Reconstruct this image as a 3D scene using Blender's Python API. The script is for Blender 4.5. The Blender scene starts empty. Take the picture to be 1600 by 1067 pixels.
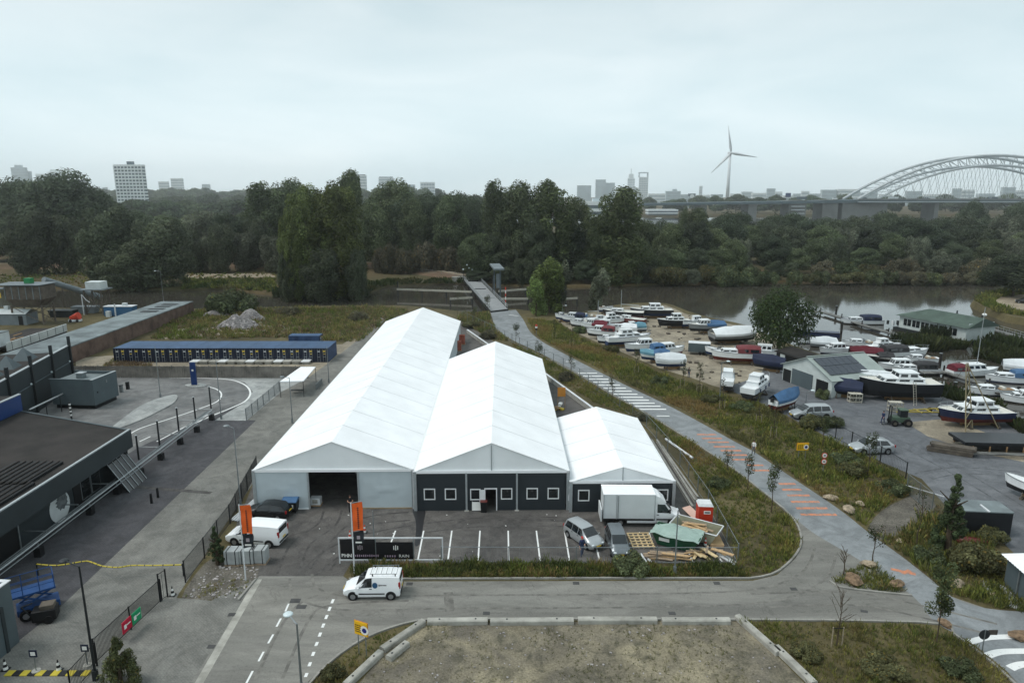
import bpy, bmesh, math, random
import numpy as np
from mathutils import Vector, Matrix, noise
R = math.radians
rnd = random.Random(7)
scn = bpy.context.scene
col = scn.collection

# ---------------------------------------------------------------- camera
CAM_H, PITCH, FPX = 30.0, R(12.32), 1066.7
cam = bpy.data.objects.new('camera', bpy.data.cameras.new('camera'))
cam.data.sensor_width = 36; cam.data.lens = 24.0
cam.data.clip_start = 0.5; cam.data.clip_end = 30000
cam.location = (0, 0, CAM_H); cam.rotation_euler = (R(90) - PITCH, 0, 0)
col.objects.link(cam); scn.camera = cam

# ---------------------------------------------------------------- world, sun, exposure
SUN_EL, SUN_AZ = R(58), R(-95)          # azimuth measured from +Y towards +X
w = bpy.data.worlds.new('World'); scn.world = w; w.use_nodes = True
nt = w.node_tree; nt.nodes.clear()
out = nt.nodes.new('ShaderNodeOutputWorld')
sky = nt.nodes.new('ShaderNodeTexSky'); sky.sky_type = 'NISHITA'; sky.sun_disc = False
sky.sun_elevation = SUN_EL; sky.sun_rotation = SUN_AZ; sky.air_density = 1.2; sky.dust_density = 4.0
bgs = nt.nodes.new('ShaderNodeBackground'); bgs.inputs[1].default_value = 0.10
nt.links.new(sky.outputs[0], bgs.inputs[0])
tc = nt.nodes.new('ShaderNodeTexCoord'); mp = nt.nodes.new('ShaderNodeMapping')
mp.inputs['Scale'].default_value = (1.0, 1.0, 4.0)
nz = nt.nodes.new('ShaderNodeTexNoise'); nz.inputs['Scale'].default_value = 2.6
nz.inputs['Detail'].default_value = 5; nz.inputs['Roughness'].default_value = 0.5; nz.inputs['Distortion'].default_value = 0.4
rmp = nt.nodes.new('ShaderNodeValToRGB')
rmp.color_ramp.elements[0].position = 0.3; rmp.color_ramp.elements[0].color = (0.49, 0.605, 0.645, 1)
rmp.color_ramp.elements[1].position = 0.72; rmp.color_ramp.elements[1].color = (0.645, 0.725, 0.75, 1)
bgc = nt.nodes.new('ShaderNodeBackground'); bgc.inputs[1].default_value = 1.0
mx = nt.nodes.new('ShaderNodeMixShader'); mx.inputs[0].default_value = 0.94
nt.links.new(tc.outputs['Generated'], mp.inputs[0]); nt.links.new(mp.outputs[0], nz.inputs['Vector'])
sep = nt.nodes.new('ShaderNodeSeparateXYZ'); el = nt.nodes.new('ShaderNodeMapRange'); el.inputs['From Min'].default_value = 0.0; el.inputs['From Max'].default_value = 0.30
el.inputs['To Min'].default_value = 1.34; el.inputs['To Max'].default_value = 1.0; el.interpolation_type = 'SMOOTHSTEP'
mul = nt.nodes.new('ShaderNodeVectorMath'); mul.operation = 'SCALE'
nt.links.new(tc.outputs['Generated'], sep.inputs[0]); nt.links.new(sep.outputs['Z'], el.inputs['Value'])
nt.links.new(nz.outputs['Fac'], rmp.inputs[0]); nt.links.new(rmp.outputs[0], mul.inputs[0]); nt.links.new(el.outputs[0], mul.inputs['Scale']); nt.links.new(mul.outputs[0], bgc.inputs[0])
nt.links.new(bgs.outputs[0], mx.inputs[1]); nt.links.new(bgc.outputs[0], mx.inputs[2])
nt.links.new(mx.outputs[0], out.inputs[0])
sd = bpy.data.lights.new('sun', 'SUN'); sd.energy = 1.5; sd.angle = R(25); sd.color = (1.0, 0.97, 0.93)
sun = bpy.data.objects.new('sun', sd); col.objects.link(sun)
sdir = Vector((math.sin(SUN_AZ) * math.cos(SUN_EL), math.cos(SUN_AZ) * math.cos(SUN_EL), math.sin(SUN_EL)))
sun.rotation_euler = sdir.to_track_quat('Z', 'Y').to_euler(); sun.location = (0, 0, 120)
scn.view_settings.view_transform = 'Standard'; scn.view_settings.look = 'None'
scn.view_settings.exposure = 0.3; scn.view_settings.gamma = 1.0; scn.view_settings.use_curve_mapping = False
scn.cycles.max_bounces = 6; scn.cycles.diffuse_bounces = 3; scn.cycles.glossy_bounces = 3
scn.cycles.transmission_bounces = 4; scn.cycles.volume_bounces = 4; scn.cycles.transparent_max_bounces = 8
scn.cycles.use_denoising = True

# ---------------------------------------------------------------- survey: picture point -> place on the ground
def G(px, py, z=0.0):
    a = (px - 800) / FPX; b = (533.5 - py) / FPX
    d = Vector((a, math.cos(PITCH) + b * math.sin(PITCH), -math.sin(PITCH) + b * math.cos(PITCH)))
    t = (z - CAM_H) / d.z
    return Vector((d.x * t, d.y * t, z))
def GY(px, py, Y):          # the place at distance Y seen there
    a = (px - 800) / FPX; b = (533.5 - py) / FPX
    d = Vector((a, math.cos(PITCH) + b * math.sin(PITCH), -math.sin(PITCH) + b * math.cos(PITCH)))
    t = Y / d.y
    return Vector((d.x * t, Y, CAM_H + d.z * t))
def PP(x, y, z):            # place -> picture point
    Z = z - CAM_H
    dep = y * math.cos(PITCH) - Z * math.sin(PITCH); up = y * math.sin(PITCH) + Z * math.cos(PITCH)
    return (800 + FPX * x / dep, 533.5 - FPX * up / dep)
def yaw_of(a, b): return math.atan2(b[1] - a[1], b[0] - a[0])

# ---------------------------------------------------------------- materials
def S(r, g, b):
    f = lambda c: ((c / 255 + 0.055) / 1.055) ** 2.4 if c > 10 else c / 255 / 12.92
    return (f(r), f(g), f(b))
MATS = {}
def mk(name, c, rough=0.7, var=0.15, scale=1.5, metal=0.0, bump=0.0, spec=0.3, orand=0.0, coord='pos', detail=6, c2=None, lo=0.35, hi=0.65, bscale=None):
    if name in MATS: return MATS[name]
    m = bpy.data.materials.new(name); m.use_nodes = True; n = m.node_tree
    bs = n.nodes['Principled BSDF']
    bs.inputs['Roughness'].default_value = rough; bs.inputs['Metallic'].default_value = metal
    bs.inputs['Specular IOR Level'].default_value = spec
    if coord == 'pos':
        g = n.nodes.new('ShaderNodeNewGeometry'); vec = g.outputs['Position']
    else:
        g = n.nodes.new('ShaderNodeTexCoord'); vec = g.outputs['Object']
    nz = n.nodes.new('ShaderNodeTexNoise'); nz.inputs['Scale'].default_value = scale; nz.inputs['Detail'].default_value = detail
    nz.inputs['Roughness'].default_value = 0.62
    n.links.new(vec, nz.inputs['Vector'])
    rp = n.nodes.new('ShaderNodeValToRGB')
    lo_c = tuple(max(0, x * (1 - var)) for x in c); hi_c = tuple(min(1, x * (1 + var)) for x in c) if c2 is None else c2
    rp.color_ramp.elements[0].position = lo; rp.color_ramp.elements[0].color = (*lo_c, 1)
    rp.color_ramp.elements[1].position = hi; rp.color_ramp.elements[1].color = (*hi_c, 1)
    n.links.new(nz.outputs['Fac'], rp.inputs[0])
    last = rp.outputs[0]
    if orand:
        oi = n.nodes.new('ShaderNodeObjectInfo'); hs = n.nodes.new('ShaderNodeHueSaturation')
        ma = n.nodes.new('ShaderNodeMapRange'); ma.inputs['To Min'].default_value = 1 - orand; ma.inputs['To Max'].default_value = 1 + orand
        n.links.new(oi.outputs['Random'], ma.inputs['Value']); n.links.new(ma.outputs[0], hs.inputs['Value'])
        n.links.new(last, hs.inputs['Color']); last = hs.outputs[0]
    n.links.new(last, bs.inputs['Base Color'])
    if bump:
        nb = n.nodes.new('ShaderNodeTexNoise'); nb.inputs['Scale'].default_value = bscale or scale * 6; nb.inputs['Detail'].default_value = 4
        n.links.new(vec, nb.inputs['Vector'])
        bp = n.nodes.new('ShaderNodeBump'); bp.inputs['Strength'].default_value = bump; bp.inputs['Distance'].default_value = 0.05
        n.links.new(nb.outputs['Fac'], bp.inputs['Height']); n.links.new(bp.outputs[0], bs.inputs['Normal'])
    MATS[name] = m; return m
def mk_ground(name, c1, c2, c3=None, s1=0.08, s2=0.9, rough=0.9, fine=0.25, bump=0.2, amt3=0.5, stretch=None, cracks=0.0, joints=0.0):
    """two tones in large uneven patches, grain on top and scattered stains of a third"""
    m = bpy.data.materials.new(name); m.use_nodes = True; n = m.node_tree; L = n.links.new
    bs = n.nodes['Principled BSDF']; bs.inputs['Roughness'].default_value = rough; bs.inputs['Specular IOR Level'].default_value = 0.15
    g = n.nodes.new('ShaderNodeNewGeometry'); vec = g.outputs['Position']
    if stretch:
        mpn = n.nodes.new('ShaderNodeMapping'); mpn.inputs['Rotation'].default_value = (0, 0, stretch[0]); mpn.inputs['Scale'].default_value = (stretch[1], 1, 1)
        L(vec, mpn.inputs[0]); vec2 = mpn.outputs[0]
    else: vec2 = vec
    def NZ(sc, det, v=vec, dist=0.0):
        x = n.nodes.new('ShaderNodeTexNoise'); x.inputs['Scale'].default_value = sc; x.inputs['Detail'].default_value = det
        x.inputs['Roughness'].default_value = 0.65; x.inputs['Distortion'].default_value = dist; L(v, x.inputs['Vector']); return x.outputs['Fac']
    def RMP(fac, a, b, ca, cb):
        x = n.nodes.new('ShaderNodeValToRGB'); e = x.color_ramp.elements
        e[0].position = a; e[0].color = (*ca, 1); e[1].position = b; e[1].color = (*cb, 1); L(fac, x.inputs[0]); return x.outputs[0]
    base = RMP(NZ(s1, 8, vec2, 0.6), 0.38, 0.62, c1, c2)
    def MIX(fac, a, b, mode='MIX'):
        x = n.nodes.new('ShaderNodeMix'); x.data_type = 'RGBA'; x.blend_type = mode
        if isinstance(fac, float): x.inputs[0].default_value = fac
        else: L(fac, x.inputs[0])
        L(a, x.inputs[6]) if not isinstance(a, tuple) else None
        if isinstance(a, tuple): x.inputs[6].default_value = (*a, 1)
        if isinstance(b, tuple): x.inputs[7].default_value = (*b, 1)
        else: L(b, x.inputs[7])
        return x.outputs[2]
    if c3:
        f3 = RMP(NZ(s2, 6, vec2, 1.0), 0.52, 0.66, (0, 0, 0), (amt3, amt3, amt3))
        base = MIX(f3, base, c3)
    st = RMP(NZ(0.33, 5, vec2, 1.5), 0.40, 0.62, (0.86,) * 3, (1.18,) * 3); base = MIX(1.0, base, st, 'MULTIPLY')
    if cracks:
        cz = NZ(0.22, 4, vec, 0.8); ab = n.nodes.new('ShaderNodeMath'); ab.operation = 'SUBTRACT'; ab.inputs[1].default_value = 0.5; L(cz, ab.inputs[0])
        a2 = n.nodes.new('ShaderNodeMath'); a2.operation = 'ABSOLUTE'; L(ab.outputs[0], a2.inputs[0])
        base = MIX(1.0, base, RMP(a2.outputs[0], 0.002, 0.006, (1 - cracks,) * 3, (1, 1, 1)), 'MULTIPLY')
    if joints:
        br = n.nodes.new('ShaderNodeTexBrick'); br.inputs['Scale'].default_value = 1.0; br.inputs['Brick Width'].default_value = joints; br.inputs['Row Height'].default_value = joints * .5; br.inputs['Mortar Size'].default_value = joints * .05
        br.inputs['Color1'].default_value = (0.95, 0.95, 0.95, 1); br.inputs['Color2'].default_value = (1.07, 1.06, 1.05, 1); br.inputs['Mortar'].default_value = (0.86, 0.86, 0.86, 1); mb = n.nodes.new('ShaderNodeMapping'); mb.inputs['Rotation'].default_value = (0, 0, 0.72); L(vec, mb.inputs[0]); L(mb.outputs[0], br.inputs['Vector'])
        base = MIX(1.0, base, br.outputs['Color'], 'MULTIPLY')
    gr = RMP(NZ(7.0, 3), 0.3, 0.7, (1 - fine,) * 3, (1 + fine,) * 3)
    base = MIX(1.0, base, gr, 'MULTIPLY')
    L(base, bs.inputs['Base Color'])
    if bump:
        bp = n.nodes.new('ShaderNodeBump'); bp.inputs['Strength'].default_value = bump; bp.inputs['Distance'].default_value = 0.08
        L(NZ(3.0, 5), bp.inputs['Height']); L(bp.outputs[0], bs.inputs['Normal'])
    MATS[name] = m; return m
def mk_attr(name, rough=0.75, orand=0.12, trans=0.0, gain=1.0):
    """colour from the mesh's own leaf tint, each object a little different"""
    m = bpy.data.materials.new(name); m.use_nodes = True; n = m.node_tree; L = n.links.new
    bs = n.nodes['Principled BSDF']; bs.inputs['Roughness'].default_value = rough; bs.inputs['Specular IOR Level'].default_value = 0.12
    at = n.nodes.new('ShaderNodeAttribute'); at.attribute_name = 'tint'
    oi = n.nodes.new('ShaderNodeObjectInfo'); hs = n.nodes.new('ShaderNodeHueSaturation')
    ma = n.nodes.new('ShaderNodeMapRange'); ma.inputs['To Min'].default_value = gain * (1 - orand); ma.inputs['To Max'].default_value = gain * (1 + orand)
    mh = n.nodes.new('ShaderNodeMapRange'); mh.inputs['To Min'].default_value = 0.5 - orand * 0.05; mh.inputs['To Max'].default_value = 0.5 + orand * 0.03
    mu = n.nodes.new('ShaderNodeMath'); mu.operation = 'MULTIPLY'; mu.inputs[1].default_value = 7.31
    fr = n.nodes.new('ShaderNodeMath'); fr.operation = 'FRACT'
    L(oi.outputs['Random'], ma.inputs['Value']); L(oi.outputs['Random'], mu.inputs[0]); L(mu.outputs[0], fr.inputs[0]); L(fr.outputs[0], mh.inputs['Value'])
    L(ma.outputs[0], hs.inputs['Value']); L(mh.outputs[0], hs.inputs['Hue']); L(at.outputs['Color'], hs.inputs['Color']); L(hs.outputs[0], bs.inputs['Base Color'])
    tl = n.nodes.new('ShaderNodeBsdfTranslucent'); ms = n.nodes.new('ShaderNodeMixShader'); ms.inputs[0].default_value = 0.3; L(hs.outputs[0], tl.inputs[0]); L(bs.outputs[0], ms.inputs[1]); L(tl.outputs[0], ms.inputs[2]); L(ms.outputs[0], n.nodes['Material Output'].inputs[0])
    MATS[name] = m; return m
def mk_emit(name, c, s):
    m = bpy.data.materials.new(name); m.use_nodes = True; b = m.node_tree.nodes['Principled BSDF']
    b.inputs['Base Color'].default_value = (*c, 1); b.inputs['Emission Color'].default_value = (*c, 1); b.inputs['Emission Strength'].default_value = s
    MATS[name] = m; return m

# ---------------------------------------------------------------- mesh helpers
class MB:
    def __init__(s): s.v = []; s.f = []; s.mi = []; s.cur = 0
    def add(s, vs, fs):
        o = len(s.v); s.v += [tuple(p) for p in vs]; s.f += [tuple(o + i for i in f) for f in fs]; s.mi += [s.cur] * len(fs); return s
    def box(s, c, d, rz=0.0, tilt=None):
        x, y, z = (k / 2 for k in d)
        vs = [Vector((i * x, j * y, k * z)) for k in (-1, 1) for j in (-1, 1) for i in (-1, 1)]
        if tilt: vs = [tilt @ v for v in vs]
        if rz: m = Matrix.Rotation(rz, 3, 'Z'); vs = [m @ v for v in vs]
        c = Vector(c)
        return s.add([v + c for v in vs], [(0, 2, 3, 1), (4, 5, 7, 6), (0, 1, 5, 4), (2, 6, 7, 3), (0, 4, 6, 2), (1, 3, 7, 5)])
    def cyl(s, a, b, r0, r1=None, n=8, cap=True):
        r1 = r0 if r1 is None else r1; a = Vector(a); b = Vector(b); d = (b - a)
        if d.length < 1e-6: return s
        d.normalize(); u = d.orthogonal().normalized(); w_ = d.cross(u)
        vs = []
        for p, r in ((a, r0), (b, r1)):
            for i in range(n):
                t = 2 * math.pi * i / n; vs.append(p + (u * math.cos(t) + w_ * math.sin(t)) * r)
        fs = [(i, (i + 1) % n, n + (i + 1) % n, n + i) for i in range(n)]
        if cap: fs += [tuple(range(n - 1, -1, -1)), tuple(range(n, 2 * n))]
        return s.add(vs, fs)
    def tube(s, pts, r, n=6):
        for a, b in zip(pts[:-1], pts[1:]): s.cyl(a, b, r, n=n)
        return s
    def prism(s, pts, z0, z1):
        n = len(pts); vs = [(p[0], p[1], z0) for p in pts] + [(p[0], p[1], z1) for p in pts]
        return s.add(vs, [tuple(range(n - 1, -1, -1)), tuple(range(n, 2 * n))] + [(i, (i + 1) % n, n + (i + 1) % n, n + i) for i in range(n)])
    def quad(s, a, b, c, d, th=0.0):
        if not th: return s.add([a, b, c, d], [(0, 1, 2, 3)])
        a, b, c, d = map(Vector, (a, b, c, d)); nn = (b - a).cross(d - a).normalized() * th
        return s.add([a, b, c, d, a - nn, b - nn, c - nn, d - nn], [(0, 1, 2, 3), (7, 6, 5, 4), (0, 4, 5, 1), (1, 5, 6, 2), (2, 6, 7, 3), (3, 7, 4, 0)])
    def loft(s, rings, close=True, caps=True):
        n = len(rings[0]); vs = [p for r in rings for p in r]; fs = []
        for k in range(len(rings) - 1):
            for i in range(n if close else n - 1):
                j = (i + 1) % n; fs.append((k * n + i, k * n + j, (k + 1) * n + j, (k + 1) * n + i))
        if caps: fs += [tuple(range(n - 1, -1, -1)), tuple((len(rings) - 1) * n + i for i in range(n))]
        return s.add(vs, fs)
    def sphere(s, c, r, nu=10, nv=6, sc=(1, 1, 1)):
        rings = []
        for k in range(nv + 1):
            t = math.pi * k / nv; rr = max(1e-3, math.sin(t)) * r
            rings.append([(c[0] + rr * math.cos(2 * math.pi * i / nu) * sc[0], c[1] + rr * math.sin(2 * math.pi * i / nu) * sc[1], c[2] - math.cos(t) * r * sc[2]) for i in range(nu)])
        return s.loft(rings)
    def mesh(s, name, mats, smooth=False, fix=True):
        me = bpy.data.meshes.new(name); me.from_pydata(s.v, [], s.f)
        mats = mats if isinstance(mats, (list, tuple)) else [mats]
        for m in mats: me.materials.append(MATS[m] if isinstance(m, str) else m)
        if len(mats) > 1: me.polygons.foreach_set('material_index', s.mi)
        if fix:
            bm = bmesh.new(); bm.from_mesh(me); bmesh.ops.recalc_face_normals(bm, faces=bm.faces); bm.to_mesh(me); bm.free()
        if smooth: me.polygons.foreach_set('use_smooth', [True] * len(me.polygons))
        me.update(); return me
    def build(s, name, mats, parent=None, smooth=False, fix=True, loc=None, rz=0):
        return link(name, s.mesh(name, mats, smooth, fix), parent, loc, rz)
def link(name, me, parent=None, loc=None, rz=0):
    o = bpy.data.objects.new(name, me); col.objects.link(o); o.parent = parent
    if loc is not None: o.location = loc
    if rz: o.rotation_euler = (0, 0, rz)
    return o
def bevel(o, wd=0.02, seg=2):
    m = o.modifiers.new('bevel', 'BEVEL'); m.width = wd; m.segments = seg; m.limit_method = 'ANGLE'; m.angle_limit = R(40); return o
def tag(o, label=None, cat=None, group=None, kind=None):
    if label: o['label'] = label
    if cat: o['category'] = cat
    if group: o['group'] = group
    if kind: o['kind'] = kind
    return o
def thing(name, label, cat, loc=(0, 0, 0), rz=0.0, group=None):
    o = bpy.data.objects.new(name, None); o.empty_display_size = 0.3; col.objects.link(o)
    o.location = loc; o.rotation_euler = (0, 0, rz)
    return tag(o, label, cat, group)
def copy_tree(o, parent=None, **kw):
    c = o.copy(); col.objects.link(c); c.parent = parent
    for ch in o.children: copy_tree(ch, c)
    for k, v in kw.items(): setattr(c, k, v) if k in ('location', 'rotation_euler', 'scale') else c.__setitem__(k, v)
    return c
def bx(name, c, d, mat, parent=None, rz=0, bev=0.0):
    o = MB().box(c, d, rz).build(name, mat, parent)
    return bevel(o, bev) if bev else o
def lettering(name, txt, size, mat, parent, loc, rot, align='CENTER', bold=0.0, xscale=1.0):
    cu = bpy.data.curves.new(name, 'FONT'); cu.body = txt; cu.size = size; cu.align_x = align; cu.align_y = 'CENTER'
    cu.extrude = 0.004; cu.offset = bold; cu.materials.append(MATS[mat])
    tmp = bpy.data.objects.new('tmp_text', cu); col.objects.link(tmp); bpy.context.view_layer.update()
    me = bpy.data.meshes.new_from_object(tmp.evaluated_get(bpy.context.evaluated_depsgraph_get())); me.name = name
    bpy.data.objects.remove(tmp); bpy.data.curves.remove(cu)
    if not me.materials: me.materials.append(MATS[mat])
    o = link(name, me, parent, loc); o.rotation_euler = rot; o.scale = (xscale, 1, 1)
    return o
def smooth_line(pts, k=6, closed=False):
    pts = [Vector(p) for p in pts]; n = len(pts); o = []
    rng = range(n) if closed else range(n - 1)
    for i in rng:
        p0 = pts[(i - 1) % n] if closed or i > 0 else pts[0]; p1 = pts[i]; p2 = pts[(i + 1) % n]; p3 = pts[(i + 2) % n] if closed or i + 2 < n else p2
        for j in range(k):
            t = j / k; o.append(0.5 * ((2 * p1) + (p2 - p0) * t + (2 * p0 - 5 * p1 + 4 * p2 - p3) * t * t + (3 * p1 - p0 - 3 * p2 + p3) * t ** 3))
    if not closed: o.append(pts[-1])
    return o
def sheet(name, pts, z, mat, parent=None, kind='structure', skirt=None):
    """a flat sheet over a (possibly concave) outline; skirt = (outward metres, drop) makes a sloping bank"""
    bm = bmesh.new(); vs = [bm.verts.new((p[0], p[1], z)) for p in pts]
    f = bm.faces.new(vs); f.normal_update()
    if f.normal.z < 0: bmesh.ops.reverse_faces(bm, faces=[f])
    if skirt:
        n = len(pts); area = sum(pts[i][0] * pts[(i + 1) % n][1] - pts[(i + 1) % n][0] * pts[i][1] for i in range(n)); sg = 1 if area > 0 else -1
        low = []
        for i in range(n):
            a = Vector(pts[i - 1][:2]); b = Vector(pts[(i + 1) % n][:2]); d = (b - a).normalized()
            o = Vector((d.y, -d.x)) * sg * skirt[0]
            low.append(bm.verts.new((pts[i][0] + o.x, pts[i][1] + o.y, z - skirt[1])))
        for i in range(n):
            j = (i + 1) % n; bm.faces.new((vs[i], vs[j], low[j], low[i]))
    bmesh.ops.triangulate(bm, faces=[f]); bmesh.ops.recalc_face_normals(bm, faces=bm.faces)
    up = [g for g in bm.faces if abs(g.normal.z) > 0.9]
    if up and up[0].normal.z < 0: bmesh.ops.reverse_faces(bm, faces=bm.faces)
    me = bpy.data.meshes.new(name); bm.to_mesh(me); bm.free(); me.materials.append(MATS[mat])
    o = link(name, me, parent)
    if kind and parent is None: o['kind'] = kind
    return o
def gp(*pp, z=0.0): return [G(x, y, z) for x, y in pp]
def strip_pts(line, wd):
    L_, R_ = [], []
    for i, p in enumerate(line):
        a = line[max(0, i - 1)]; b = line[min(len(line) - 1, i + 1)]; d = (Vector(b) - Vector(a)); d.z = 0; d.normalize()
        nn = Vector((-d.y, d.x, 0)) * wd / 2; L_.append(Vector(p) + nn); R_.append(Vector(p) - nn)
    return L_ + R_[::-1]
def ribbon(name, line, wd, z, mat, parent=None, kind='structure'):
    m = MB()
    sp = strip_pts(line, wd); n = len(line)
    m.add([(p.x, p.y, z) for p in sp], [(i, i + 1, 2 * n - 2 - i, 2 * n - 1 - i) for i in range(n - 1)])
    o = m.build(name, mat, parent, fix=False)
    me = o.data
    if me.polygons and me.polygons[0].normal.z < 0: me.flip_normals()
    if kind and parent is None: o['kind'] = kind
    return o
def kerb(name, line, wd=0.16, h=0.13, z=0.0, mat='kerb', step=1.0):
    """a kerb laid of single stones about a metre long"""
    root = None; tot = 0; seg = []
    line = [Vector((p[0], p[1], 0)) for p in line]
    acc = [0]
    for a, b in zip(line[:-1], line[1:]): acc.append(acc[-1] + (b - a).length)
    n = max(1, round(acc[-1] / step)); st = acc[-1] / n
    def at(s):
        s = min(max(s, 0), acc[-1] - 1e-6)
        for i in range(len(acc) - 1):
            if acc[i + 1] >= s: return line[i].lerp(line[i + 1], (s - acc[i]) / max(1e-6, acc[i + 1] - acc[i]))
        return line[-1]
    e = bpy.data.objects.new(name, None); col.objects.link(e); e['kind'] = 'structure'
    if 'kerbstone' + mat not in KS:
        o = MB().box((0, 0, 0), (1, wd, h + 0.1)).mesh('kerbstone', mat); KS['kerbstone' + mat] = o
    for i in range(n):
        a = at(i * st); b = at((i + 1) * st); c = (a + b) / 2
        o = link('kerbstone', KS['kerbstone' + mat], e, (c.x, c.y, z + h / 2 - 0.05 + rnd.uniform(-.006, .006)), yaw_of(a, b)); o.scale = ((b - a).length - 0.02, 1, 1)
    return e
KS = {}
def mesh_np(name, V, F, tint=None, mat=None, vpf=4):
    me = bpy.data.meshes.new(name); nv, nf = len(V), len(F)
    me.vertices.add(nv); me.vertices.foreach_set('co', np.asarray(V, np.float32).ravel())
    me.loops.add(nf * vpf); me.loops.foreach_set('vertex_index', np.asarray(F, np.int32).ravel())
    me.polygons.add(nf); me.polygons.foreach_set('loop_start', np.arange(0, nf * vpf, vpf, dtype=np.int32))
    if tint is not None:
        at = me.attributes.new('tint', 'FLOAT_COLOR', 'POINT'); c = np.ones((nv, 4), np.float32); c[:, :3] = tint; at.data.foreach_set('color', c.ravel())
    if mat: me.materials.append(MATS[mat])
    me.update(calc_edges=True); return me
# ================================================================ materials
mk_ground('earth', S(74, 68, 48), S(96, 88, 62), S(60, 58, 40), s1=0.05, s2=0.5)
mk_ground('sandlot', S(134, 126, 106), S(98, 93, 84), S(76, 74, 63), s1=0.16, s2=0.55, amt3=0.8, fine=0.35)
mk_ground('yard_asphalt', S(84, 82, 80), S(100, 97, 94), S(68, 67, 67), s1=0.10, s2=0.5, fine=0.2, bump=0.05, amt3=0.7, cracks=0.25)
mk_ground('street', S(116, 115, 110), S(130, 128, 122), S(104, 102, 99), s1=0.09, s2=0.6, fine=0.1, bump=0.03, stretch=(0.0, 0.25), cracks=0.2)
mk_ground('cycle_asphalt', S(122, 126, 128), S(132, 136, 138), S(110, 113, 115), s1=0.06, s2=0.8, fine=0.1, bump=0.03)
mk_ground('paver_light', S(110, 110, 106), S(122, 121, 116), S(98, 98, 95), s1=0.12, s2=0.7, fine=0.18, bump=0.1, joints=0.3)
mk_ground('paver_dark', S(72, 72, 75), S(80, 80, 83), S(62, 62, 65), s1=0.1, s2=0.8, fine=0.15, bump=0.05, joints=0.3)
mk_ground('loop_asphalt', S(100, 101, 101), S(122, 122, 121), S(86, 87, 88), s1=0.12, s2=0.7, fine=0.1, bump=0.03)
mk_ground('concrete_pale', S(142, 145, 144), S(158, 160, 158), S(122, 125, 124), s1=0.2, s2=1.1, fine=0.12, bump=0.05)
mk_ground('boatyard_asphalt', S(92, 95, 99), S(106, 108, 111), S(80, 82, 86), s1=0.07, s2=0.5, fine=0.16, bump=0.04, cracks=0.2)
mk_ground('sand', S(150, 141, 124), S(128, 120, 106), S(98, 92, 82), s1=0.12, s2=0.6, amt3=0.6)
mk_ground('gravel', S(104, 100, 92), S(84, 80, 74), S(128, 124, 116), s1=0.5, s2=2.5, fine=0.4, bump=0.6)
mk_ground('far_soil', S(70, 68, 46), S(92, 78, 56), S(58, 62, 40), s1=0.03, s2=0.2)
mk_ground('brown_slope', S(110, 88, 74), S(92, 78, 62), S(86, 90, 58), s1=0.08, s2=0.4)
mk_ground('path_sand', S(150, 138, 120), S(132, 122, 106), None, s1=0.1)
mk('kerb', S(142, 140, 134), 0.85, 0.16, 0.9, bump=0.2)
mk('white_line', S(120, 120, 118), 0.75, 0.05, 3.5, c2=S(222, 223, 221), lo=.26, hi=.38)
mk('orange_line', S(140, 124, 114), 0.8, 0.05, 3.0, c2=S(200, 128, 94), lo=.36, hi=.56)
mk('wet', S(46, 46, 48), 0.35, 0.15, 1.0)
mk('tarpatch', S(70, 70, 70), 0.8, 0.2, 1.5)
mk('concrete', S(150, 148, 140), 0.85, 0.2, 0.7, bump=0.25, c2=S(176, 174, 166))
mk('dark_metal', S(44, 48, 50), 0.5, 0.1, 3, metal=0.3)
mk('galv', S(128, 134, 136), 0.45, 0.12, 3, metal=0.5)
mk('black_plastic', S(26, 27, 29), 0.5, 0.15, 3)
# water
wm = bpy.data.materials.new('water'); wm.use_nodes = True; n_ = wm.node_tree; bs = n_.nodes['Principled BSDF']
bs.inputs['Base Color'].default_value = (0.050, 0.045, 0.037, 1); bs.inputs['Roughness'].default_value = 0.06; bs.inputs['IOR'].default_value = 1.65
g_ = n_.nodes.new('ShaderNodeNewGeometry'); m_ = n_.nodes.new('ShaderNodeMapping'); m_.inputs['Scale'].default_value = (0.35, 1.0, 1)
z_ = n_.nodes.new('ShaderNodeTexNoise'); z_.inputs['Scale'].default_value = 0.55; z_.inputs['Detail'].default_value = 3
b_ = n_.nodes.new('ShaderNodeBump'); b_.inputs['Strength'].default_value = 0.10; b_.inputs['Distance'].default_value = 0.10
n_.links.new(g_.outputs['Position'], m_.inputs[0]); n_.links.new(m_.outputs[0], z_.inputs['Vector']); n_.links.new(z_.outputs['Fac'], b_.inputs['Height']); n_.links.new(b_.outputs[0], bs.inputs['Normal'])
MATS['water'] = wm

# ================================================================ large setting
WZ = -1.6
sheet('river', [(-4400, -250), (4400, -250), (4400, 4150), (-4400, 4150)], WZ, 'water')
shore = smooth_line(gp((-60, 478), (0, 480), (200, 482), (330, 482), (450, 479), (620, 477), (700, 484), (745, 488), (790, 482), (850, 488), (895, 490), (935, 481), (985, 474), (1040, 474), (1075, 486), (1110, 496), (1165, 508), (1215, 530), (1290, 556), (1345, 566), (1395, 585), (1450, 602), (1521, 624), (1560, 637), (1600, 662), (1700, 740)), 3)
near = [(-420, 150)] + [(p.x, p.y) for p in shore] + [(140, 70), (140, -60), (-420, -60)]
sheet('ground', near, 0.0, 'earth', skirt=(1.6, 3.2))
farshore = smooth_line(gp((-420, 445), (-150, 447), (0, 449), (130, 452), (290, 454), (350, 452), (430, 462), (500, 464), (565, 462), (600, 449), (650, 445), (715, 443), (760, 446), (820, 448), (880, 450), (950, 448), (1100, 443), (1200, 442), (1400, 439), (1555, 437), (1750, 430), z=-1.6), 3)
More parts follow.
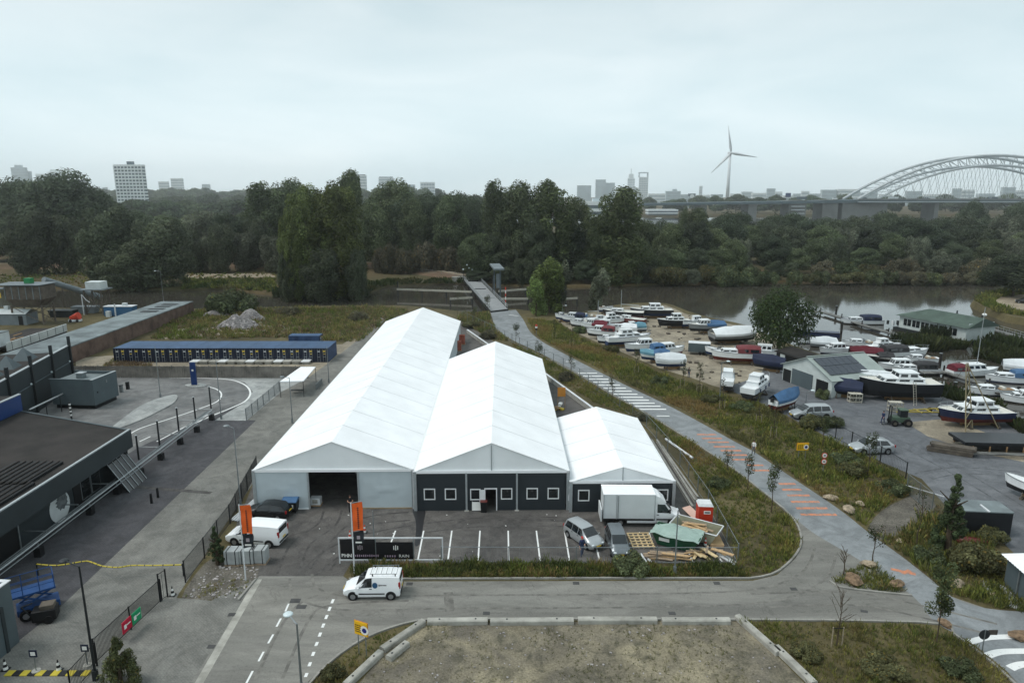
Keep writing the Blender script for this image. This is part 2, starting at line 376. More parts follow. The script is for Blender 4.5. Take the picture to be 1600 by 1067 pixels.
far = [(p.x, p.y) for p in farshore] + [(420, 300), (560, 560), (260, 590), (60, 640), (-60, 800), (-600, 2600), (-1100, 4000), (-4200, 4000), (-4200, 320)]
sheet('far_bank', far[::-1], -0.9, 'far_soil', skirt=(1.2, 1.8))
city = [(-500, 2600), (40, 960), (500, 930), (3500, 900), (4200, 900), (4200, 4000), (-1050, 4000)]
sheet('city_ground', city, 1.0, 'far_soil', skirt=(4, 4))
spit = smooth_line(gp((1522, 470), (1545, 458), (1600, 452), (1700, 452), (1720, 500), (1600, 497), (1560, 487)), 4, closed=True)
sheet('spit', spit, 0.0, 'earth', skirt=(1.5, 3))
sheet('spit_path', smooth_line(gp((1548, 468), (1570, 460), (1620, 462), (1640, 486), (1585, 482)), 4, closed=True), 0.01, 'path_sand')

# dike with its path on the far bank, left
dl = smooth_line(gp((-420, 420), (-150, 419), (0, 418), (140, 416), (300, 417), (430, 417), (570, 416), (640, 421), (722, 432), z=-0.9), 5)
def dike_strip(name, o0, z0, o1, z1, mat):
    m = MB(); vs = []
    for i, p in enumerate(dl):
        a = dl[max(0, i - 1)]; b = dl[min(len(dl) - 1, i + 1)]; d = (b - a); d.z = 0; d.normalize(); nn = Vector((d.y, -d.x, 0)); k = min(1.0, (len(dl) - 1 - i) / 6)
        for o_, z_ in ((o0, z0), (o1, z1)): q = p + nn * o_; vs.append((q.x, q.y, -0.88 + (z_ + 0.88) * (0.25 + 0.75 * k)))
    m.add(vs, [(2 * i, 2 * i + 1, 2 * i + 3, 2 * i + 2) for i in range(len(dl) - 1)]); o = m.build(name, mat, fix=False); o['kind'] = 'structure'
    if o.data.polygons[0].normal.z < 0: o.data.flip_normals()
dike_strip('dike_path', -2.6, 0.75, 0.6, 0.70, 'path_sand'); dike_strip('dike_slope', 0.6, 0.70, 9.0, -0.86, 'brown_slope'); dike_strip('dike_back', -9.0, -0.86, -2.6, 0.75, 'far_soil')
sheet('dike_meadow', gp((290, 428), (430, 427), (430, 433), (290, 435), z=-0.9), -0.86, 'path_sand')

# ================================================================ paved areas (each sheet a few mm above the one below)
sheet('paved_site', gp((-220, 1100), (-400, 700), (-120, 590), (118, 590), (482, 590), (520, 560), (600, 492), (402, 742), (280, 925), (125, 1100)), 0.006, 'paver_dark')
sheet('paving_light', gp((-30, 1100), (-20, 1040), (87, 955), (250, 800), (400, 657), (386, 656), (420, 612), (482, 588), (515, 562), (565, 520), (598, 494), (606, 494), (404, 742), (281, 925), (128, 1100)), 0.012, 'paver_light')
loop = smooth_line(gp((60, 640), (150, 592), (340, 590), (380, 596), (393, 612), (378, 630), (340, 648), (290, 668), (215, 700), (150, 740), (60, 740)), 5, closed=True)
sheet('loop_road', loop, 0.014, 'loop_asphalt')
sheet('loop_apron', gp((335, 590), (482, 590), (440, 612), (385, 657), (335, 657), (380, 630), (395, 612), (382, 597)), 0.018, 'concrete_pale')
ribbon('loop_line', smooth_line(gp((110, 588), (250, 590), (345, 592), (378, 599), (391, 612), (384, 626), (360, 638), (330, 650), (290, 668)), 6), 0.28, 0.024, 'white_line')
ribbon('loop_line', smooth_line(gp((325, 604), (340, 609), (346, 617), (338, 628), (305, 641), (260, 656), (220, 669), (200, 680)), 6), 0.22, 0.024, 'white_line')
ribbon('loop_line', gp((218, 690), (235, 682)), 0.2, 0.024, 'white_line'); ribbon('loop_line', gp((245, 690), (325, 648)), 0.2, 0.024, 'white_line')
sheet('container_court', gp((120, 590), (118, 560), (300, 545), (535, 538), (592, 500), (604, 496), (515, 566), (482, 590)), 0.016, 'sand')
isl = smooth_line(gp((172, 672), (196, 652), (222, 634), (252, 622), (276, 618), (272, 630), (245, 645), (225, 655), (192, 668)), 5, closed=True)
o = MB().prism([(p.x, p.y) for p in isl], 0.0, 0.14).build('traffic_island', 'concrete_pale'); o['kind'] = 'structure'
o = MB().prism([(p.x, p.y) for p in smooth_line(gp((290, 602), (316, 600), (322, 604), (300, 606)), 5, closed=True)], 0.0, 0.14).build('traffic_island', 'concrete_pale'); o['kind'] = 'structure'
sheet('tent_yard', gp((402, 902), (410, 862), (362, 838), (402, 740), (610, 492), (724, 505), (790, 545), (852, 592), (928, 636), (1000, 662), (1105, 790), (1152, 880), (548, 880), (535, 902)), 0.010, 'yard_asphalt')
sheet('parking_bay', gp((284, 918), (276, 934), (330, 938), (404, 902), (292, 1100), (100, 1100)), 0.009, 'paver_light')
street = gp((270, 1110), (405, 900), (536, 900), (548, 908)) + gp((630, 908), (1176, 907), (1214, 898), (1243, 872), (1255, 846), (1247, 815), (1222, 790), (1300, 790), (1420, 880), (1487, 932), (1540, 950), (1640, 962), (1640, 1110), (1600, 1090), (1575, 1050), (1520, 1005), (1462, 972), (1000, 966), (700, 966), (650, 969), (600, 983), (560, 1000), (520, 1028), (482, 1064), (465, 1110))
sheet('street', street, 0.012, 'street')
cyc_l = smooth_line(gp((766, 487), (770, 500), (776, 514), (800, 531), (830, 545), (860, 560), (899, 581), (965, 620), (1018, 649), (1128, 718), (1186, 762), (1222, 792), (1262, 826), (1300, 850), (1345, 876), (1425, 930), (1462, 972), (1520, 1005), (1575, 1050), (1610, 1090)), 4)
cyc_r = smooth_line(gp((806, 484), (818, 500), (828, 518), (846, 533), (871, 547), (909, 567), (972, 599), (1055, 639), (1150, 691), (1180, 707), (1227, 739), (1309, 794), (1356, 831), (1410, 870), (1457, 907), (1487, 932), (1540, 950), (1640, 962), (1700, 1000)), 4)
sheet('cycle_road', cyc_l + cyc_r[::-1], 0.017, 'cycle_asphalt')
ribbon('gutter', gp((404, 905), (292, 1100)), 0.55, 0.018, 'concrete')
sheet('boatyard_sand', smooth_line(gp((870, 497), (900, 494), (940, 484), (990, 478), (1040, 477), (1070, 490), (1110, 500), (1165, 512), (1215, 535), (1230, 560), (1210, 600), (1150, 612), (1080, 590), (1030, 575), (960, 545), (900, 520)), 2, closed=True), 0.008, 'sand')
sheet('boatyard', gp((1130, 606), (1175, 592), (1222, 560), (1290, 560), (1345, 572), (1395, 590), (1450, 608), (1521, 632), (1560, 645), (1600, 675), (1720, 760), (1760, 940), (1600, 880), (1570, 850), (1500, 815), (1440, 748), (1330, 702), (1240, 655), (1190, 630)), 0.013, 'boatyard_asphalt')
sheet('boatyard_sand', gp((1415, 660), (1470, 655), (1530, 672), (1600, 700), (1600, 722), (1520, 705), (1450, 682)), 0.019, 'sand')
sheet('entrance_track', smooth_line(gp((1356, 826), (1375, 800), (1400, 785), (1440, 770), (1462, 790), (1440, 810), (1400, 838), (1375, 842)), 3, closed=True), 0.006, 'gravel')
sheet('garden_path', gp((1530, 905), (1570, 915), (1600, 945), (1590, 952), (1545, 935)), 0.007, 'concrete_pale')
sheet('soil_patch', smooth_line(gp((282, 938), (320, 880), (350, 872), (412, 876), (402, 905), (380, 936), (330, 936)), 3, closed=True), 0.008, 'gravel')
sheet('vacant_lot', gp((535, 1100), (600, 1020), (665, 973), (1140, 970), (1160, 972), (1215, 1025), (1290, 1100)), 0.008, 'sandlot')
sheet('backfield_path', smooth_line(gp((250, 522), (310, 508), (370, 500), (440, 508), (430, 518), (330, 524), (250, 530)), 3, closed=True), 0.006, 'sand')
# kerbs
kerb('kerb', smooth_line(gp((545, 905), (640, 905), (900, 904), (1174, 904)), 3) + smooth_line(gp((1176, 904), (1212, 895), (1241, 870), (1252, 846), (1244, 817), (1222, 793)), 4))
kerb('kerb', smooth_line(gp((1222, 793), (1186, 764), (1128, 720), (1018, 651), (965, 622), (899, 583), (860, 562)), 4), wd=0.12, h=0.06)
kerb('kerb', smooth_line(gp((474, 1085), (486, 1066), (520, 1031), (560, 1003), (600, 985), (650, 971), (700, 968), (1000, 968), (1440, 973), (1490, 992), (1560, 1044), (1600, 1085)), 3))
kerb('kerb', smooth_line(gp((1296, 908), (1302, 915), (1330, 921), (1425, 931)), 4))
kerb('kerb', gp((400, 905), (372, 938)), 0.2, 0.1)
# ---- painted marks
def bar(name, p, q, wd, mat, z=0.024): return ribbon(name, [p, q], wd, z, mat)
for x0, x1, y in ((1217, 1243, 756), (1222, 1252, 765), (1230, 1265, 774), (1236, 1280, 784), (1244, 1293, 794), (1251, 1307, 804), (1089, 1119, 679), (1097, 1128, 685), (1106, 1139, 691), (1115, 1148, 698), (1126, 1158, 704), (1135, 1167, 711), (1144, 1176, 718), (1168, 1193, 727), (1176, 1202, 735)):
    bar('orange_bar', G(x0, y), G(x1, y), 0.42, 'orange_line')
bar('orange_bar', G(1392, 889), G(1431, 897), 0.4, 'orange_line'); bar('orange_bar', G(1410, 896), G(1422, 891), 0.35, 'orange_line', 0.028)
for i in range(13):
    y = 583 + i * 4.7; xl = 902 + (y - 583) * 1.70; hw = 15 + i * 0.5; xc = xl + 1 + hw
    bar('white_bar', G(xc - hw, y), G(xc + hw, y), 0.5, 'white_line')
bar('white_bar', G(884, 565), G(899, 565), 0.4, 'white_line')
for a in ((795, 492, 810, 494), (1026, 650, 1046, 650)): bar('white_bar', G(a[0], a[1]), G(a[2], a[3]), 0.3, 'white_line')
for pts, wd in ((((1515, 1003), (1545, 996), (1600, 994)), 1.0), (((1543, 1024), (1565, 1018), (1610, 1017)), 1.1), (((1578, 1044), (1595, 1038), (1630, 1036)), 1.1)):
    ribbon('zebra_stripe', smooth_line(gp(*pts), 5), wd * 0.5, 0.024, 'white_line')
for (x0, y0), (x1, y1) in (((451, 943), (446, 955)), ((439, 966), (432, 979)), ((427, 991), (419, 1005)), ((412, 1018), (404, 1033)), ((395, 1048), (385, 1067))):
    bar('lane_dash', G(x0, y0), G(x1, y1), 0.14, 'white_line')
for k in range(9):
    a = (521 - k * 4.75 - k * k * 0.05, 936 + k * 11.6 + k * k * 0.35); bar('lane_dash', G(*a), G(a[0] - 2.6, a[1] + 6.4), 0.2, 'white_line')
BAYX = [(618, 829, 610, 850), (662, 829, 653, 874), (706, 829, 700, 874), (750, 829, 747, 876), (794, 829, 795, 876), (838, 829, 844, 876), (882, 829, 890, 876), (932, 855, 937, 876), (1014, 832, 1022, 856), (1074, 858, 1082, 877), (1120, 866, 1128, 877)]
for x0, y0, x1, y1 in BAYX: bar('bay_line', G(x0, y0), G(x1, y1), 0.13, 'white_line', 0.018)
sheet('wet_patch', smooth_line(gp((645, 796), (664, 796), (662, 815), (659, 835), (655, 850), (648, 852), (650, 830), (649, 812)), 3, closed=True), 0.016, 'wet')
for q in (((455, 935), (471, 935), (468, 942), (452, 942)), ((465, 945), (480, 945), (477, 951), (462, 951)), ((600, 928), (611, 926), (612, 929), (598, 933)), ((1344, 952), (1356, 954), (1356, 958), (1345, 956))):
    sheet('road_patch', gp(*q), 0.022, 'tarpatch')

# wheel tracks, drains and filled trenches
mk('track_street', S(98, 96, 92), 0.9, 0.1, 1.2, c2=S(122, 120, 114), lo=.4, hi=.6); mk('track_yard', S(64, 62, 61), 0.9, 0.1, 1.2, c2=S(86, 84, 82), lo=.4, hi=.6); mk('track_boat', S(76, 78, 81), 0.9, 0.1, 1.2, c2=S(97, 99, 102), lo=.4, hi=.6)
def tracks(pts, mat, z, gap=1.7, wd=.22):
    ln = smooth_line(gp(*pts), 6); e = strip_pts(ln, gap); n = len(ln)
    for side in (e[:n], e[n:][::-1]): ribbon('wheel_track', side, wd, z, mat)
tracks(((470, 900), (480, 925), (540, 942), (700, 940), (1000, 938), (1190, 930), (1270, 900), (1290, 860)), 'track_street', .0145); tracks(((420, 1060), (470, 960), (520, 935), (640, 928)), 'track_street', .0150); tracks(((1180, 938), (1330, 935), (1440, 955), (1560, 985)), 'track_street', .0185)
tracks(((450, 895), (470, 850), (510, 820), (520, 798)), 'track_yard', .0125); tracks(((480, 895), (560, 845), (720, 818), (860, 815), (940, 820)), 'track_yard', .0130); tracks(((500, 890), (560, 820), (640, 806)), 'track_yard', .0135)
tracks(((1190, 625), (1300, 655), (1400, 690), (1500, 740), (1600, 800)), 'track_boat', .0155); tracks(((1440, 745), (1500, 735), (1600, 742)), 'track_boat', .0160)
for px, py in ((640, 912), (900, 911), (1120, 911), (760, 958), (1050, 958), (362, 960), (330, 1010), (1240, 690 + 230)):
    p = G(px, py); bx('drain_cover', (p.x, p.y, .024), (.5, .38, .012), 'tarpatch')['kind'] = 'structure'
ribbon('trench_patch', gp((700, 925), (703, 955)), .7, .0195, 'track_street'); ribbon('trench_patch', gp((780, 812), (1000, 814)), .5, .0150, 'track_yard'); ribbon('trench_patch', gp((205, 760), (330, 770)), .6, .0165, 'track_yard')
# ================================================================ vegetation
mk('bark', S(74, 64, 52), 0.9, 0.25, 4, bump=0.4)
mk('bark_pale', S(150, 138, 120), 0.9, 0.2, 4)
mk_attr('leaf', orand=0.28)
mk_attr('weed', orand=0.0)
def crown(name, lobes, n, leaf, seed, base, spread=0.35, yellow=0.0):
    """leaf sprays through the volume of many unequal lobes; every spray has its own tint"""
    rs = np.random.RandomState(seed); lobes = np.array(lobes, float)
    wgt = (lobes[:, 3] * lobes[:, 4] + lobes[:, 3] * lobes[:, 5]) ** 1.0; wgt /= wgt.sum()
    k = rs.choice(len(lobes), n, p=wgt)
    u = rs.normal(size=(n, 3)); u /= np.linalg.norm(u, axis=1)[:, None]
    rad = 1 - np.abs(rs.normal(0, 0.13, n)).clip(0, 0.75); rad *= rs.uniform(0.9, 1.12, n)
    c = lobes[k, :3] + u * lobes[k, 3:6] * rad[:, None]
    nrm = u * 1.2 + rs.normal(size=(n, 3)) * 0.45; nrm[:, 2] += 0.3; nrm /= np.linalg.norm(nrm, axis=1)[:, None]
    t = np.cross(nrm, rs.normal(size=(n, 3))); t /= np.linalg.norm(t, axis=1)[:, None]; b = np.cross(nrm, t)
    sz = leaf * rs.uniform(0.55, 1.35, n)[:, None]
    a1 = rs.uniform(0.5, 0.9, n)[:, None]
    V = np.stack([c - t * sz, c - b * sz * a1 + nrm * sz * 0.15, c + t * sz, c + b * sz * a1 - nrm * sz * 0.15], 1).reshape(-1, 3)
    F = np.arange(n * 4).reshape(n, 4)
    lt = rs.uniform(1 - spread, 1 + spread * 1.3, len(lobes))[k] * rs.uniform(0.6, 1.5, n)
    tint = np.array(base)[None, :] * lt[:, None]
    if yellow: 
        yl = (rs.rand(n) < yellow)[:, None]; tint = np.where(yl, tint * np.array([1.7, 1.25, 0.7]), tint)
    return mesh_np(name, V, F, np.repeat(tint, 4, 0), 'leaf')
def lobes_for(shape, h, r, k, seed):
    rs = random.Random(seed); L = []
    for i in range(k):
        if shape == 'poplar':
            f = rs.uniform(0.06, 0.97); rr = r * (0.55 + 0.9 * math.sin(math.pi * min(1, (f + 0.12) / 1.12) ** 0.9) ** 0.8) * 0.62
            a = rs.uniform(0, 6.28); d = rr * math.sqrt(rs.random()); s = r * rs.uniform(0.18, 0.34)
            L.append((d * math.cos(a), d * math.sin(a), h * f, s, s, s * rs.uniform(1.3, 2.4)))
        elif shape == 'round':
            a = rs.uniform(0, 6.28); v = rs.uniform(-0.75, 1); d = math.sqrt(max(0, 1 - v * v)) * rs.uniform(0.55, 0.92)
            s = r * rs.uniform(0.2, 0.38)
            s *= 1.15; L.append((d * r * 0.85 * math.cos(a), d * r * 0.85 * math.sin(a), h * 0.56 + v * h * 0.40, s, s, s * rs.uniform(0.65, 0.95)))
        elif shape == 'cone':
            f = rs.uniform(0.05, 1.0); a = rs.uniform(0, 6.28); d = r * (1.02 - f) * rs.uniform(.35, 1.0); s = r * rs.uniform(0.13, 0.24) * (1.15 - .6 * f)
            L.append((d * math.cos(a), d * math.sin(a), h * f, s, s, s * rs.uniform(.8, 1.5)))
        elif shape == 'egg':
            f = rs.uniform(0.03, 0.95); rr = r * (0.78 + 0.22 * math.sin(math.pi * min(1, f / .8))) * (1 if f < .68 else math.sqrt(max(0.05, 1 - ((f - .68) / .34) ** 2))); a = rs.uniform(0, 6.28); d = rr * rs.random() ** .4 * .82; s = r * rs.uniform(0.15, 0.27)
            L.append((d * math.cos(a), d * math.sin(a), h * f, s, s, s * rs.uniform(1.1, 1.9)))
        elif shape == 'willow':
            a = rs.uniform(0, 6.28); f = rs.random() ** 0.8; d = r * 0.85 * math.sqrt(rs.random()) * (0.6 + 0.4 * math.sin(math.pi * f))
            s = r * rs.uniform(0.16, 0.3)
            L.append((d * math.cos(a), d * math.sin(a), h * (0.08 + 0.84 * f), s, s, s * rs.uniform(1.0, 1.8)))
        else:   # bush
            a = rs.uniform(0, 6.28); d = r * 0.8 * math.sqrt(rs.random()); s = r * rs.uniform(0.22, 0.42)
            L.append((d * math.cos(a), d * math.sin(a), h * rs.uniform(0.15, 0.8) * (1 - 0.35 * d / r), s, s, min(s, h * 0.3)))
    return L
def trunk_mesh(h, r, limbs, seed, mat='bark'):
    rs = random.Random(seed); m = MB(); top = h * 0.8
    pts = [Vector((rs.uniform(-.02, .02) * h * t, rs.uniform(-.02, .02) * h * t, top * t - 0.4 * (t == 0))) for t in (0, .2, .45, .75, 1)]
    for i in range(4): m.cyl(pts[i], pts[i + 1], r * (1 - .22 * i), r * (1 - .22 * (i + 1)), 7)
    for i in range(limbs):
        t = rs.uniform(0.25, 0.85); p = Vector((0, 0, top * t)); a = rs.uniform(0, 6.28); l = h * rs.uniform(.14, .26)
        q = p + Vector((math.cos(a) * l * .7, math.sin(a) * l * .7, l * .8)); m.cyl(p, q, r * .38, r * .12, 5)
    return m.mesh('trunk', mat)
TV = {}
def variant(key, shape, h, r, k, n, leaf, seed, base, yellow=0.0, mat='bark', tr=0.012):
    TV[key] = (crown('crown', lobes_for(shape, h, r, k, seed), n, leaf, seed, base, yellow=yellow), trunk_mesh(h, h * tr + 0.12, 7, seed, mat), h, r)
GRN = (0.086, 0.108, 0.054); DRK = (0.060, 0.078, 0.046); GRY = (0.108, 0.120, 0.082); OLV = (0.096, 0.098, 0.046); LGT = (0.110, 0.150, 0.048)
for i in range(3): variant(f'poplar{i}', 'poplar', 30, 7.5, 70, 22000, 0.32, 11 + i, GRN if i != 1 else (0.082, 0.106, 0.044))
for i in range(3): variant(f'round{i}', 'round', 20, 9, 60, 22000, 0.32, 21 + i, (DRK, GRN, DRK)[i])
for i in range(2): variant(f'willow{i}', 'willow', 15, 7.5, 60, 18000, 0.28, 31 + i, (GRY, (0.078, 0.094, 0.056))[i])
for i in range(3): variant(f'bush{i}', 'bush', 4, 3.6, 26, 6500, 0.20, 41 + i, (OLV, GRN, (0.09, 0.085, 0.055))[i], yellow=0.05, tr=0.01)
for i in range(2): variant(f'far{i}', 'round', 18, 10, 34, 5000, 0.75, 51 + i, ((0.075, 0.098, 0.05), (0.062, 0.086, 0.046))[i])
variant('oak', 'round', 8.2, 5.4, 60, 11000, 0.16, 61, (0.042, 0.062, 0.024), yellow=0.04, tr=0.02)
variant('slim0', 'poplar', 8, 2.6, 34, 5200, 0.17, 62, LGT); variant('slim1', 'willow', 7.5, 2.4, 34, 5200, 0.15, 63, GRY)
variant('pine', 'cone', 4.5, 0.9, 90, 7000, 0.05, 64, (0.052, 0.076, 0.036)); variant('conifer', 'cone', 3.2, 1.5, 80, 8000, 0.06, 65, (0.075, 0.09, 0.04), yellow=0.08)
def tree(key, x, y, h, wd, label, cat='tree', name='tree', group=None, z=0.0, rz=None):
    cr, tr, h0, r0 = TV[key]
    t = thing(name, label, cat, (x, y, z), rnd.uniform(0, 6.28) if rz is None else rz, group)
    sx = wd / (2 * r0); t.scale = (sx, sx, h / h0)
    link('trunk', tr, t); link('crown', cr, t); return t
variant('islet0', 'egg', 30, 9, 110, 34000, 0.30, 14, (0.096, 0.122, 0.040)); variant('islet1', 'egg', 30, 9, 110, 34000, 0.30, 15, (0.102, 0.128, 0.042))
def treeP(key, px, Y, ytop, wpx, label, z=-0.9, group=None, name='tree', cat='tree'):
    """a tree standing at distance Y, its top where the survey saw it"""
    p = GY(px, ytop, Y); d = Y / math.cos(PITCH)
    tree(key, p.x, Y, max(2.0, p.z - z), wpx * Y * 1.0 / FPX, label, cat, name, group, z)
# ---- the big single trees one can point at
treeP('islet0', 474, 207, 297, 84, 'tall bushy green tree on the river islet, its left half')
treeP('islet1', 518, 209, 293, 104, 'tallest bushy green tree on the river islet, its right half')
treeP('islet0', 452, 202, 330, 48, 'lower green shoulder tree at the left of the islet clump')
treeP('willow1', 446, 200, 400, 36, 'lower green shrubby tree at the left foot of the islet clump'); treeP('willow1', 556, 202, 396, 40, 'lower green shrubby tree at the right foot of the islet clump'); treeP('willow1', 500, 199, 395, 70, 'low shrubby tree at the water edge before the islet clump')
treeP('round0', 28, 335, 287, 105, 'large dark round tree at the left end of the far wood'); treeP('round2', 95, 330, 276, 135, 'largest dark domed tree above the wood, far left'); treeP('round0', 145, 345, 300, 70, 'dark tree sloping down beside the large domed tree')
treeP('willow1', 45, 262, 337, 85, 'greyish bushy tree on the far bank behind the concrete plant'); treeP('willow1', 100, 268, 345, 62, 'grey green tree on the far bank above the conveyor')
treeP('willow1', 168, 232, 333, 105, 'broad dark willow at the far water edge, left of the tower block'); treeP('willow1', 243, 228, 352, 110, 'broad dark willow at the far water edge beside the meadow'); treeP('willow1', 195, 222, 395, 90, 'low willow overhanging the river behind the long brick wall')
treeP('poplar1', 545, 300, 277, 66, 'tall dark tree rising behind the islet clump'); treeP('poplar0', 614, 305, 286, 78, 'tall dark tree right behind the islet clump'); treeP('poplar2', 415, 300, 290, 80, 'tall dark tree left behind the islet clump'); treeP('poplar0', 450, 310, 285, 70, 'dark tree top showing over the islet clump, left')
treeP('poplar2', 778, 252, 288, 60, 'tall ragged poplar above the footbridge, leftmost of the poplar row'); treeP('poplar0', 818, 250, 290, 75, 'tall poplar second in the row behind the footbridge'); treeP('poplar1', 862, 248, 293, 80, 'tall poplar third in the row behind the footbridge'); treeP('poplar2', 900, 252, 312, 60, 'shorter poplar at the right end of the row behind the footbridge')
treeP('poplar1', 968, 240, 303, 95, 'broad bright green poplar standing alone right of the poplar row'); treeP('round1', 940, 243, 345, 60, 'lower tree at the left foot of the lone broad poplar')
treeP('slim0', 858, 172, 412, 62, 'bright green young tree by the near end of the footbridge', z=-0.3); treeP('slim1', 874, 176, 402, 46, 'silvery tree behind the bright green one by the footbridge', z=-0.3); treeP('slim0', 838, 168, 440, 36, 'small pale green tree at the footbridge landing', z=-0.2)
treeP('slim1', 937, 176, 414, 40, 'slender grey willow at the water edge above the boats', z=-0.6)
q = G(1215, 552); tree('oak', q.x, q.y, 11.5, 13.0, 'dark round leafy tree standing in the boatyard')
treeP('bush1', 358, 172, 449, 75, 'large dark bush on the near bank right of the long brick wall', z=-0.3, name='bush', cat='bush')
treeP('round0', 1523, 420, 318, 46, 'dark egg shaped tree under the arch bridge'); treeP('round2', 1590, 415, 320, 42, 'dark round tree under the arch bridge at the right edge')
treeP('round2', 1592, 200, 402, 95, 'dark tree overhanging the sandy spit at the right edge', z=0)
treeP('poplar0', 1070, 290, 330, 22, 'narrow dark poplar tip in the right bank wood'); treeP('round1', 1090, 285, 332, 55, 'dark tree with the pointed top right of the narrow poplar'); treeP('round0', 1135, 300, 338, 66, 'broad dark tree before the open river, right bank wood')
# ---- the woods: single trees that nothing tells apart
def wood(grp, lst, lab, name='tree', cat='tree'):
    for key, px, Y, yt, wpx in lst: treeP(key, px, Y, yt, wpx, lab, group=grp, name=name, cat=cat)
r2 = random.Random(5)
def band(x0, x1, n, Y0, Y1, t0, t1, w0, w1, keys):
    o = []
    for i in range(n):
        px = x0 + (x1 - x0) * (i + r2.uniform(.15, .85)) / n; o.append((r2.choice(keys), px, r2.uniform(Y0, Y1), r2.uniform(t0, t1), r2.uniform(w0, w1)))
    return o
wood('wood behind the left willows', band(-60, 330, 7, 300, 330, 335, 352, 70, 95, ('round1', 'willow1', 'round0')), 'dark tree in the wood behind the left bank willows')
wood('wood below the apartment tower', band(165, 420, 6, 300, 340, 328, 345, 60, 80, ('round1', 'round2', 'willow0')), 'round tree of the wood just below the apartment tower')
wood('low trees above the far meadow', band(280, 440, 6, 260, 285, 345, 372, 45, 65, ('willow0', 'willow1', 'bush2')), 'low greyish tree at the upper edge of the far meadow')
wood('round trees between islet and poplars', band(570, 745, 8, 276, 300, 312, 328, 55, 80, ('round0', 'round1', 'round2')), 'round dark tree between the islet clump and the poplar row')
wood('back row between islet and poplars', band(575, 760, 6, 315, 350, 303, 314, 60, 90, ('round0', 'round2')), 'tree top behind the round trees between islet and poplar row')
wood('bushes along the dike path', band(575, 740, 7, 262, 270, 372, 396, 26, 40, ('bush1', 'bush2')), 'low dark bush along the dike path', 'bush', 'bush')
wood('trees under the poplar row', band(730, 960, 8, 243, 252, 345, 390, 50, 70, ('round0', 'round1', 'willow1')), 'middle height tree under the tall poplar row')
wood('waterside trees behind the footbridge', band(740, 1000, 8, 234, 240, 395, 425, 35, 55, ('willow1', 'bush1', 'round0')), 'low waterside tree below the poplar row')
wood('wood right of the lone poplar', band(1000, 1140, 6, 262, 285, 345, 362, 55, 75, ('round0', 'round1', 'round2')), 'dark tree of the wood right of the lone broad poplar')
wood('front wood right of the lone poplar', band(990, 1160, 6, 243, 255, 375, 395, 45, 60, ('round0', 'willow1', 'round1')), 'front row tree right of the lone broad poplar')
wood('bushes above the waterside boats', band(960, 1160, 9, 234, 240, 408, 424, 30, 45, ('bush0', 'bush1', 'bush2', 'willow0')), 'waterside bush across from the yard boats', 'bush', 'bush')
wood('back row of the right bank wood', band(1150, 1640, 13, 325, 350, 334, 352, 48, 78, ('round0', 'willow1', 'round2', 'willow0')), 'back row tree of the right bank wood below the bridge')
wood('third row of the right bank wood', band(1150, 1640, 13, 295, 314, 346, 370, 44, 72, ('round0', 'willow1', 'round1', 'willow0')), 'third row tree of the right bank wood')
wood('second row of the right bank wood', band(1150, 1640, 13, 266, 282, 370, 394, 38, 60, ('round1', 'willow0', 'round0', 'willow1')), 'second row tree of the right bank wood')
wood('low trees of the right bank', band(1150, 1640, 13, 246, 254, 398, 414, 32, 50, ('bush0', 'bush1', 'willow1', 'bush2', 'willow0')), 'low front tree of the right bank wood')
wood('waterside bushes of the right bank', band(1150, 1600, 18, 236, 240, 418, 427, 24, 36, ('bush0', 'bush1', 'bush2')), 'waterside bush at the foot of the right bank wood', 'bush', 'bush')
FK = ('far0', 'far1')
wood('nearest hazy wood left', band(150, 430, 13, 680, 780, 315, 326, 40, 58, FK), 'hazy tree of the nearer distant wood under the apartment tower')
wood('middle hazy wood left', band(150, 430, 14, 1050, 1200, 304, 312, 34, 50, FK), 'hazy tree of the middle distant wood under the apartment tower')
wood('hazy wood behind the round trees', band(600, 790, 8, 640, 720, 304, 312, 36, 50, FK), 'hazy tree behind the wood left of the poplar row')
wood('trees behind the domed tree', band(-80, 160, 6, 400, 440, 300, 312, 70, 90, FK), 'tree behind the large dark domed tree')
wood('farthest hazy wood left', band(150, 450, 16, 1700, 1900, 295, 301, 30, 46, FK), 'faint tree of the farthest wood left on the horizon')
wood('farthest hazy wood centre', band(560, 690, 7, 1300, 1500, 296, 301, 28, 42, FK), 'faint tree on the horizon left of the poplar row')
L1 = band(1010, 1640, 26, 960, 1150, 306, 314, 24, 40, FK)
for key, px, Y, yt, wpx in L1: treeP(key, px, Y, yt, wpx, 'pale hazy tree on the city river bank beneath the bridge', z=1.0, group='trees on the city river bank')

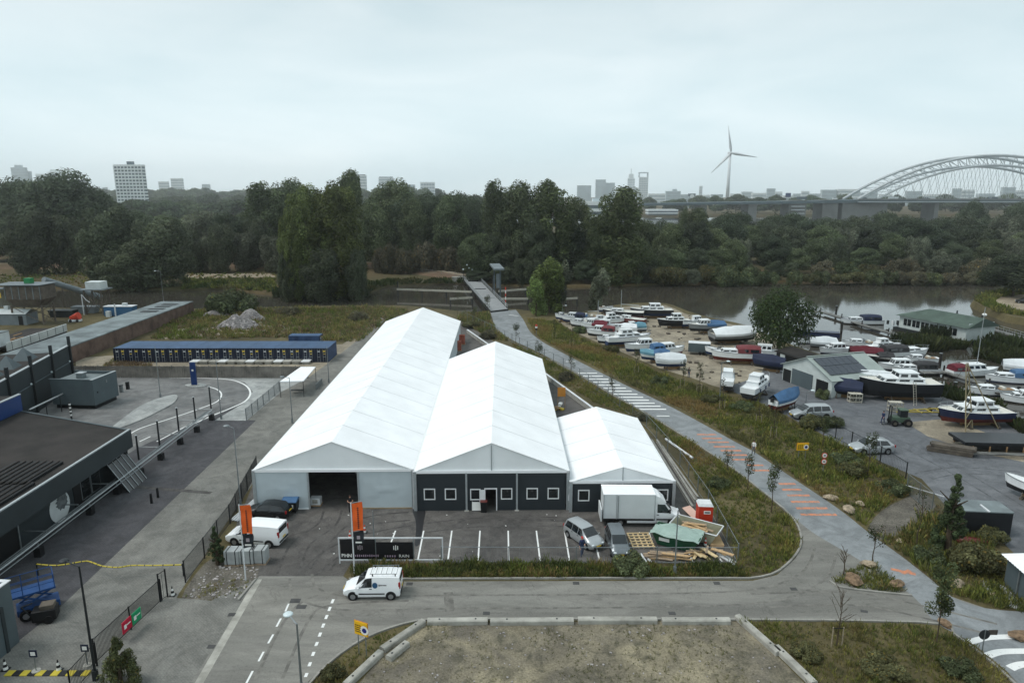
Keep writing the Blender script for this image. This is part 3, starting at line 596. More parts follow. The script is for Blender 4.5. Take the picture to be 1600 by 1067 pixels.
# ---- weeds and ground cover: blades and sprays nobody could count
def inside(P, poly):
    x, y = P[:, 0], P[:, 1]; c = np.zeros(len(P), bool); n = len(poly)
    for i in range(n):
        x0, y0 = poly[i][0], poly[i][1]; x1, y1 = poly[i - 1][0], poly[i - 1][1]
        if y0 == y1: continue
        c ^= ((y0 > y) != (y1 > y)) & (x < (x1 - x0) * (y - y0) / (y1 - y0) + x0)
    return c
def weeds(name, label, poly, dens, h, pal, blades=8, wd=0.05, z=0.0, seed=1, cat='weeds', patch=0.35, keep=0.15, lean=0.55):
    rs = np.random.RandomState(seed); poly = [(p[0], p[1]) for p in poly]; A = np.array(poly); lo, hi = A.min(0), A.max(0)
    N = int((hi[0] - lo[0]) * (hi[1] - lo[1]) * dens * 1.35); P = rs.uniform(lo, hi, (N, 2)); P = P[inside(P, poly)]
    nv = np.array([noise.noise((p[0] * patch, p[1] * patch, seed * 3.1)) for p in P]); nv2 = np.array([noise.noise((p[0] * patch * .35, p[1] * patch * .35, seed * 7.7)) for p in P])
    k = nv > -0.55 + keep - rs.uniform(0, .5, len(P)); P, nv, nv2 = P[k], nv[k], nv2[k]; n = len(P)
    hh = 0.8 * h * (0.45 + 0.9 * (nv + 0.5).clip(0, 1.3)) * rs.uniform(0.6, 1.4, n)
    pal = np.array(pal) * np.array([.76, .86, .80]); idx = ((nv2 * 0.9 + 0.5 + rs.normal(0, .16, n)).clip(0, .999) * len(pal)).astype(int); base = pal[idx]
    a = rs.uniform(0, 6.283, (n, blades)); r0 = rs.uniform(0, 1, (n, blades)) * hh[:, None] * 0.35; ln = rs.uniform(0.15, lean, (n, blades)) * hh[:, None]; hb = hh[:, None] * rs.uniform(0.5, 1.15, (n, blades))
    x0 = P[:, 0:1] + np.cos(a) * r0; y0 = P[:, 1:2] + np.sin(a) * r0
    x1 = x0 + np.cos(a) * ln; y1 = y0 + np.sin(a) * ln; w_ = wd * 0.46 * (0.5 + hh[:, None]) * rs.uniform(.6, 1.4, (n, blades)); b = rs.uniform(0, 6.283, (n, blades)); dx, dy = np.cos(b) * w_, np.sin(b) * w_
    zz = np.full_like(x0, z)
    V = np.stack([np.stack([x0 - dx, y0 - dy, zz], -1), np.stack([x0 + dx, y0 + dy, zz + hb * .05], -1), np.stack([x1 + dx * .9, y1 + dy * .9, z + hb * 0.85], -1), np.stack([x1 - dx * .5, y1 - dy * .5, z + hb], -1)], 2).reshape(-1, 3)
    T = (base[:, None, :] * rs.uniform(.6, 1.45, (n, blades, 1))).reshape(-1, 3)
    o = link(name, mesh_np(name, V, np.arange(len(V)).reshape(-1, 4), np.repeat(T, 4, 0), 'weed')); tag(o, label, cat, kind='stuff'); return o
P_DRY = [S(158, 128, 88), S(142, 122, 80), S(134, 128, 74), S(164, 148, 84), S(116, 118, 64), S(140, 128, 94)]
P_GRN = [S(104, 112, 60), S(122, 124, 64), S(134, 130, 70), S(98, 102, 62), S(150, 138, 80), S(116, 108, 74)]
P_FLD = [S(146, 130, 84), S(124, 124, 70), S(158, 138, 92), S(108, 114, 66), S(150, 126, 92), S(126, 102, 84)]
P_REED = [S(62, 68, 44), S(70, 76, 46), S(78, 78, 50), S(58, 62, 46)]
P_HDG = [S(82, 90, 52), S(94, 102, 56), S(106, 106, 62), S(78, 82, 56), S(120, 114, 70)]
weeds('verge_weeds', 'dry weeds on the wedge between tents and cycle road', gp((1155, 880), (1178, 903), (1212, 893), (1240, 869), (1250, 845), (1241, 817), (1218, 794), (1182, 766), (1125, 721), (1015, 653), (962, 624), (896, 585), (857, 564), (826, 549), (798, 537), (862, 588), (930, 630), (1002, 656), (1052, 694), (1110, 784)), 9, 0.5, P_DRY[:4] + P_GRN + P_GRN[:2], seed=1)
weeds('verge_weeds', 'rusty brown weeds between cycle road and boatyard', gp((824, 498), (868, 503), (905, 528), (960, 552), (1030, 583), (1075, 600), (1130, 618), (1190, 634), (1235, 656), (1330, 705), (1400, 735), (1428, 765), (1395, 785), (1370, 800), (1352, 823), (1311, 792), (1229, 736), (1182, 704), (1152, 688), (1058, 636), (975, 596), (911, 564), (873, 544), (848, 531), (832, 517)), 7, 0.65, P_DRY[:4] + P_GRN, seed=2, wd=0.06)
weeds('verge_weeds', 'green scrub on the bank below the boatyard gate', gp((1362, 834), (1400, 842), (1440, 815), (1465, 790), (1500, 820), (1545, 850), (1570, 900), (1545, 945), (1492, 930), (1460, 905), (1412, 867)), 12, 0.75, P_GRN + P_DRY[:2], seed=3)
weeds('verge_weeds', 'mixed green weeds in the corner plot, bottom right', gp((1160, 974), (1440, 977), (1516, 1008), (1572, 1053), (1600, 1085), (1600, 1110), (1300, 1110), (1222, 1025)), 16, 0.42, P_GRN + P_DRY[1:4], seed=4, blades=7, wd=0.035)
weeds('verge_weeds', 'weeds on the kerbed strip left of the vacant lot', gp((478, 1085), (489, 1068), (522, 1034), (562, 1006), (602, 988), (652, 974), (600, 1016), (540, 1068), (525, 1100)), 14, 0.35, P_GRN + P_DRY, seed=5, wd=0.035)
weeds('lot_weeds', 'thin dry weeds scattered over the sandy vacant lot', gp((540, 1100), (605, 1024), (668, 976), (1135, 973), (1212, 1030), (1280, 1100)), 5, 0.16, [S(150, 138, 104), S(120, 114, 76), S(104, 104, 66)], seed=6, wd=0.025, keep=0.56)
weeds('hedge_weeds', 'dark weedy hedge strip along the parking bays', gp((560, 884), (700, 881), (1150, 881), (1176, 901), (900, 902), (640, 903), (552, 902)), 26, 0.55, P_HDG + P_GRN[:2] + P_DRY[:2], seed=7, blades=8, wd=0.05, keep=-0.02, patch=.8)
weeds('hedge_weeds', 'dry grass foot of the hedge strip beside the kerb', gp((560, 896), (900, 896), (1170, 896), (1176, 902), (640, 903), (552, 902)), 22, 0.3, P_DRY, seed=8, wd=0.035)
weeds('field_weeds', 'yellow green weeds on the waste ground behind the containers', gp((235, 530), (260, 505), (310, 486), (400, 483), (520, 480), (612, 480), (640, 484), (598, 506), (560, 535), (420, 527), (330, 530)), 2.6, 0.85, P_FLD + P_GRN[:2], seed=9, wd=0.1, blades=7)
weeds('field_weeds', 'weeds and shrubs left of the footbridge landing', gp((715, 500), (722, 489), (762, 490), (767, 502), (773, 516), (796, 534), (770, 530)), 3.5, 0.9, P_FLD + P_GRN, seed=10, wd=0.09)
weeds('island_weeds', 'weeds on the small kerbed traffic island', gp((1300, 908), (1330, 890), (1365, 880), (1395, 905), (1420, 928), (1330, 919)), 22, 0.5, P_GRN + P_DRY[:2], seed=11, wd=0.04)
weeds('path_weeds', 'weeds beside the pale garden path at the right edge', gp((1560, 905), (1600, 930), (1620, 960), (1590, 955), (1545, 948)), 16, 0.5, P_GRN, seed=12, wd=0.04)
weeds('bank_reeds', 'reeds and grass along the far river bank, left', gp((285, 438), (430, 436), (432, 458), (350, 450), (285, 452), z=-0.9), 0.8, 1.2, P_HDG + P_GRN, seed=13, wd=0.22, z=-0.9)
weeds('bank_reeds', 'green reeds at the foot of the brown dike slope', gp((562, 442), (640, 437), (722, 440), (722, 443), (650, 443), (600, 447), (566, 460), z=-0.9), 0.9, 1.3, [S(74, 80, 44), S(62, 70, 42), S(84, 80, 50)], seed=14, wd=0.22, z=-0.9)
weeds('bank_reeds', 'pale reeds around the islet of tall trees', gp((425, 452), (570, 450), (575, 461), (500, 464), (428, 462), z=-0.9), 1.6, 1.8, [S(84, 92, 76), S(70, 78, 58), S(60, 66, 46)], seed=15, wd=0.2, z=-1.4)
weeds('bank_reeds', 'dark reed bed before the green roofed houseboat', gp((1396, 531), (1420, 526), (1470, 530), (1508, 540), (1506, 545), (1450, 549), (1402, 541), z=-1.6), 9, 1.9, P_REED, seed=16, wd=0.1, z=-1.6)
weeds('bank_reeds', 'dark reed bed right of the houseboat walkway', gp((1528, 545), (1560, 535), (1640, 540), (1640, 570), (1560, 568), (1525, 558), z=-1.6), 9, 2.0, P_REED, seed=17, wd=0.1, z=-1.6)
weeds('bank_reeds', 'grassy rim of the sandy spit at the right edge', gp((1523, 470), (1545, 459), (1600, 453), (1600, 460), (1562, 464), (1550, 474), (1590, 490), (1620, 496), (1560, 489)), 3, 1.3, P_GRN, seed=18, wd=0.14)
weeds('bank_hedge', 'dark ivy hedge along the boatyard quay', gp((1446, 604), (1520, 626), (1560, 640), (1605, 670), (1600, 680), (1555, 648), (1515, 634), (1446, 612)), 22, 1.5, P_REED, seed=19, wd=0.07, blades=9)
weeds('dump_weeds', 'low weeds on the soil by the left flagpole', gp((285, 936), (330, 905), (400, 906), (372, 934)), 6, 0.25, P_DRY, seed=20, wd=0.04, keep=0.4)
weeds('court_weeds', 'tufts of weeds beside the leftmost blue container', gp((160, 573), (176, 560), (240, 566), (236, 574), (180, 575)), 6, 0.6, P_FLD, seed=21, wd=0.08)
weeds('meadow_grass', 'rough grass of the far meadow beneath the wood', gp((-60, 430), (150, 428), (430, 426), (430, 432), (290, 438), (130, 448), (0, 446), (-60, 445), z=-0.9), 0.2, 0.7, P_GRN + P_DRY, seed=22, wd=0.25, z=-0.9)
# ---- young trees and shrubs beside the roads
def sapling(px, py, h, wd, leafn, label, seed, stake=True, base=(0.05, 0.065, 0.03), dens=1.0):
    q = G(px, py); t = thing('young_tree', label, 'young tree', q, 0)
    rs = random.Random(seed); m = MB(); pts = [Vector((rs.uniform(-.05, .05) * i, rs.uniform(-.05, .05) * i, h * i / 4)) for i in range(5)]
    for i in range(4): m.cyl(pts[i], pts[i + 1], 0.055 * (1 - .2 * i), 0.055 * (1 - .2 * (i + 1)), 6)
    tips = []
    for i in range(14):
        f = rs.uniform(.38, .98); p = Vector((0, 0, h * f)); a = rs.uniform(0, 6.28); l = wd * rs.uniform(.3, .55) * (1.25 - f * .7)
        q2 = p + Vector((math.cos(a) * l, math.sin(a) * l, l * rs.uniform(.8, 1.8))); m.cyl(p, q2, 0.022, 0.008, 4); tips.append((p, q2))
        for j in range(2):
            b = a + rs.uniform(-.9, .9); p3 = p.lerp(q2, rs.uniform(.3, .8)); m.cyl(p3, p3 + Vector((math.cos(b) * l * .5, math.sin(b) * l * .5, l * .6)), 0.012, 0.006, 3)
    m.build('trunk', 'bark', t)
    if leafn:
        lob = [((p.lerp(q2, .75)).x, (p.lerp(q2, .75)).y, (p.lerp(q2, .75)).z, wd * .2, wd * .2, wd * .26) for p, q2 in tips]
        link('crown', crown('crown', lob, int(leafn * 1.7), 0.07, seed, base, yellow=.05), t)
    if stake:
        for s in (-1, 1): MB().cyl((s * .35, 0, -.2), (s * .35, 0, 1.5), 0.04, n=6).build('stake', 'bark_pale', t)
        bx('tie', (0, 0, 1.4), (.7, .03, .06), 'black_plastic', t)
    return t
SAP = [(1307, 1010, 4.2, 1.6, 0, 'bare young tree with black tie in the corner plot'), (1462, 1010, 5.6, 1.9, 1500, 'leafy dark young tree at the corner of the crossing'), (1363, 880, 3.2, 1.5, 140, 'thin twiggy young tree on the traffic island'), (1318, 898, 2.2, 1.2, 0, 'bare shrub at the left tip of the traffic island'),
 (1205, 800, 4.6, 1.6, 500, 'young tree on the inside of the cycle road bend'), (1168, 764, 3.4, 1.3, 260, 'smaller young tree behind the one on the bend'), (1432, 855, 5.5, 1.5, 60, 'thin bare trunked tree beside the gravel entrance'), (1355, 745, 4.6, 1.6, 420, 'young tree in front of the silver hatchback outside the yard'), (1136, 742, 2.6, 1.4, 200, 'low shrub beside the orange bars'),
 (1285, 700, 3.6, 1.5, 320, 'young tree right of the yellow board on two legs'), (1208, 684, 4.2, 1.0, 40, 'bare staked sapling before the blue covered boat'), (1185, 664, 4.4, 1.0, 40, 'bare staked sapling before the white cabin boats'), (1128, 640, 4.4, 1.0, 60, 'staked sapling below the white stern boat'), (1092, 615, 4.6, 1.2, 260, 'staked sapling behind the sand yard, right'), (1066, 606, 4.4, 1.2, 220, 'staked sapling behind the sand yard, left'),
 (994, 585, 4.4, 1.1, 140, 'staked sapling with pale stake in front of the blue tarp boats'), (956, 628, 3.8, 1.4, 180, 'young tree among the white bars of the cycle road'), (892, 590, 3.6, 1.4, 160, 'young tree at the first white bars'), (893, 542, 4.4, 0.9, 60, 'thin sapling with orange stake below the boats'), (866, 530, 4.0, 0.9, 60, 'thin sapling with orange stake beside the cycle road'),
 (842, 572, 4.2, 1.8, 420, 'leafy young tree behind the right tent corner'), (806, 540, 4.2, 1.8, 360, 'leafy young tree on the path behind the middle tent'), (762, 500, 5.5, 2.2, 520, 'pale green slender tree left of the footbridge'), (742, 512, 5.0, 1.6, 260, 'slender tree at the river edge behind the left tent'), (715, 492, 5.0, 2.0, 300, 'thin tree at the back corner of the left tent'), (655, 482, 4.6, 2.0, 200, 'thin green tree by the river behind the left tent')]
for i, a in enumerate(SAP): sapling(*a[:5], a[5], 100 + i, stake=i in (0, 10, 11, 12, 13, 14, 15, 18, 19))
q = G(1480, 862); tree('pine', q.x, q.y, 7.0, 3.2, 'upright young conifer beside the boatyard gate')
for i, (px, py, h, wd, lb, k) in enumerate([(190, 1072, 3.4, 3.0, 'bushy green pine at the bottom edge beside the gate', 'conifer'), (340, 882, 3.4, 1.8, 'small dark conifer at the fence by the white van', 'pine'), (985, 892, 1.7, 3.0, 'round dark shrub in the hedge before the small parked car', 'bush1'), (1122, 760, 1.1, 2.4, 'dark shrub on the slope beside the right tent', 'bush1'), (998, 655, 1.2, 2.4, 'reddish shrub beside the cycle road bars', 'bush2'), (884, 594, 1.5, 3.0, 'reddish bare shrub on the verge behind the right tent', 'bush2'),
   (1452, 878, 1.5, 2.6, 'dense shrub on the slope under the conifer', 'bush1'), (1520, 890, 2.4, 3.8, 'yellowing shrub beside the white roofed shed', 'bush0'), (1548, 846, 1.4, 2.4, 'dark shrub against the dark container', 'bush0'), (1300, 664, 1.2, 3.4, 'dark shrub on the boatyard fence behind the silver minibus', 'bush1'), (1270, 668, 1.8, 3.4, 'green shrub in the verge below the silver minibus', 'bush0'), (1322, 722, 1.2, 3.4, 'dark shrub in the verge left of the silver hatchback', 'bush1'), (1395, 768, 1.3, 3.2, 'dark shrub at the low end of the verge by the gate', 'bush1'),
   (1330, 742, 1.5, 3.0, 'olive shrub in the verge behind the round signs', 'bush0'), (1110, 628, 1.2, 3.0, 'green shrub on the yard fence below the sand yard', 'bush0'), (1160, 640, 1.2, 3.4, 'dark shrub on the yard fence below the white boats', 'bush1'), (1030, 600, 1.5, 3.0, 'dark shrub under the white covered boat', 'bush1'), (905, 520, 1.7, 3.0, 'dark shrub under the first boats', 'bush1'), (955, 550, 1.5, 3.2, 'olive shrub under the blue striped boat', 'bush0'),
   (1260, 1025, .8, 2.0, 'low green shrub in the corner plot', 'bush0'), (1380, 1050, .8, 2.8, 'broad olive shrub in the corner plot, lower right', 'bush0'), (1500, 1050, .9, 2.4, 'dark shrub in the corner plot beside the crossing', 'bush1'), (520, 1058, 0.9, 1.6, 'low green shrub at the bottom kerb', 'bush0'), (735, 512, 1.8, 4.0, 'yellow flowering shrub behind the left tent', 'bush0'), (763, 528, 1.8, 4.0, 'reddish shrub before the footbridge ramp', 'bush2'), (560, 500, 2.2, 4.4, 'grey shrub on the waste ground near the left tent', 'bush2'), (450, 492, 2.2, 6.0, 'brown shrub on the river side of the waste ground', 'bush2')]):
    q = G(px, py); tree(k, q.x, q.y, h, wd, lb, 'shrub', 'shrub')
# ================================================================ tents
mk('tent_white', (0.84, 0.85, 0.86), 0.55, 0.05, 0.30, bump=0.12, bscale=0.9)
mk('tent_grey', S(186, 196, 200), 0.6, 0.05, 0.5, bump=0.15, bscale=1.2)
mk('tent_gable', S(236, 239, 240), 0.6, 0.04, 0.4, bump=0.1, bscale=1.0)
mk('alu', S(170, 176, 178), 0.45, 0.08, 3, metal=0.4)
mk('seam', S(176, 180, 182), 0.6, 0.05, 2)
mk('panel_dark', S(44, 50, 54), 0.5, 0.06, 0.8, spec=0.3)
mk('white_frame', S(222, 224, 224), 0.5, 0.05, 3)
mk('glass_dark', S(30, 34, 36), 0.08, 0.3, 0.8, spec=0.6)
mk('wood_sill', S(150, 132, 104), 0.8, 0.2, 2)
TY = R(0.86)
def wrinkled(name, x0, x1, z0, z1, mat, parent, y=0.0, seed=1, amp=0.07, nx=26, nz=14):
    m = MB(); vs = []
    for k in range(nz + 1):
        for i in range(nx + 1):
            x = x0 + (x1 - x0) * i / nx; z = z0 + (z1 - z0) * k / nz; e = math.sin(math.pi * i / nx) * math.sin(math.pi * min(1, k / nz + .12)) ** .5 if k < nz else 0
            d = noise.noise((x * 0.55 + seed, z * 1.7, seed)) * amp * 1.6 + noise.noise((x * 1.1, z * 4.5 + x * .8, seed + 9)) * amp
            vs.append((x, y - abs(d) * e, z))
    m.add(vs, [(k * (nx + 1) + i, k * (nx + 1) + i + 1, (k + 1) * (nx + 1) + i + 1, (k + 1) * (nx + 1) + i) for k in range(nz) for i in range(nx)])
    return m.build(name, mat, parent, smooth=True, fix=False)
def roof_panel_mesh(bay, half, rise, sgn, seed):
    n, k = 5, 8; vs = []; g = 0.035
    for j in range(k + 1):
        for i in range(n + 1):
            u = i / n; v = j / k; sag = -0.05 * math.sin(math.pi * u) * math.sin(math.pi * v) + noise.noise((u * 3 + seed, v * 3, seed * 2.3)) * 0.012 * math.sin(math.pi * u)
            vs.append((sgn * (half + 0.12) * (1 - v), g + u * (bay - 2 * g), rise * v - 0.045 * (1 - v) + sag))
    f = [(j * (n + 1) + i, j * (n + 1) + i + 1, (j + 1) * (n + 1) + i + 1, (j + 1) * (n + 1) + i) for j in range(k) for i in range(n)]
    if sgn < 0: f = [q[::-1] for q in f]
    return MB().add(vs, f).mesh('roof_panel', 'tent_white', smooth=True, fix=False)
def tent(label, x, y, width, eave, ridge, bays, bay):
    t = thing('white_tent', label, 'tent', (x, y, 0), TY); h = width / 2; rise = ridge - eave; Ln = bays * bay
    pm = {s: [roof_panel_mesh(bay, h, rise, s, q) for q in range(3)] for s in (-1, 1)}
    beam = MB()
    for s in (-1, 1): beam.quad((s * (h + .1), -.05, -.03), (0, -.05, rise - .005), (0, .05, rise - .005), (s * (h + .1), .05, -.03))
    bmh = beam.mesh('rafter', 'seam')
    for b in range(bays + 1):
        link('rafter', bmh, t, (0, b * bay + (0.06 if b == 0 else -0.06 if b == bays else 0), eave - 0.012))
        if b < bays:
            for s in (-1, 1): link('roof_panel', pm[s][(b * 2 + s) % 3], t, (0, b * bay, eave))
    for s in (-1, 1):
        MB().box((s * (h - .05), Ln / 2, eave / 2), (0.06, Ln - .1, eave)).build('side_wall', 'tent_grey', t)
        MB().box((s * (h + .06), Ln / 2, eave - .06), (0.10, Ln, .12)).build('eave_gutter', 'white_frame', t)
        MB().box((s * (h - .02), 0.0, eave / 2), (0.30, 0.22, eave)).build('corner_post', 'alu', t)
    g = MB(); g.add([(-h, 0.04, eave), (h, 0.04, eave), (0, 0.04, ridge - .03)], [(0, 1, 2)]); g.build('gable', 'tent_gable', t, fix=False)
    g = MB(); g.add([(-h, Ln - .04, eave), (h, Ln - .04, eave), (0, Ln - .04, ridge - .03)], [(2, 1, 0)]); g.build('gable', 'tent_gable', t, fix=False)
    MB().box((0, Ln - .06, eave / 2), (width - .2, 0.06, eave)).build('back_wall', 'tent_grey', t)
    MB().box((0, -0.04, eave - .02), (width + .2, 0.14, 0.26)).build('fascia', 'tent_white', t)
    fr = MB()
    for s in (-1, 1):
        a = Vector((s * (h + .1), -.03, eave - .02)); b = Vector((0, -.03, ridge + .02)); fr.cyl(a, b, 0.05, n=6)
    fr.build('gable_beam', 'white_frame', t)
    return t
def window(t, x, z0, z1, wd, y=-0.05, pane='glass_dark'):
    fr = MB(); b = .1
    for c, d in (((x, y, z0 + b / 2), (wd, .07, b)), ((x, y, z1 - b / 2), (wd, .07, b)), ((x - wd / 2 + b / 2, y, (z0 + z1) / 2), (b, .07, z1 - z0 - 2 * b)), ((x + wd / 2 - b / 2, y, (z0 + z1) / 2), (b, .07, z1 - z0 - 2 * b))): fr.box(c, d)
    o = fr.build('window', 'white_frame', t); MB().box((x, y + .015, (z0 + z1) / 2), (wd - 2 * b, .03, z1 - z0 - 2 * b)).build('pane', pane, o)
LT = tent('long left white tent with grey curtain front and open dark gateway', -17.15, 61.3, 15.25, 4.0, 6.85, 16, 4.85)
wrinkled('curtain', -7.5, -2.45, 0.05, 3.88, 'tent_grey', LT, -0.02, 3); wrinkled('curtain', 2.35, 7.5, 0.12, 3.88, 'tent_grey', LT, -0.02, 5)
for x in (-2.45, 2.35): bx('gate_post', (x, -.03, 1.95), (.16, .16, 3.8), 'alu', LT)
bx('sill', (4.9, -.03, .06), (5.1, .14, .12), 'wood_sill', LT); bx('sill', (-5.0, -.03, .05), (5.0, .14, .1), 'tent_gable', LT)
wrinkled('corner_drape', 7.62, 8.1, 0.02, 3.95, 'tent_white', LT, -0.25, 7, 0.1, 4, 14)
MT = tent('middle white tent with dark panelled front, windows and open door', -1.95, 61.0, 14.7, 4.0, 6.85, 9, 5.02)
def dark_panel(t, x0, x1, holes=(), h=3.9, y=0.0):
    """wall panel built of the strips round its openings"""
    xs = x0; m = MB()
    for a, b, z0, z1 in sorted(holes):
        m.box(((xs + a) / 2, y, h / 2), (a - xs, .08, h)); m.box(((a + b) / 2, y, (z1 + h) / 2), (b - a, .08, h - z1))
        if z0 > 0.02: m.box(((a + b) / 2, y, z0 / 2), (b - a, .08, z0))
        xs = b
    m.box(((xs + x1) / 2, y, h / 2), (x1 - xs, .08, h)); m.build('wall_panel', 'panel_dark', t)
def wn(c): return (c - .45, c + .45, 1.25, 2.2)
dark_panel(MT, -7.15, -2.5, [wn(-5.96), wn(-3.95)]); dark_panel(MT, -2.34, 2.34, [(-2.0, -1.15, 1.15, 2.15), (-0.58, 0.42, 0, 2.2), wn(1.43)]); dark_panel(MT, 2.5, 7.1, [wn(3.89), wn(5.92)])
for c in (-5.96, -3.95, 1.43, 3.89, 5.92): window(MT, c, 1.15, 2.3, 1.1)
window(MT, -1.57, 1.1, 2.25, 1.0)
for x in (-2.42, 2.42): bx('front_post', (x, -.06, 1.95), (.17, .2, 3.9), 'alu', MT); bx('post_foot', (x, -.12, .03), (.42, .36, .06), 'concrete', MT)
d = MB().box((-0.66, -.06, 1.12), (.10, .1, 2.2)).box((0.47, -.06, 1.12), (.10, .1, 2.2)).box((-.1, -.06, 2.26), (1.23, .1, .1)).build('door_frame', 'white_frame', MT)
dl = MB().box((-.90, -.08, 1.1), (.55, .05, 2.1)).build('door_leaf', 'white_frame', MT); bx('door_handle', (-.70, -.13, 1.05), (.12, .06, .04), 'alu', dl)
bx('gable_mullion', (0, -.0, 5.3), (.09, .1, 2.7), 'alu', MT)
wrinkled('corner_drape', 7.35, 7.75, 0.02, 3.0, 'tent_white', MT, -0.1, 8, 0.08, 4, 10)
RT = tent('short right white tent with dark panelled front behind the box truck', 10.55, 60.7, 9.9, 3.1, 4.55, 4, 4.7)
dark_panel(RT, -4.7, -0.05, [wn(-3.7)], h=3.0); dark_panel(RT, 0.05, 4.7, [wn(3.85)], h=3.0); window(RT, -3.7, 1.15, 2.3, 1.1); window(RT, 3.85, 1.15, 2.3, 1.1); bx('gable_mullion', (0, 0, 3.8), (.08, .1, 1.35), 'alu', RT)
# inside the left tent: racks and goods seen through the gateway
mk('shelf_steel', S(120, 124, 126), 0.5, 0.1, 2, metal=0.3); mk('carton', S(150, 122, 90), 0.8, 0.15, 2); mk('white_goods', S(200, 203, 205), 0.5, 0.08, 2)
for i, (lx, ly) in enumerate(((1.4, 9), (4.6, 10))):
    c = LT.matrix_world if False else Vector((-17.15 + lx, 61.3 + ly, 0))
    t = thing('storage_rack', ('steel storage rack with pale goods, left one inside the open tent', 'steel storage rack with pale goods, right one inside the open tent')[i], 'rack', c)
    for sx in (-1, 1):
        for sy in (-1, 1): bx('upright', (sx * 1.3, sy * .5, 1.5), (.1, .1, 3), 'shelf_steel', t)
    for z in (.5, 1.5, 2.5): bx('shelf', (0, 0, z), (2.6, 1.1, .08), 'shelf_steel', t); bx('goods', (rnd.uniform(-.3, .3), 0, z + .32), (1.8, .8, .55), 'white_goods' if z > 1 else 'carton', t)
t = thing('display_crate', 'pale crate of goods standing inside the tent gateway', 'crate', (-19.25, 62.2, 0))
bx('crate_body', (0, 0, .45), (1.0, .7, .7), 'white_goods', t); bx('pallet', (0, 0, .06), (1.1, .8, .12), 'carton', t); bx('panel', (0, -.37, .5), (.5, .03, .4), 'concrete', t)

# ================================================================ blue containers
mk('blue_steel', S(38, 58, 92), 0.5, 0.18, 0.8, orand=0.12, c2=S(52, 78, 116)); mk('blue_top', S(60, 84, 114), 0.55, 0.15, 0.6, orand=0.08); mk('navy', S(24, 32, 52), 0.5, 0.15, 1.2)
mk('plate_yellow', S(200, 176, 70), 0.5, 0.1, 2); mk('plate_white', S(205, 208, 210), 0.5, 0.1, 2)
def corrugated(x0, x1, y0, y1, z, along='x', pitch=.28, amp=.03):
    m = MB(); n = int((x1 - x0) / pitch) * 4; vs = []
    for i in range(n + 1):
        x = x0 + (x1 - x0) * i / n; h = amp if (i % 4) in (1, 2) else 0
        vs += [(x, y0, z + h), (x, y1, z + h)]
    return m.add(vs, [(2 * i, 2 * i + 2, 2 * i + 3, 2 * i + 1) for i in range(n)])
def container(label, loc, rz=0.0):
    t = thing('shipping_container', label, 'container', loc, rz, 'blue containers in a row')
    b = MB(); w_, l_, h_ = 2.38, 6.06, 2.59
    for s in (-1, 1): b.box((s * (w_ / 2 - .03), l_ / 2, h_ / 2), (.06, l_, h_))
    b.box((0, l_ - .03, h_ / 2), (w_ - .13, .06, h_)); b.box((0, l_ / 2, .08), (w_ - .13, l_ - .1, .12)); b.build('body', 'blue_steel', t)
    corrugated(-w_ / 2, w_ / 2, 0, l_, h_ + .005, amp=.02).build('roof', 'blue_top', t)
    b = MB()
    for s in (-1, 1): b.box((s * (w_ / 2 - .09), -.03, h_ / 2), (.16, .1, h_))
    b.box((0, -.03, h_ - .07), (w_ - .36, .1, .13)); b.box((0, -.03, .07), (w_ - .36, .1, .13)); b.build('door_frame', 'navy', t)
    for s in (-1, 1):
        d = bx('door', (s * .51, 0.0, h_ / 2), (.98, .05, h_ - .3), 'navy', t)
        for k in (.28, .72): MB().cyl((s * k, -.05, .12), (s * k, -.05, h_ - .12), .022, n=5).build('locking_bar', 'alu', d)
        bx('door_handle', (s * .5, -.07, 1.0), (.5, .04, .05), 'alu', d)
    bx('plate', (.5, -.06, 2.05), (.5, .015, .3), 'plate_yellow', t); bx('plate', (.55, -.06, 1.55), (.34, .015, .16), 'plate_yellow', t); bx('plate', (-.5, -.06, 2.0), (.42, .015, .18), 'plate_white', t)
    return t
p0 = G(179, 566); c0 = container('', (p0.x + 1.2, p0.y, 0.0), 0)
ORD = 'leftmost second third fourth fifth sixth seventh eighth ninth tenth eleventh twelfth thirteenth fourteenth fifteenth rightmost'.split()
for i in range(16):
    o = c0 if i == 0 else copy_tree(c0, location=(p0.x + 1.2 + i * 2.42, p0.y + rnd.uniform(-.08, .08), 0))
    o['label'] = f'{ORD[i]} blue container in the row' + (' counted from the left' if 0 < i < 15 else '')
    if i % 3 == 1:
        pl = [k for k in o.children if k.name.startswith('plate')]
        if len(pl) > 1: pl[1].location.x = -1.05
p = G(473, 545); copy_tree(c0, location=(p.x + 3.4, p.y + 1.2, 0.0), rotation_euler=(0, 0, R(90)), label='blue container lying sideways behind the right end of the row')

# ================================================================ fences, walls, posts
mk('board', S(104, 102, 98), 0.9, 0.3, 0.6, c2=S(128, 124, 118)); mk('brick_wall', S(92, 74, 66), 0.9, 0.25, 0.5, c2=S(116, 96, 86), bump=0.3); mk('rail_black', S(34, 36, 38), 0.5, 0.1, 3, metal=0.3)
def board_fence(label, a, b, h, seg=2.0, mat='board'):
    t = thing('board_fence', label, 'fence', a); Ln = (b - a).length; rz = yaw_of(a, b); t.rotation_euler = (0, 0, rz); n = int(Ln / seg); seg = Ln / n
    m = MB()
    for i in range(13): m.box((seg * (i + .5) / 13, rnd.uniform(-.02, .02), h / 2 + rnd.uniform(-.03, .03)), (seg / 13 - .02, .03, h))
    m.box((seg / 2, .05, h * .8), (seg, .05, .1)); m.box((seg / 2, .05, h * .25), (seg, .05, .1)); me = m.mesh('board_panel', mat)
    pm = MB().box((0, .08, h / 2 + .05), (.12, .12, h + .1)).mesh('post', mat)
    for i in range(n): link('board_panel', me, t, (i * seg, 0, 0)); link('post', pm, t, (i * seg, 0, 0))
    return t
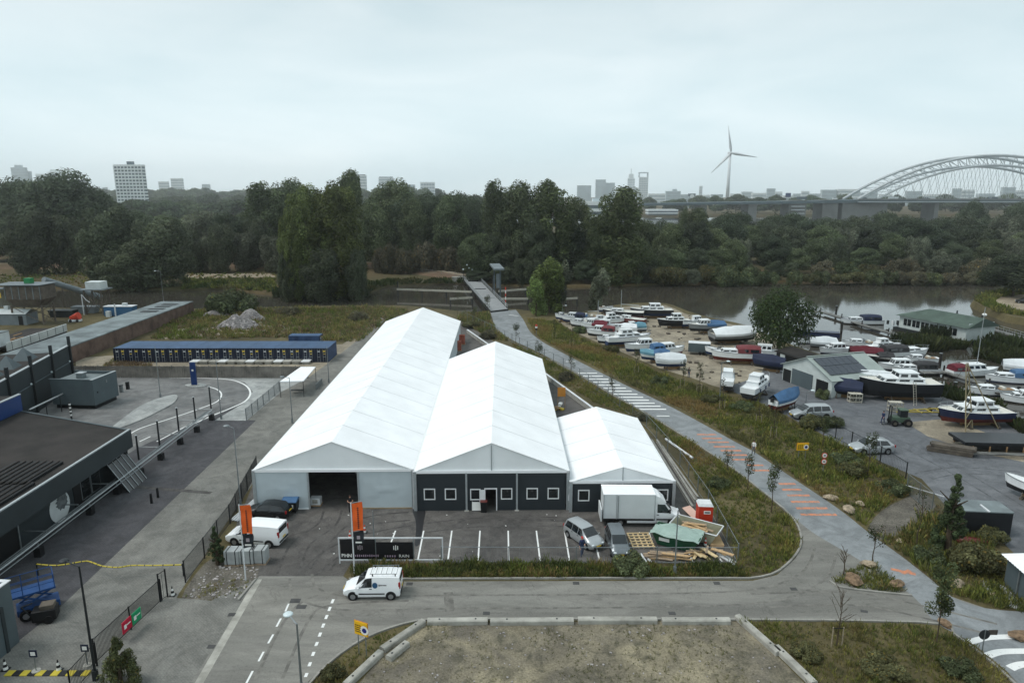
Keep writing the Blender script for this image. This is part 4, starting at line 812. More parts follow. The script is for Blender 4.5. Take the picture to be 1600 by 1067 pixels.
board_fence('grey timber board fence between the loop road and the containers', G(116, 590), G(482, 591), 2.0)
e = bpy.data.objects.new('slab_row', None); col.objects.link(e); e['kind'] = 'structure'
for i in range(13):
    a = G(302 + i * 14.5, 570); bx('slab', (a.x, a.y + 1.6, .5), (1.5, 3.0, .12), 'concrete' if i % 3 else 'white_frame', e, rz=rnd.uniform(-.05, .05)); bx('slab_block', (a.x, a.y + 1.6, .22), (1.2, 2.6, .4), 'concrete', e)
def bar_fence(label, pts, h, name='bar_fence', step=.12, post=2.5, bars='rail_black', rad=.009, cat='fence'):
    t = thing(name, label, cat, pts[0]); o0 = Vector(pts[0]); inf = MB()
    for a, b in zip(pts[:-1], pts[1:]):
        a = Vector(a) - o0; b = Vector(b) - o0; Ln = (b - a).length; n = max(1, round(Ln / post)); rz = yaw_of(a, b)
        for i in range(n):
            p = a.lerp(b, i / n); bx('post', (p.x, p.y, h / 2), (.08, .08, h + .06), bars, t, rz)
        for z in (.12, h - .05):
            m = MB(); m.cyl((a.x, a.y, z), (b.x, b.y, z), .028, n=5); m.build('rail', bars, t)
        k = int(Ln / step)
        for i in range(k):
            p = a.lerp(b, (i + .5) / k); inf.box((p.x, p.y, h / 2), (rad * 2, rad * 2, h - .15))
    p = Vector(pts[-1]) - o0; bx('post', (p.x, p.y, h / 2), (.08, .08, h + .06), bars, t)
    q = inf.build('infill', bars, t); q['kind'] = 'stuff'; return t
bar_fence('black bar fence between paved site and white tents', gp((402, 738), (360, 818), (320, 872), (290, 910)), 1.9, post=2.6)
gate = bar_fence('long black sliding gate with red and green boards', gp((253, 938), (150, 1036)), 1.8, 'sliding_gate', post=4, step=.11, rad=.012, cat='gate')
o0 = G(253, 938); a = o0; b = G(150, 1036); dv = (b - a).normalized()
mk('sign_green', S(20, 140, 92), 0.5, 0.05, 2); mk('sign_red', S(178, 22, 56), 0.5, 0.05, 2); mk('sign_white', S(226, 226, 222), 0.5, 0.03, 2)
for px, py, mt, nm in ((214, 968, 'sign_green', 'green_board'), (199, 982, 'sign_red', 'red_board')):
    c = G(px, py, .7) - o0; k = bx(nm, (c.x, c.y, 1.0), (.95, .05, .85), mt, gate, yaw_of(a, b)); nn = Vector((-dv.y, dv.x, 0)); nn = nn if nn.y < 0 else -nn
    bx('emblem', (c.x + nn.x * .04 + dv.x * .2, c.y + nn.y * .04 + dv.y * .2, 1.0), (.24, .02, .3), 'sign_white', k, yaw_of(a, b)); bx('lettering_strip', (c.x + nn.x * .04 - dv.x * .15, c.y + nn.y * .04 - dv.y * .15, 1.05), (.38, .02, .07), 'sign_white', k, yaw_of(a, b))
bar_fence('black gate portal at the upper end of the sliding gate', [G(262, 932), G(251, 940)], 2.3, 'gate_portal', post=1.2, step=.5, cat='gate')
bar_fence('black fence return below the sliding gate at the bottom edge', gp((152, 1040), (112, 1085)), 1.7, post=2.6)
bar_fence('grey steel fence from the loop road up to the canopy', gp((385, 657), (412, 634), (437, 612)), 1.7, 'steel_fence', bars='galv', post=2.4)
bar_fence('thin wire fence in front of the parking bays', gp((690, 879), (900, 880), (1152, 880)), 1.5, 'wire_fence', bars='galv', step=.3, rad=.004, post=5.5)
bar_fence('wire fence along the slope right of the tents', gp((1152, 880), (1106, 792), (1062, 728), (1010, 668), (950, 622), (880, 575), (800, 535), (722, 497)), 1.8, 'wire_fence', bars='galv', step=.3, rad=.004, post=4)
bar_fence('dark fence along the boatyard behind the brown verge', gp((1240, 650), (1330, 698), (1375, 722), (1415, 748)), 1.9, 'yard_fence', bars='rail_black', step=.25, rad=.005, post=3.2)
bar_fence('tall grey mesh gate of the boatyard standing open', gp((1416, 770), (1455, 802), (1500, 830)), 2.1, 'yard_gate', bars='galv', step=.12, rad=.008, post=3.0, cat='gate')
# barrier arm by the gate
t = thing('swing_barrier', 'white swing barrier arm lying beside the boatyard gate', 'barrier', G(1416, 772)); MB().cyl((-.2, 0, 1.0), (2.2, -2.5, .9), .05, n=6).build('arm', 'plate_white', t); bx('pivot_post', (0, 0, .5), (.14, .14, 1.0), 'galv', t)
def lamp_post(label, bpx, tpx, arm=(0.9, 0), group=None, mat='galv', head='galv', z=0.0, r=.07):
    p = G(*bpx); top = GY(tpx[0], tpx[1], p.y).z; t = thing('street_lamp', label, 'street lamp', p)
    MB().cyl((0, 0, -.1), (0, 0, top), r, r * .6, 8).build('pole', mat, t); bx('base_collar', (0, 0, .35), (r * 3, r * 3, .7), mat, t)
    if arm:
        m = MB().cyl((0, 0, top - .05), (arm[0], arm[1], top + .12), r * .5, n=6); m.build('arm', mat, t)
        hd = MB(); d = Vector((arm[0], arm[1], 0)).normalized(); c = Vector((arm[0], arm[1], top + .12)) + d * .25; hd.sphere(c, .3, 10, 6, (1, 1, .35)); hd.build('lamp_head', head, t, smooth=True)
    return t
mk('lamp_pale', S(200, 212, 214), 0.4, 0.05, 2)
lamp_post('tall dark street lamp beside the sliding gate', (150, 1062), (122, 884), (-.9, .3), mat='dark_metal', head='dark_metal', r=.09)
lamp_post('street lamp with round pale head at the bottom edge', (474, 1110), (470, 974), (-.55, .55), mat='galv', head='lamp_pale', r=.09)
lamp_post('slim street lamp beside the long tent', (376, 790), (368, 668), (-.5, .1)); lamp_post('slim street lamp behind the grey steel fence', (457, 661), (453, 590), (-.7, 0)); lamp_post('slim pole lamp beside the blue containers', (514, 598), (513, 541), None)
lamp_post('slim lamp pole on the pale traffic island', (251, 622), (247, 541), None); lamp_post('lamp with pale head at the end of the long brick building', (256, 474), (251, 424), (-1.2, 0), head='lamp_pale'); lamp_post('tall lamp pole beside the black banners', (586, 878), (585, 798), None)
lamp_post('lamp pole in the hedge before the box truck', (1054, 897), (1057, 797), None); lamp_post('lamp with curved neck before the solar shed', (1258, 640), (1262, 612), (.7, .2), head='lamp_pale'); lamp_post('lamp with curved neck before the white stern boat', (1124, 628), (1127, 566), (.7, .1), head='lamp_pale')
lamp_post('slim pole rising between the loop lines', (346, 655), (340, 560), None)
lamp_post('small lamp by the footbridge tree', (879, 494), (880, 478), (.5, 0), head='lamp_pale')
def flag(label, bpx, tpx, wl):
    p = G(*bpx); top = GY(tpx[0], tpx[1], p.y).z; t = thing('flag_pole', label, 'flag', p)
    MB().cyl((0, 0, -.1), (0, 0, top), .06, .045, 8).build('pole', 'plate_white', t); MB().cyl((0, 0, top - .06), (.85, 0, top + wl), .02, n=5).build('flag_arm', 'alu', t)
    for nm, z1, z0, mt in (('orange_flag', top - .08, top - 2.45, 'flag_orange'), ('black_flag', top - 2.5, top - 3.7, 'flag_black')):
        m = MB(); nx, nz = 8, 14; vs = []
        for k in range(nz + 1):
            for i in range(nx + 1):
                u = i / nx; v = k / nz; vs.append((.07 + .82 * u, .10 * math.sin(u * 5 + v * 4) * u + .03 * math.sin(v * 11), z0 + (z1 - z0) * v + wl * u + (.12 * u if nm == 'black_flag' else 0) * (1 - v)))
        m.add(vs, [(k * (nx + 1) + i, k * (nx + 1) + i + 1, (k + 1) * (nx + 1) + i + 1, (k + 1) * (nx + 1) + i) for k in range(nz) for i in range(nx)]); f = m.build(nm, mt, t, smooth=True, fix=False)
        if nm == 'orange_flag':
            m = MB(); y = -.13
            for k in range(11): m.box((.55, y + .02, z0 + .25 + k * .17 + wl * .6), (.11, .01, .10 + .03 * (k % 2)))
            m.build('lettering', 'flag_black', f)
        else: bx('emblem', (.5, -.14, z0 + .78), (.26, .01, .3), 'emblem_grey', f); bx('lettering', (.5, -.14, z0 + .36), (.5, .01, .13), 'sign_white', f)
    return t
mk('flag_orange', S(228, 98, 36), 0.7, 0.1, 1.2); mk('flag_black', S(34, 38, 44), 0.7, 0.1, 1.5); mk('emblem_grey', S(150, 140, 146), 0.6, 0.1, 3)
flag('orange and black flag on the white pole by the white van', (384, 906), (379, 788), .04); flag('orange and black flag on the white pole by the black banners', (554, 896), (552, 785), .14)
# black banners on a frame
pa, pb = G(531, 880), G(692, 880); t = thing('banner_frame', 'long black company banners on a white frame behind the small van', 'banner', pa); L_ = (pb - pa).length
mk('banner_black', S(20, 20, 24), 0.55, 0.1, 1.0); mk('banner_text', S(160, 140, 158), 0.6, 0.05, 2)
HB = 2.3
for z in (HB, .32): bx('frame_rail', (L_ / 2, 0, z), (L_, .09, .09), 'plate_white', t)
for x in (0, L_ * .355, L_ * .72, L_): bx('frame_post', (x, .03, HB / 2), (.09, .09, HB + .05), 'plate_white' if x in (0, L_) else 'galv', t)
for k, (x0, x1, z0, z1) in enumerate(((.12, L_ * .35, .42, HB - .1), (L_ * .36, L_ * .715, .40, HB - .35))):
    b = bx('banner', ((x0 + x1) / 2, -.03, (z0 + z1) / 2), (x1 - x0, .03, z1 - z0), 'banner_black', t); xm = (x0 + x1) / 2 + (.1 if k else .2)
    m = MB()
    for s in (-1, 0, 1): m.box((xm + s * .16, -.055, z0 + 1.05), (.07, .012, .34 if s else .46))
    m.build('emblem', 'sign_white' if k else 'emblem_grey', b)
    if k == 0:
        lettering('lettering', 'BHN', .42, 'sign_white', b, (x0 + .5, -.055, z0 + .32), (R(90), 0, 0), bold=.015)
        m = MB()
        for i in range(13): m.box((x0 + 1.05 + i * .17, -.055, z0 + .32), (.09, .012, .2 - .06 * (i % 3 == 1)))
        m.build('lettering_marks', 'banner_text', b)
    else:
        m = MB()
        for i in range(5): m.box((x1 - 2.3 + i * .2, -.055, z0 + .3), (.1, .012, .16))
        m.build('lettering_marks', 'banner_text', b); lettering('lettering', 'RAIN', .38, 'sign_white', b, (x1 - .75, -.055, z0 + .3), (R(90), 0, 0))
# concrete beams round the vacant lot
def beam(label, a, b, h=.36, wd=.5):
    a, b = G(*a), G(*b); t = thing('concrete_beam', label, 'concrete beam', (a + b) / 2, yaw_of(a, b), 'concrete beams round the vacant lot'); Ln = (b - a).length
    m = MB().loft([[(x, -wd / 2, -.05), (x, wd / 2, -.05), (x, wd / 2, h * .8), (x, wd / 2 - .06, h), (x, -wd / 2 + .06, h), (x, -wd / 2, h * .8)] for x in (-Ln / 2, -Ln / 4, 0, Ln / 4, Ln / 2)])
    m.build('block', 'concrete', t)
    for s in (-.6, .6): MB().cyl((s * Ln / 2, 0, h - .01), (s * Ln / 2, 0, h + .02), .07, n=8).build('lifting_hole', 'dark_metal', t)
for lb, a, b in (('leftmost concrete beam of the top row', (668, 974), (762, 973)), ('second concrete beam of the top row', (766, 974), (896, 973)), ('bright third concrete beam of the top row', (903, 972), (1026, 972)), ('rightmost concrete beam of the top row', (1034, 973), (1140, 973)), ('upper concrete beam of the left slanting row', (597, 1018), (662, 974)), ('lower concrete beam of the left slanting row', (540, 1074), (595, 1022)), ('upper concrete beam of the right slanting row', (1152, 966), (1217, 1024)), ('lower concrete beam of the right slanting row', (1212, 1014), (1272, 1072)), ('short loose concrete block lying on the sandy lot', (607, 1032), (636, 1008))): beam(lb, a, b)
# white rail beams beside the right tent
for i, (a, b) in enumerate((((1018, 690), (1082, 795)), ((1026, 690), (1086, 785)), ((1034, 700), (1090, 780)))):
    a, b = G(*a), G(*b); t = thing('steel_beam', ('left', 'middle', 'right')[i] + ' white beam of the three lying beside the right tent', 'beam', (a + b) / 2, yaw_of(a, b)); Ln = (b - a).length
    bx('flange', (0, 0, .30), (Ln, .22, .04), 'kerb', t); bx('web', (0, 0, .16), (Ln, .05, .24), 'kerb', t); bx('flange', (0, 0, .02), (Ln, .22, .04), 'kerb', t)
a, b = G(1040, 688), G(1082, 718); t = thing('steel_beam', 'white pipe lying across the slope beside the right tent', 'pipe', (a + b) / 2, yaw_of(a, b)); MB().cyl((-(b - a).length / 2, 0, .2), ((b - a).length / 2, 0, .2), .14, n=8).build('pipe', 'plate_white', t)
a, b = G(852, 590), G(930, 648)
t = thing('retaining_wall', 'low pale concrete wall behind the right tent', 'wall', a, yaw_of(a, b)); bx('wall_body', ((b - a).length / 2, 0, .35), ((b - a).length, .25, .7), 'concrete', t); bx('coping', ((b - a).length / 2, 0, .74), ((b - a).length, .35, .07), 'plate_white', t)
a, b = G(730, 520), G(765, 545)
t = thing('retaining_wall', 'short pale concrete wall between the backs of the tents', 'wall', a, yaw_of(a, b)); bx('wall_body', ((b - a).length / 2, 0, .35), ((b - a).length, .25, .7), 'concrete', t); bx('coping', ((b - a).length / 2, 0, .74), ((b - a).length, .35, .07), 'plate_white', t)

# ================================================================ dark buildings, left
mk('roof_felt', S(42, 40, 38), 0.9, 0.25, 0.25, c2=S(54, 50, 48)); mk('cladding_dark', S(46, 53, 56), 0.6, 0.12, 0.4); mk('cladding_mid', S(80, 91, 95), 0.55, 0.1, 0.5); mk('blue_fascia', S(22, 52, 102), 0.5, 0.06, 1)
mk('roof_grey', S(96, 104, 106), 0.8, 0.2, 0.25, c2=S(130, 140, 142)); mk('white_wall', S(196, 202, 202), 0.7, 0.1, 0.6); mk('mural', S(150, 158, 160), 0.7, 0.5, 0.7, c2=S(60, 66, 68), lo=.4, hi=.55); mk('dark_void', S(22, 24, 26), 0.6, 0.2, 1)
zr = 5.3; a = G(-70, 843, zr); b = G(201, 672, zr); c = G(35, 643, zr)
dirf = (b - a).normalized(); back = (c - b); back = Vector((back.x, back.y, 0)); nrm = Vector((-dirf.y, dirf.x, 0)); dep = back.dot(nrm)
t = thing('workshop_building', 'low dark workshop with wide flat roof and painted wall, far left', 'building', (a.x, a.y, 0), yaw_of(a, b)); Lw = (b - a).length; Dp = abs(dep)
bl = Vector((back.dot(dirf), dep, 0)); MB().prism([(.05, .1), (Lw - .05, .1), (Lw - .05 + bl.x, bl.y), (bl.x, bl.y)], zr - .2, zr).build('roof', 'roof_felt', t); MB().cyl((Lw - .05, 0, zr + .05), (Lw - .05 + bl.x, bl.y, zr + .05), .1, n=6).build('roof_edge', 'cladding_mid', t); MB().quad((Lw - .15, .3, .0), (Lw - .15 + bl.x, bl.y, .0), (Lw - .15 + bl.x, bl.y, zr - .25), (Lw - .15, .3, zr - .25), .15).build('end_wall', 'cladding_dark', t); bx('fascia', (Lw / 2, -.1, zr - .9), (Lw, .3, 1.9), 'cladding_dark', t); bx('roof_edge', (Lw / 2, -.08, zr + .1), (Lw + .05, .22, .1), 'alu', t);
wl = bx('wall', (Lw / 2, 1.4, 1.75), (Lw - .3, .2, 3.5), 'cladding_dark', t);
for k, (x0, x1, y0, y1) in enumerate(((.28, .42, .15, .95), (.47, .66, .12, .95), (.72, .9, .1, .95))): pass
for k in range(2):
    rf = bx('roof_deck', (Lw * (.30 + .20 * k), 2.9 + .5 * k, zr + .12), (5.2, 4.5, .22), 'dark_void', t)
    for j in range(7): bx('rib', (Lw * (.30 + .20 * k), 1.0 + .5 * k + j * .62, zr + .27), (5.1, .16, .1), 'roof_felt', rf)
ml = MB(); n = 28; cx, cz = Lw * .56, 1.55
ml.add([(cx + 1.45 * math.cos(i * 6.283 / n), 1.26, cz + 1.45 * math.sin(i * 6.283 / n)) for i in range(n)], [tuple(range(n))]); mo = ml.build('painted_disc', 'white_wall', t)
ml = MB(); ml.add([(cx + .35 + .8 * math.cos(i * 6.283 / n) * (1 + .2 * math.sin(3 * i)), 1.25, cz + .35 + .75 * math.sin(i * 6.283 / n) * (1 + .15 * math.cos(2 * i))) for i in range(n)], [tuple(range(n))]); ml.build('painted_figure', 'mural', mo)
for x in (.73, .80): wdw = bx('window', (Lw * x, 1.27, 1.9), (1.5, .08, 2.6), 'galv', t); bx('pane', (Lw * x, 1.22, 1.9), (1.3, .06, 2.4), 'glass_dark', wdw)
bx('doorway', (Lw * .68, 1.28, 1.5), (1.4, .06, 3.0), 'dark_void', t); bx('doorway', (Lw * .25, 1.28, 1.6), (3.4, .06, 3.2), 'dark_void', t); bx('door_jamb', (Lw * .25 + 1.78, 1.25, 1.65), (.14, .12, 3.3), 'galv', t)
g = MB(); p = Vector((Lw - 2.2, -.6, 0))
le = bpy.data.objects.new('glass_lean_to', None); col.objects.link(le); le.parent = t
for i in range(5): MB().cyl((Lw - 4.1 + i * .85, -1.7, .1), (Lw - 3.6 + i * .85, .6, 3.0), .04, n=5).build('glazing_bar', 'alu', le)
MB().quad((Lw - 4.2, -1.66, .05), (Lw - .5, -1.66, .05), (Lw - .1, .64, 3.0), (Lw - 3.7, .64, 3.0), .03).build('glass_roof', 'glass_dark', le); bx('lean_to_head', (Lw - 1.9, .8, 3.05), (4.0, .5, .3), 'alu', le)
# hall with posts behind
a = G(-45, 633, 4); a = GY(4, 585, 84.0); b = GY(107, 547, 104.0)
A2 = Vector((a.x, a.y, 0)); B2 = Vector((b.x, b.y, 0)); t = thing('hall_building', 'tall dark hall with posts above its parapet, left', 'building', A2, yaw_of(A2, B2)); Lh = (B2 - A2).length; zh = (a.z + b.z) / 2
print('hall', a.z, b.z, Lh)
x0 = -14
bx('wall', ((x0 + Lh) / 2, 0, zh / 2), (Lh - x0, .3, zh), 'cladding_dark', t); bx('side_wall', (Lh - .2, 7, zh / 2 - .5), (.3, 13.6, zh - 1), 'cladding_dark', t); bx('roof', ((x0 + Lh) / 2, 7, zh - 1.1), (Lh - x0 - .4, 13.4, .2), 'roof_felt', t); bx('coping', ((x0 + Lh) / 2, -.02, zh + .05), (Lh - x0, .4, .1), 'alu', t)
for k in range(5): bx('post', (Lh - .2 - k * 6.6, -.25, (zh + 1.5) / 2), (.35, .35, zh + 1.5), 'dark_metal', t)
for k in range(4): bx('ledge', (Lh - 3.4 - k * 6.6, -.2, zh * .62), (6.0, .14, .12), 'cladding_mid', t); MB().sphere((Lh - 1.2 - k * 6.6, -.4, zh * .66), .14, 8, 5).build('wall_lamp', 'lamp_pale', t)
for k in range(4):
    m = MB(); x, y, s = Lh - 4 - k * 5.2, 4.5, 1.3; m.add([(x - s, y - s, zh - 1), (x + s, y - s, zh - 1), (x + s, y + s, zh - 1), (x - s, y + s, zh - 1), (x, y, zh + .8)], [(0, 1, 4), (1, 2, 4), (2, 3, 4), (3, 0, 4)]); m.build('roof_light', 'cladding_mid', t)
# grey annex box
a = G(150, 640); b = G(181, 624); c = G(84, 638); r1 = yaw_of(a, b)
t = thing('annex_building', 'plain grey annex box with parapet roof beside the loop road', 'building', a, yaw_of(c, a)); Wc = (a - c).length; Dc = (b - a).dot(Vector((-math.sin(yaw_of(c, a)), math.cos(yaw_of(c, a)), 0))); hc = 4.3
print('annex', Wc, Dc)
Dc = max(5, Dc)
m = MB(); m.box((-Wc / 2, .12, hc / 2 + .3), (Wc, .24, hc - .6)); m.box((-.12, Dc / 2 + .12, hc / 2 + .3), (.24, Dc - .24, hc - .6)); m.box((-Wc / 2, Dc, hc / 2 + .3), (Wc - .01, .24, hc - .6)); m.build('wall', 'cladding_mid', t)
bx('plinth', (-Wc / 2, Dc / 2 + .1, .3), (Wc - .5, Dc - .5, .6), 'dark_void', t); bx('roof', (-Wc / 2 - .1, Dc / 2, hc - .45), (Wc - .3, Dc - .3, .1), 'roof_grey', t); bx('coping', (-.12, Dc / 2, hc + .03), (.32, Dc + .2, .07), 'alu', t); bx('coping', (-Wc / 2 - .2, .1, hc + .03), (Wc - .1, .3, .06), 'cladding_mid', t)
vt = bx('roof_vent', (-Wc * .55, Dc * .5, hc - .1), (.9, .9, .8), 'roof_grey', t); bx('vent_cap', (-Wc * .55, Dc * .5, hc + .36), (1.1, 1.1, .1), 'alu', vt); bx('wall_light', (.03, Dc * .15, hc * .55), (.08, .2, .25), 'dark_metal', t); bx('wall_light', (.03, Dc * .55, hc * .8), (.08, .3, .4), 'galv', t)
# blue fascia shop
a = GY(0, 656, 72); b = GY(33, 641, 75.5); t = thing('shop_building', 'flat building with bright blue fascia behind the workshop roof', 'building', (a.x, a.y, 0), yaw_of(a, b)); Ls = (b - a).length; z0 = min(a.z, b.z)
print('shop', a.z, b.z)
bx('wall', (Ls / 2 - 6, 3, z0 / 2), (Ls + 12, 6, z0), 'cladding_dark', t); bx('fascia', (Ls / 2 - 6, -.1, z0 + .95), (Ls + 12, .2, 1.9), 'blue_fascia', t); bx('fascia_edge', (Ls / 2 - 6, -.08, z0 + 1.95), (Ls + 12.1, .3, .1), 'alu', t); bx('roof', (Ls / 2 - 6, 3, z0 + 1.7), (Ls + 11.9, 5.6, .1), 'roof_felt', t)
# pipe on the hall: slanting rail
a = GY(46, 640, 80); b = GY(113, 608, 97); t = thing('handrail', 'pale slanting pipe rail between workshop and annex', 'rail', (a.x, a.y, 0)); o_ = Vector((a.x, a.y, 0)); MB().cyl(Vector(a) - o_, Vector(b) - o_, .1, n=6).build('pipe', 'alu', t)
for k in (0, .33, .66, 1): q = (Vector(a) - o_).lerp(Vector(b) - o_, k); MB().cyl((q.x, q.y, -.05), q, .06, n=5).build('support', 'dark_metal', t)
# garage bottom left
a = G(31, 1002); t = thing('garage_building', 'grey flat roofed garage with shutter at the bottom left edge', 'building', a, yaw_of(G(0, 1028), a)); hg = 4.6
bx('wall', (-4.02, 0.1, hg / 2), (8, .2, hg), 'cladding_mid', t); bx('side_wall', (-.1, 4.2, hg / 2), (.2, 8, hg), 'cladding_mid', t); bx('roof', (-4.1, 4.2, hg - .3), (7.7, 7.7, .15), 'dark_void', t); bx('coping', (-4.05, .08, hg + .03), (8.2, .3, .07), 'plate_white', t); bx('coping', (-.08, 4.3, hg + .03), (.3, 8.1, .06), 'plate_white', t)
bx('shutter_door', (-3.4, -.03, 1.6), (4.4, .1, 3.2), 'cladding_mid', t); bx('door_jamb', (-1.1, -.05, 1.65), (.25, .2, 3.3), 'cladding_dark', t)
# long brick building
z = 3.0; fa, fb = G(112, 568), G(304, 489.5); t = thing('long_building', 'long low brick building with worn grey flat roof', 'building', fa, yaw_of(fa, fb)); Lb = (fb - fa).length
p = G(255, 470.5, z) - Vector((fa.x, fa.y, 0)); wb = abs(Vector((-math.sin(yaw_of(fa, fb)), math.cos(yaw_of(fa, fb)), 0)).dot(p)); print('brick', Lb, wb); wb = min(max(wb, 8), 16)
bx('roof', (Lb / 2 - 8, wb / 2, z), (Lb + 16, wb, .2), 'roof_worn' if 'roof_worn' in MATS else 'roof_grey', t); bx('wall', (Lb / 2 - 8, .15, z / 2 - .06), (Lb + 15.8, .2, z - .1), 'brick_wall', t); bx('end_wall', (Lb - .1, wb / 2, z / 2 - .06), (.2, wb - .5, z - .1), 'brick_wall', t); bx('back_wall', (Lb / 2 - 8, wb - .15, z / 2 - .06), (Lb + 15.8, .2, z - .1), 'brick_wall', t)
for k in range(4): bx('roof_hatch', (Lb - 5 - 3.4 * k, wb * .45, z + .13), (1.6, 3.6, .08), 'dark_void', t)
# bus canopy
a, b = G(439, 624), G(474, 624); t = thing('canopy_shelter', 'white roofed open shelter at the fence end', 'shelter', a); 
q = [G(437, 596, 2.5) - a, G(474, 595, 2.5) - a, G(493, 573, 2.5) - a, G(470, 573, 2.5) - a]; MB().quad(*q, .14).build('roof', 'tent_white', t)
for k in q: MB().cyl((k.x * .98, k.y, 0), (k.x * .98, k.y, k.z - .1), .05, n=6).build('post', 'dark_metal', t)
bx('bench', ((q[0].x + q[1].x) / 2, q[0].y + 2.5, .45), (1.8, .5, .08), 'dark_metal', t); bx('rack', ((q[2].x + q[1].x) / 2 + 1, q[2].y - 3, .5), (.08, 3.5, .9), 'galv', t)
# blue pylon
p = G(304, 603); t = thing('pylon_sign', 'tall dark blue pylon sign on the small traffic island', 'sign', p); bx('panel', (0, 0, 2.0), (.85, .3, 3.7), 'blue_fascia', t, bev=.03); bx('foot', (0, 0, .1), (1.1, .5, .2), 'concrete', t); bx('emblem', (0, -.17, 2.6), (.3, .02, .3), 'sign_white', t)
# ---- elevated pipe run with T posts
t = thing('pipe_rack', 'long rack of grey pipes on black feet with tall posts before the workshop', 'pipe rack', G(252, 718)); o_ = G(252, 718)
FT = [(62, 868), (142, 803), (184, 771), (220, 742), (252, 718), (282, 694), (308, 675), (331, 656)]
for i, (px, py) in enumerate(FT):
    p = G(px, py) - o_; bx('foot', (p.x, p.y, .4), (.55, .55, .8), 'black_plastic', t); MB().cyl((p.x, p.y, .8), (p.x, p.y, 1.15), .07, n=6).build('stub', 'galv', t)
A = G(*FT[0]) - o_; B = G(*FT[-1]) - o_; dv = (B - A).normalized(); nn = Vector((-dv.y, dv.x, 0)); A -= dv * 14
for k, (off, zz, rr) in enumerate(((-.45, 1.25, .05), (-.1, 1.38, .07), (.3, 1.28, .05), (.65, 1.2, .05), (.9, .8, .04))): MB().cyl(A + nn * off + Vector((0, 0, zz)), B + nn * off + Vector((0, 0, zz)), rr, n=7).build('pipe', 'galv' if k != 1 else 'alu', t)
for i, (px, py) in enumerate(((58, 856), (118, 812), (153, 780), (200, 745), (222, 718), (252, 700), (280, 678), (330, 640), (306, 660))):
    tops = {0: (27, 805), 1: (82, 766), 2: (131, 733), 3: (175, 704), 4: (213, 680), 5: (246, 657), 6: (276, 637), 7: (326, 604), 8: (302, 620)}[i]
    p = G(tops[0] + (4 if i else 6), py) - o_; top = GY(tops[0], tops[1], p.y + o_.y).z; p.z = 0
    MB().cyl(p, (p.x, p.y, top), .11, .1, 8).build('tall_post', 'dark_metal', t); MB().sphere((p.x, p.y, top), .14, 8, 4, (1, 1, .4)).build('post_cap', 'alu', t); MB().cyl((p.x, p.y, top * .52), (p.x + 2.4, p.y, top * .52), .055, n=6).build('arm', 'galv', t)
# yellow black safety tube across the strip
t = thing('safety_tube', 'yellow and black hazard tube strung across the paved strip', 'tube', G(290, 910))
o_ = G(290, 910); pts = [G(*q, 1.0) - o_ for q in ((57, 881), (90, 883), (128, 877), (140, 877), (160, 884), (185, 886), (205, 883), (240, 883), (285, 882))]
pts = smooth_line(pts, 3); mk('haz_yellow', S(186, 168, 52), 0.5, 0.05, 2)
for i, (a, b) in enumerate(zip(pts[:-1], pts[1:])): MB().cyl(a, b, .055, n=7).build('segment', 'haz_yellow', t); MB().cyl(b - (b - a) * .12, b, .06, n=7).build('joint', 'black_plastic', t)
for k in (0, -1): MB().cyl((pts[k].x, pts[k].y, 0), (pts[k].x, pts[k].y, 1.1), .05, n=6).build('stand', 'rail_black', t)
# speed bump
t = thing('speed_bump', 'yellow and black striped speed bump at the bottom left', 'speed bump', G(10, 1052)); a = G(10, 1052); Lq = (G(140, 1053) - a).length
for i in range(11): bx('bump_block', (Lq * (i + .5) / 11, 0, .04), (Lq / 11 - .01, .5, .08), 'haz_yellow' if i % 2 == 0 else 'black_plastic', t, bev=.02)
def cone(px, py, label, red=False):
    t = thing('traffic_cone', label, 'cone', G(px, py)); bx('base', (0, 0, .03), (.42, .42, .06), 'black_plastic', t); m = 'sign_white' if not red else 'cone_red'
    for i in range(4): MB().cyl((0, 0, .06 + i * .18), (0, 0, .24 + i * .18), .15 - i * .03, .12 - i * .03, 10).build('band', ('black_plastic' if not red else 'cone_red') if i % 2 else 'sign_white', t)
mk('cone_red', S(196, 66, 44), 0.5, 0.1, 2)
cone(9, 1046, 'black and white cone nearest the garage'); cone(92, 1047, 'black and white cone beside the speed bump'); cone(270, 930, 'white cone at the gate portal'); cone(547, 841, 'red and white cone left of the right flagpole', True); cone(570, 832, 'red and white cone right of the right flagpole', True); cone(1102, 852, 'pale cone beside the red toilet cabin', True)
for px, py, lb in ((57, 1049, 'small blue sign on a round foot by the speed bump'), (137, 1040, 'small blue sign at the lamp foot by the gate')):
    t = thing('small_sign', lb, 'sign', G(px, py)); MB().cyl((0, 0, 0), (0, 0, .12), .3, .26, 12).build('foot', 'concrete', t); MB().cyl((0, 0, .1), (0, 0, 1.2), .03, n=6).build('pole', 'galv', t); p = bx('board', (0, -.04, 1.35), (.5, .04, .5), 'navy', t); bx('symbol', (0, -.065, 1.35), (.3, .01, .26), 'sign_white', p)
for px, py, lb in ((237, 786, 'left of the two small black bollards'), (247, 777, 'right of the two small black bollards')):
    t = thing('bollard', lb + ' on the dark strip', 'bollard', G(px, py)); MB().cyl((0, 0, 0), (0, 0, .95), .13, .11, 10).build('post', 'black_plastic', t); MB().sphere((0, 0, .95), .12, 8, 5).build('cap', 'black_plastic', t)
for px, py in ((190, 613), (200, 608)):
    t = thing('barrier_post', 'pale ticket post by the annex' if px == 190 else 'dark ticket post by the annex', 'post', G(px, py)); bx('body', (0, 0, .55), (.4, .4, 1.1), 'galv' if px == 190 else 'black_plastic', t); bx('top', (0, 0, 1.14), (.46, .46, .08), 'dark_metal', t)
t = thing('reflector_post', 'white striped marker post below the annex', 'post', G(112, 655)); MB().cyl((0, 0, 0), (0, 0, 2.4), .12, n=8).build('post', 'black_plastic', t)
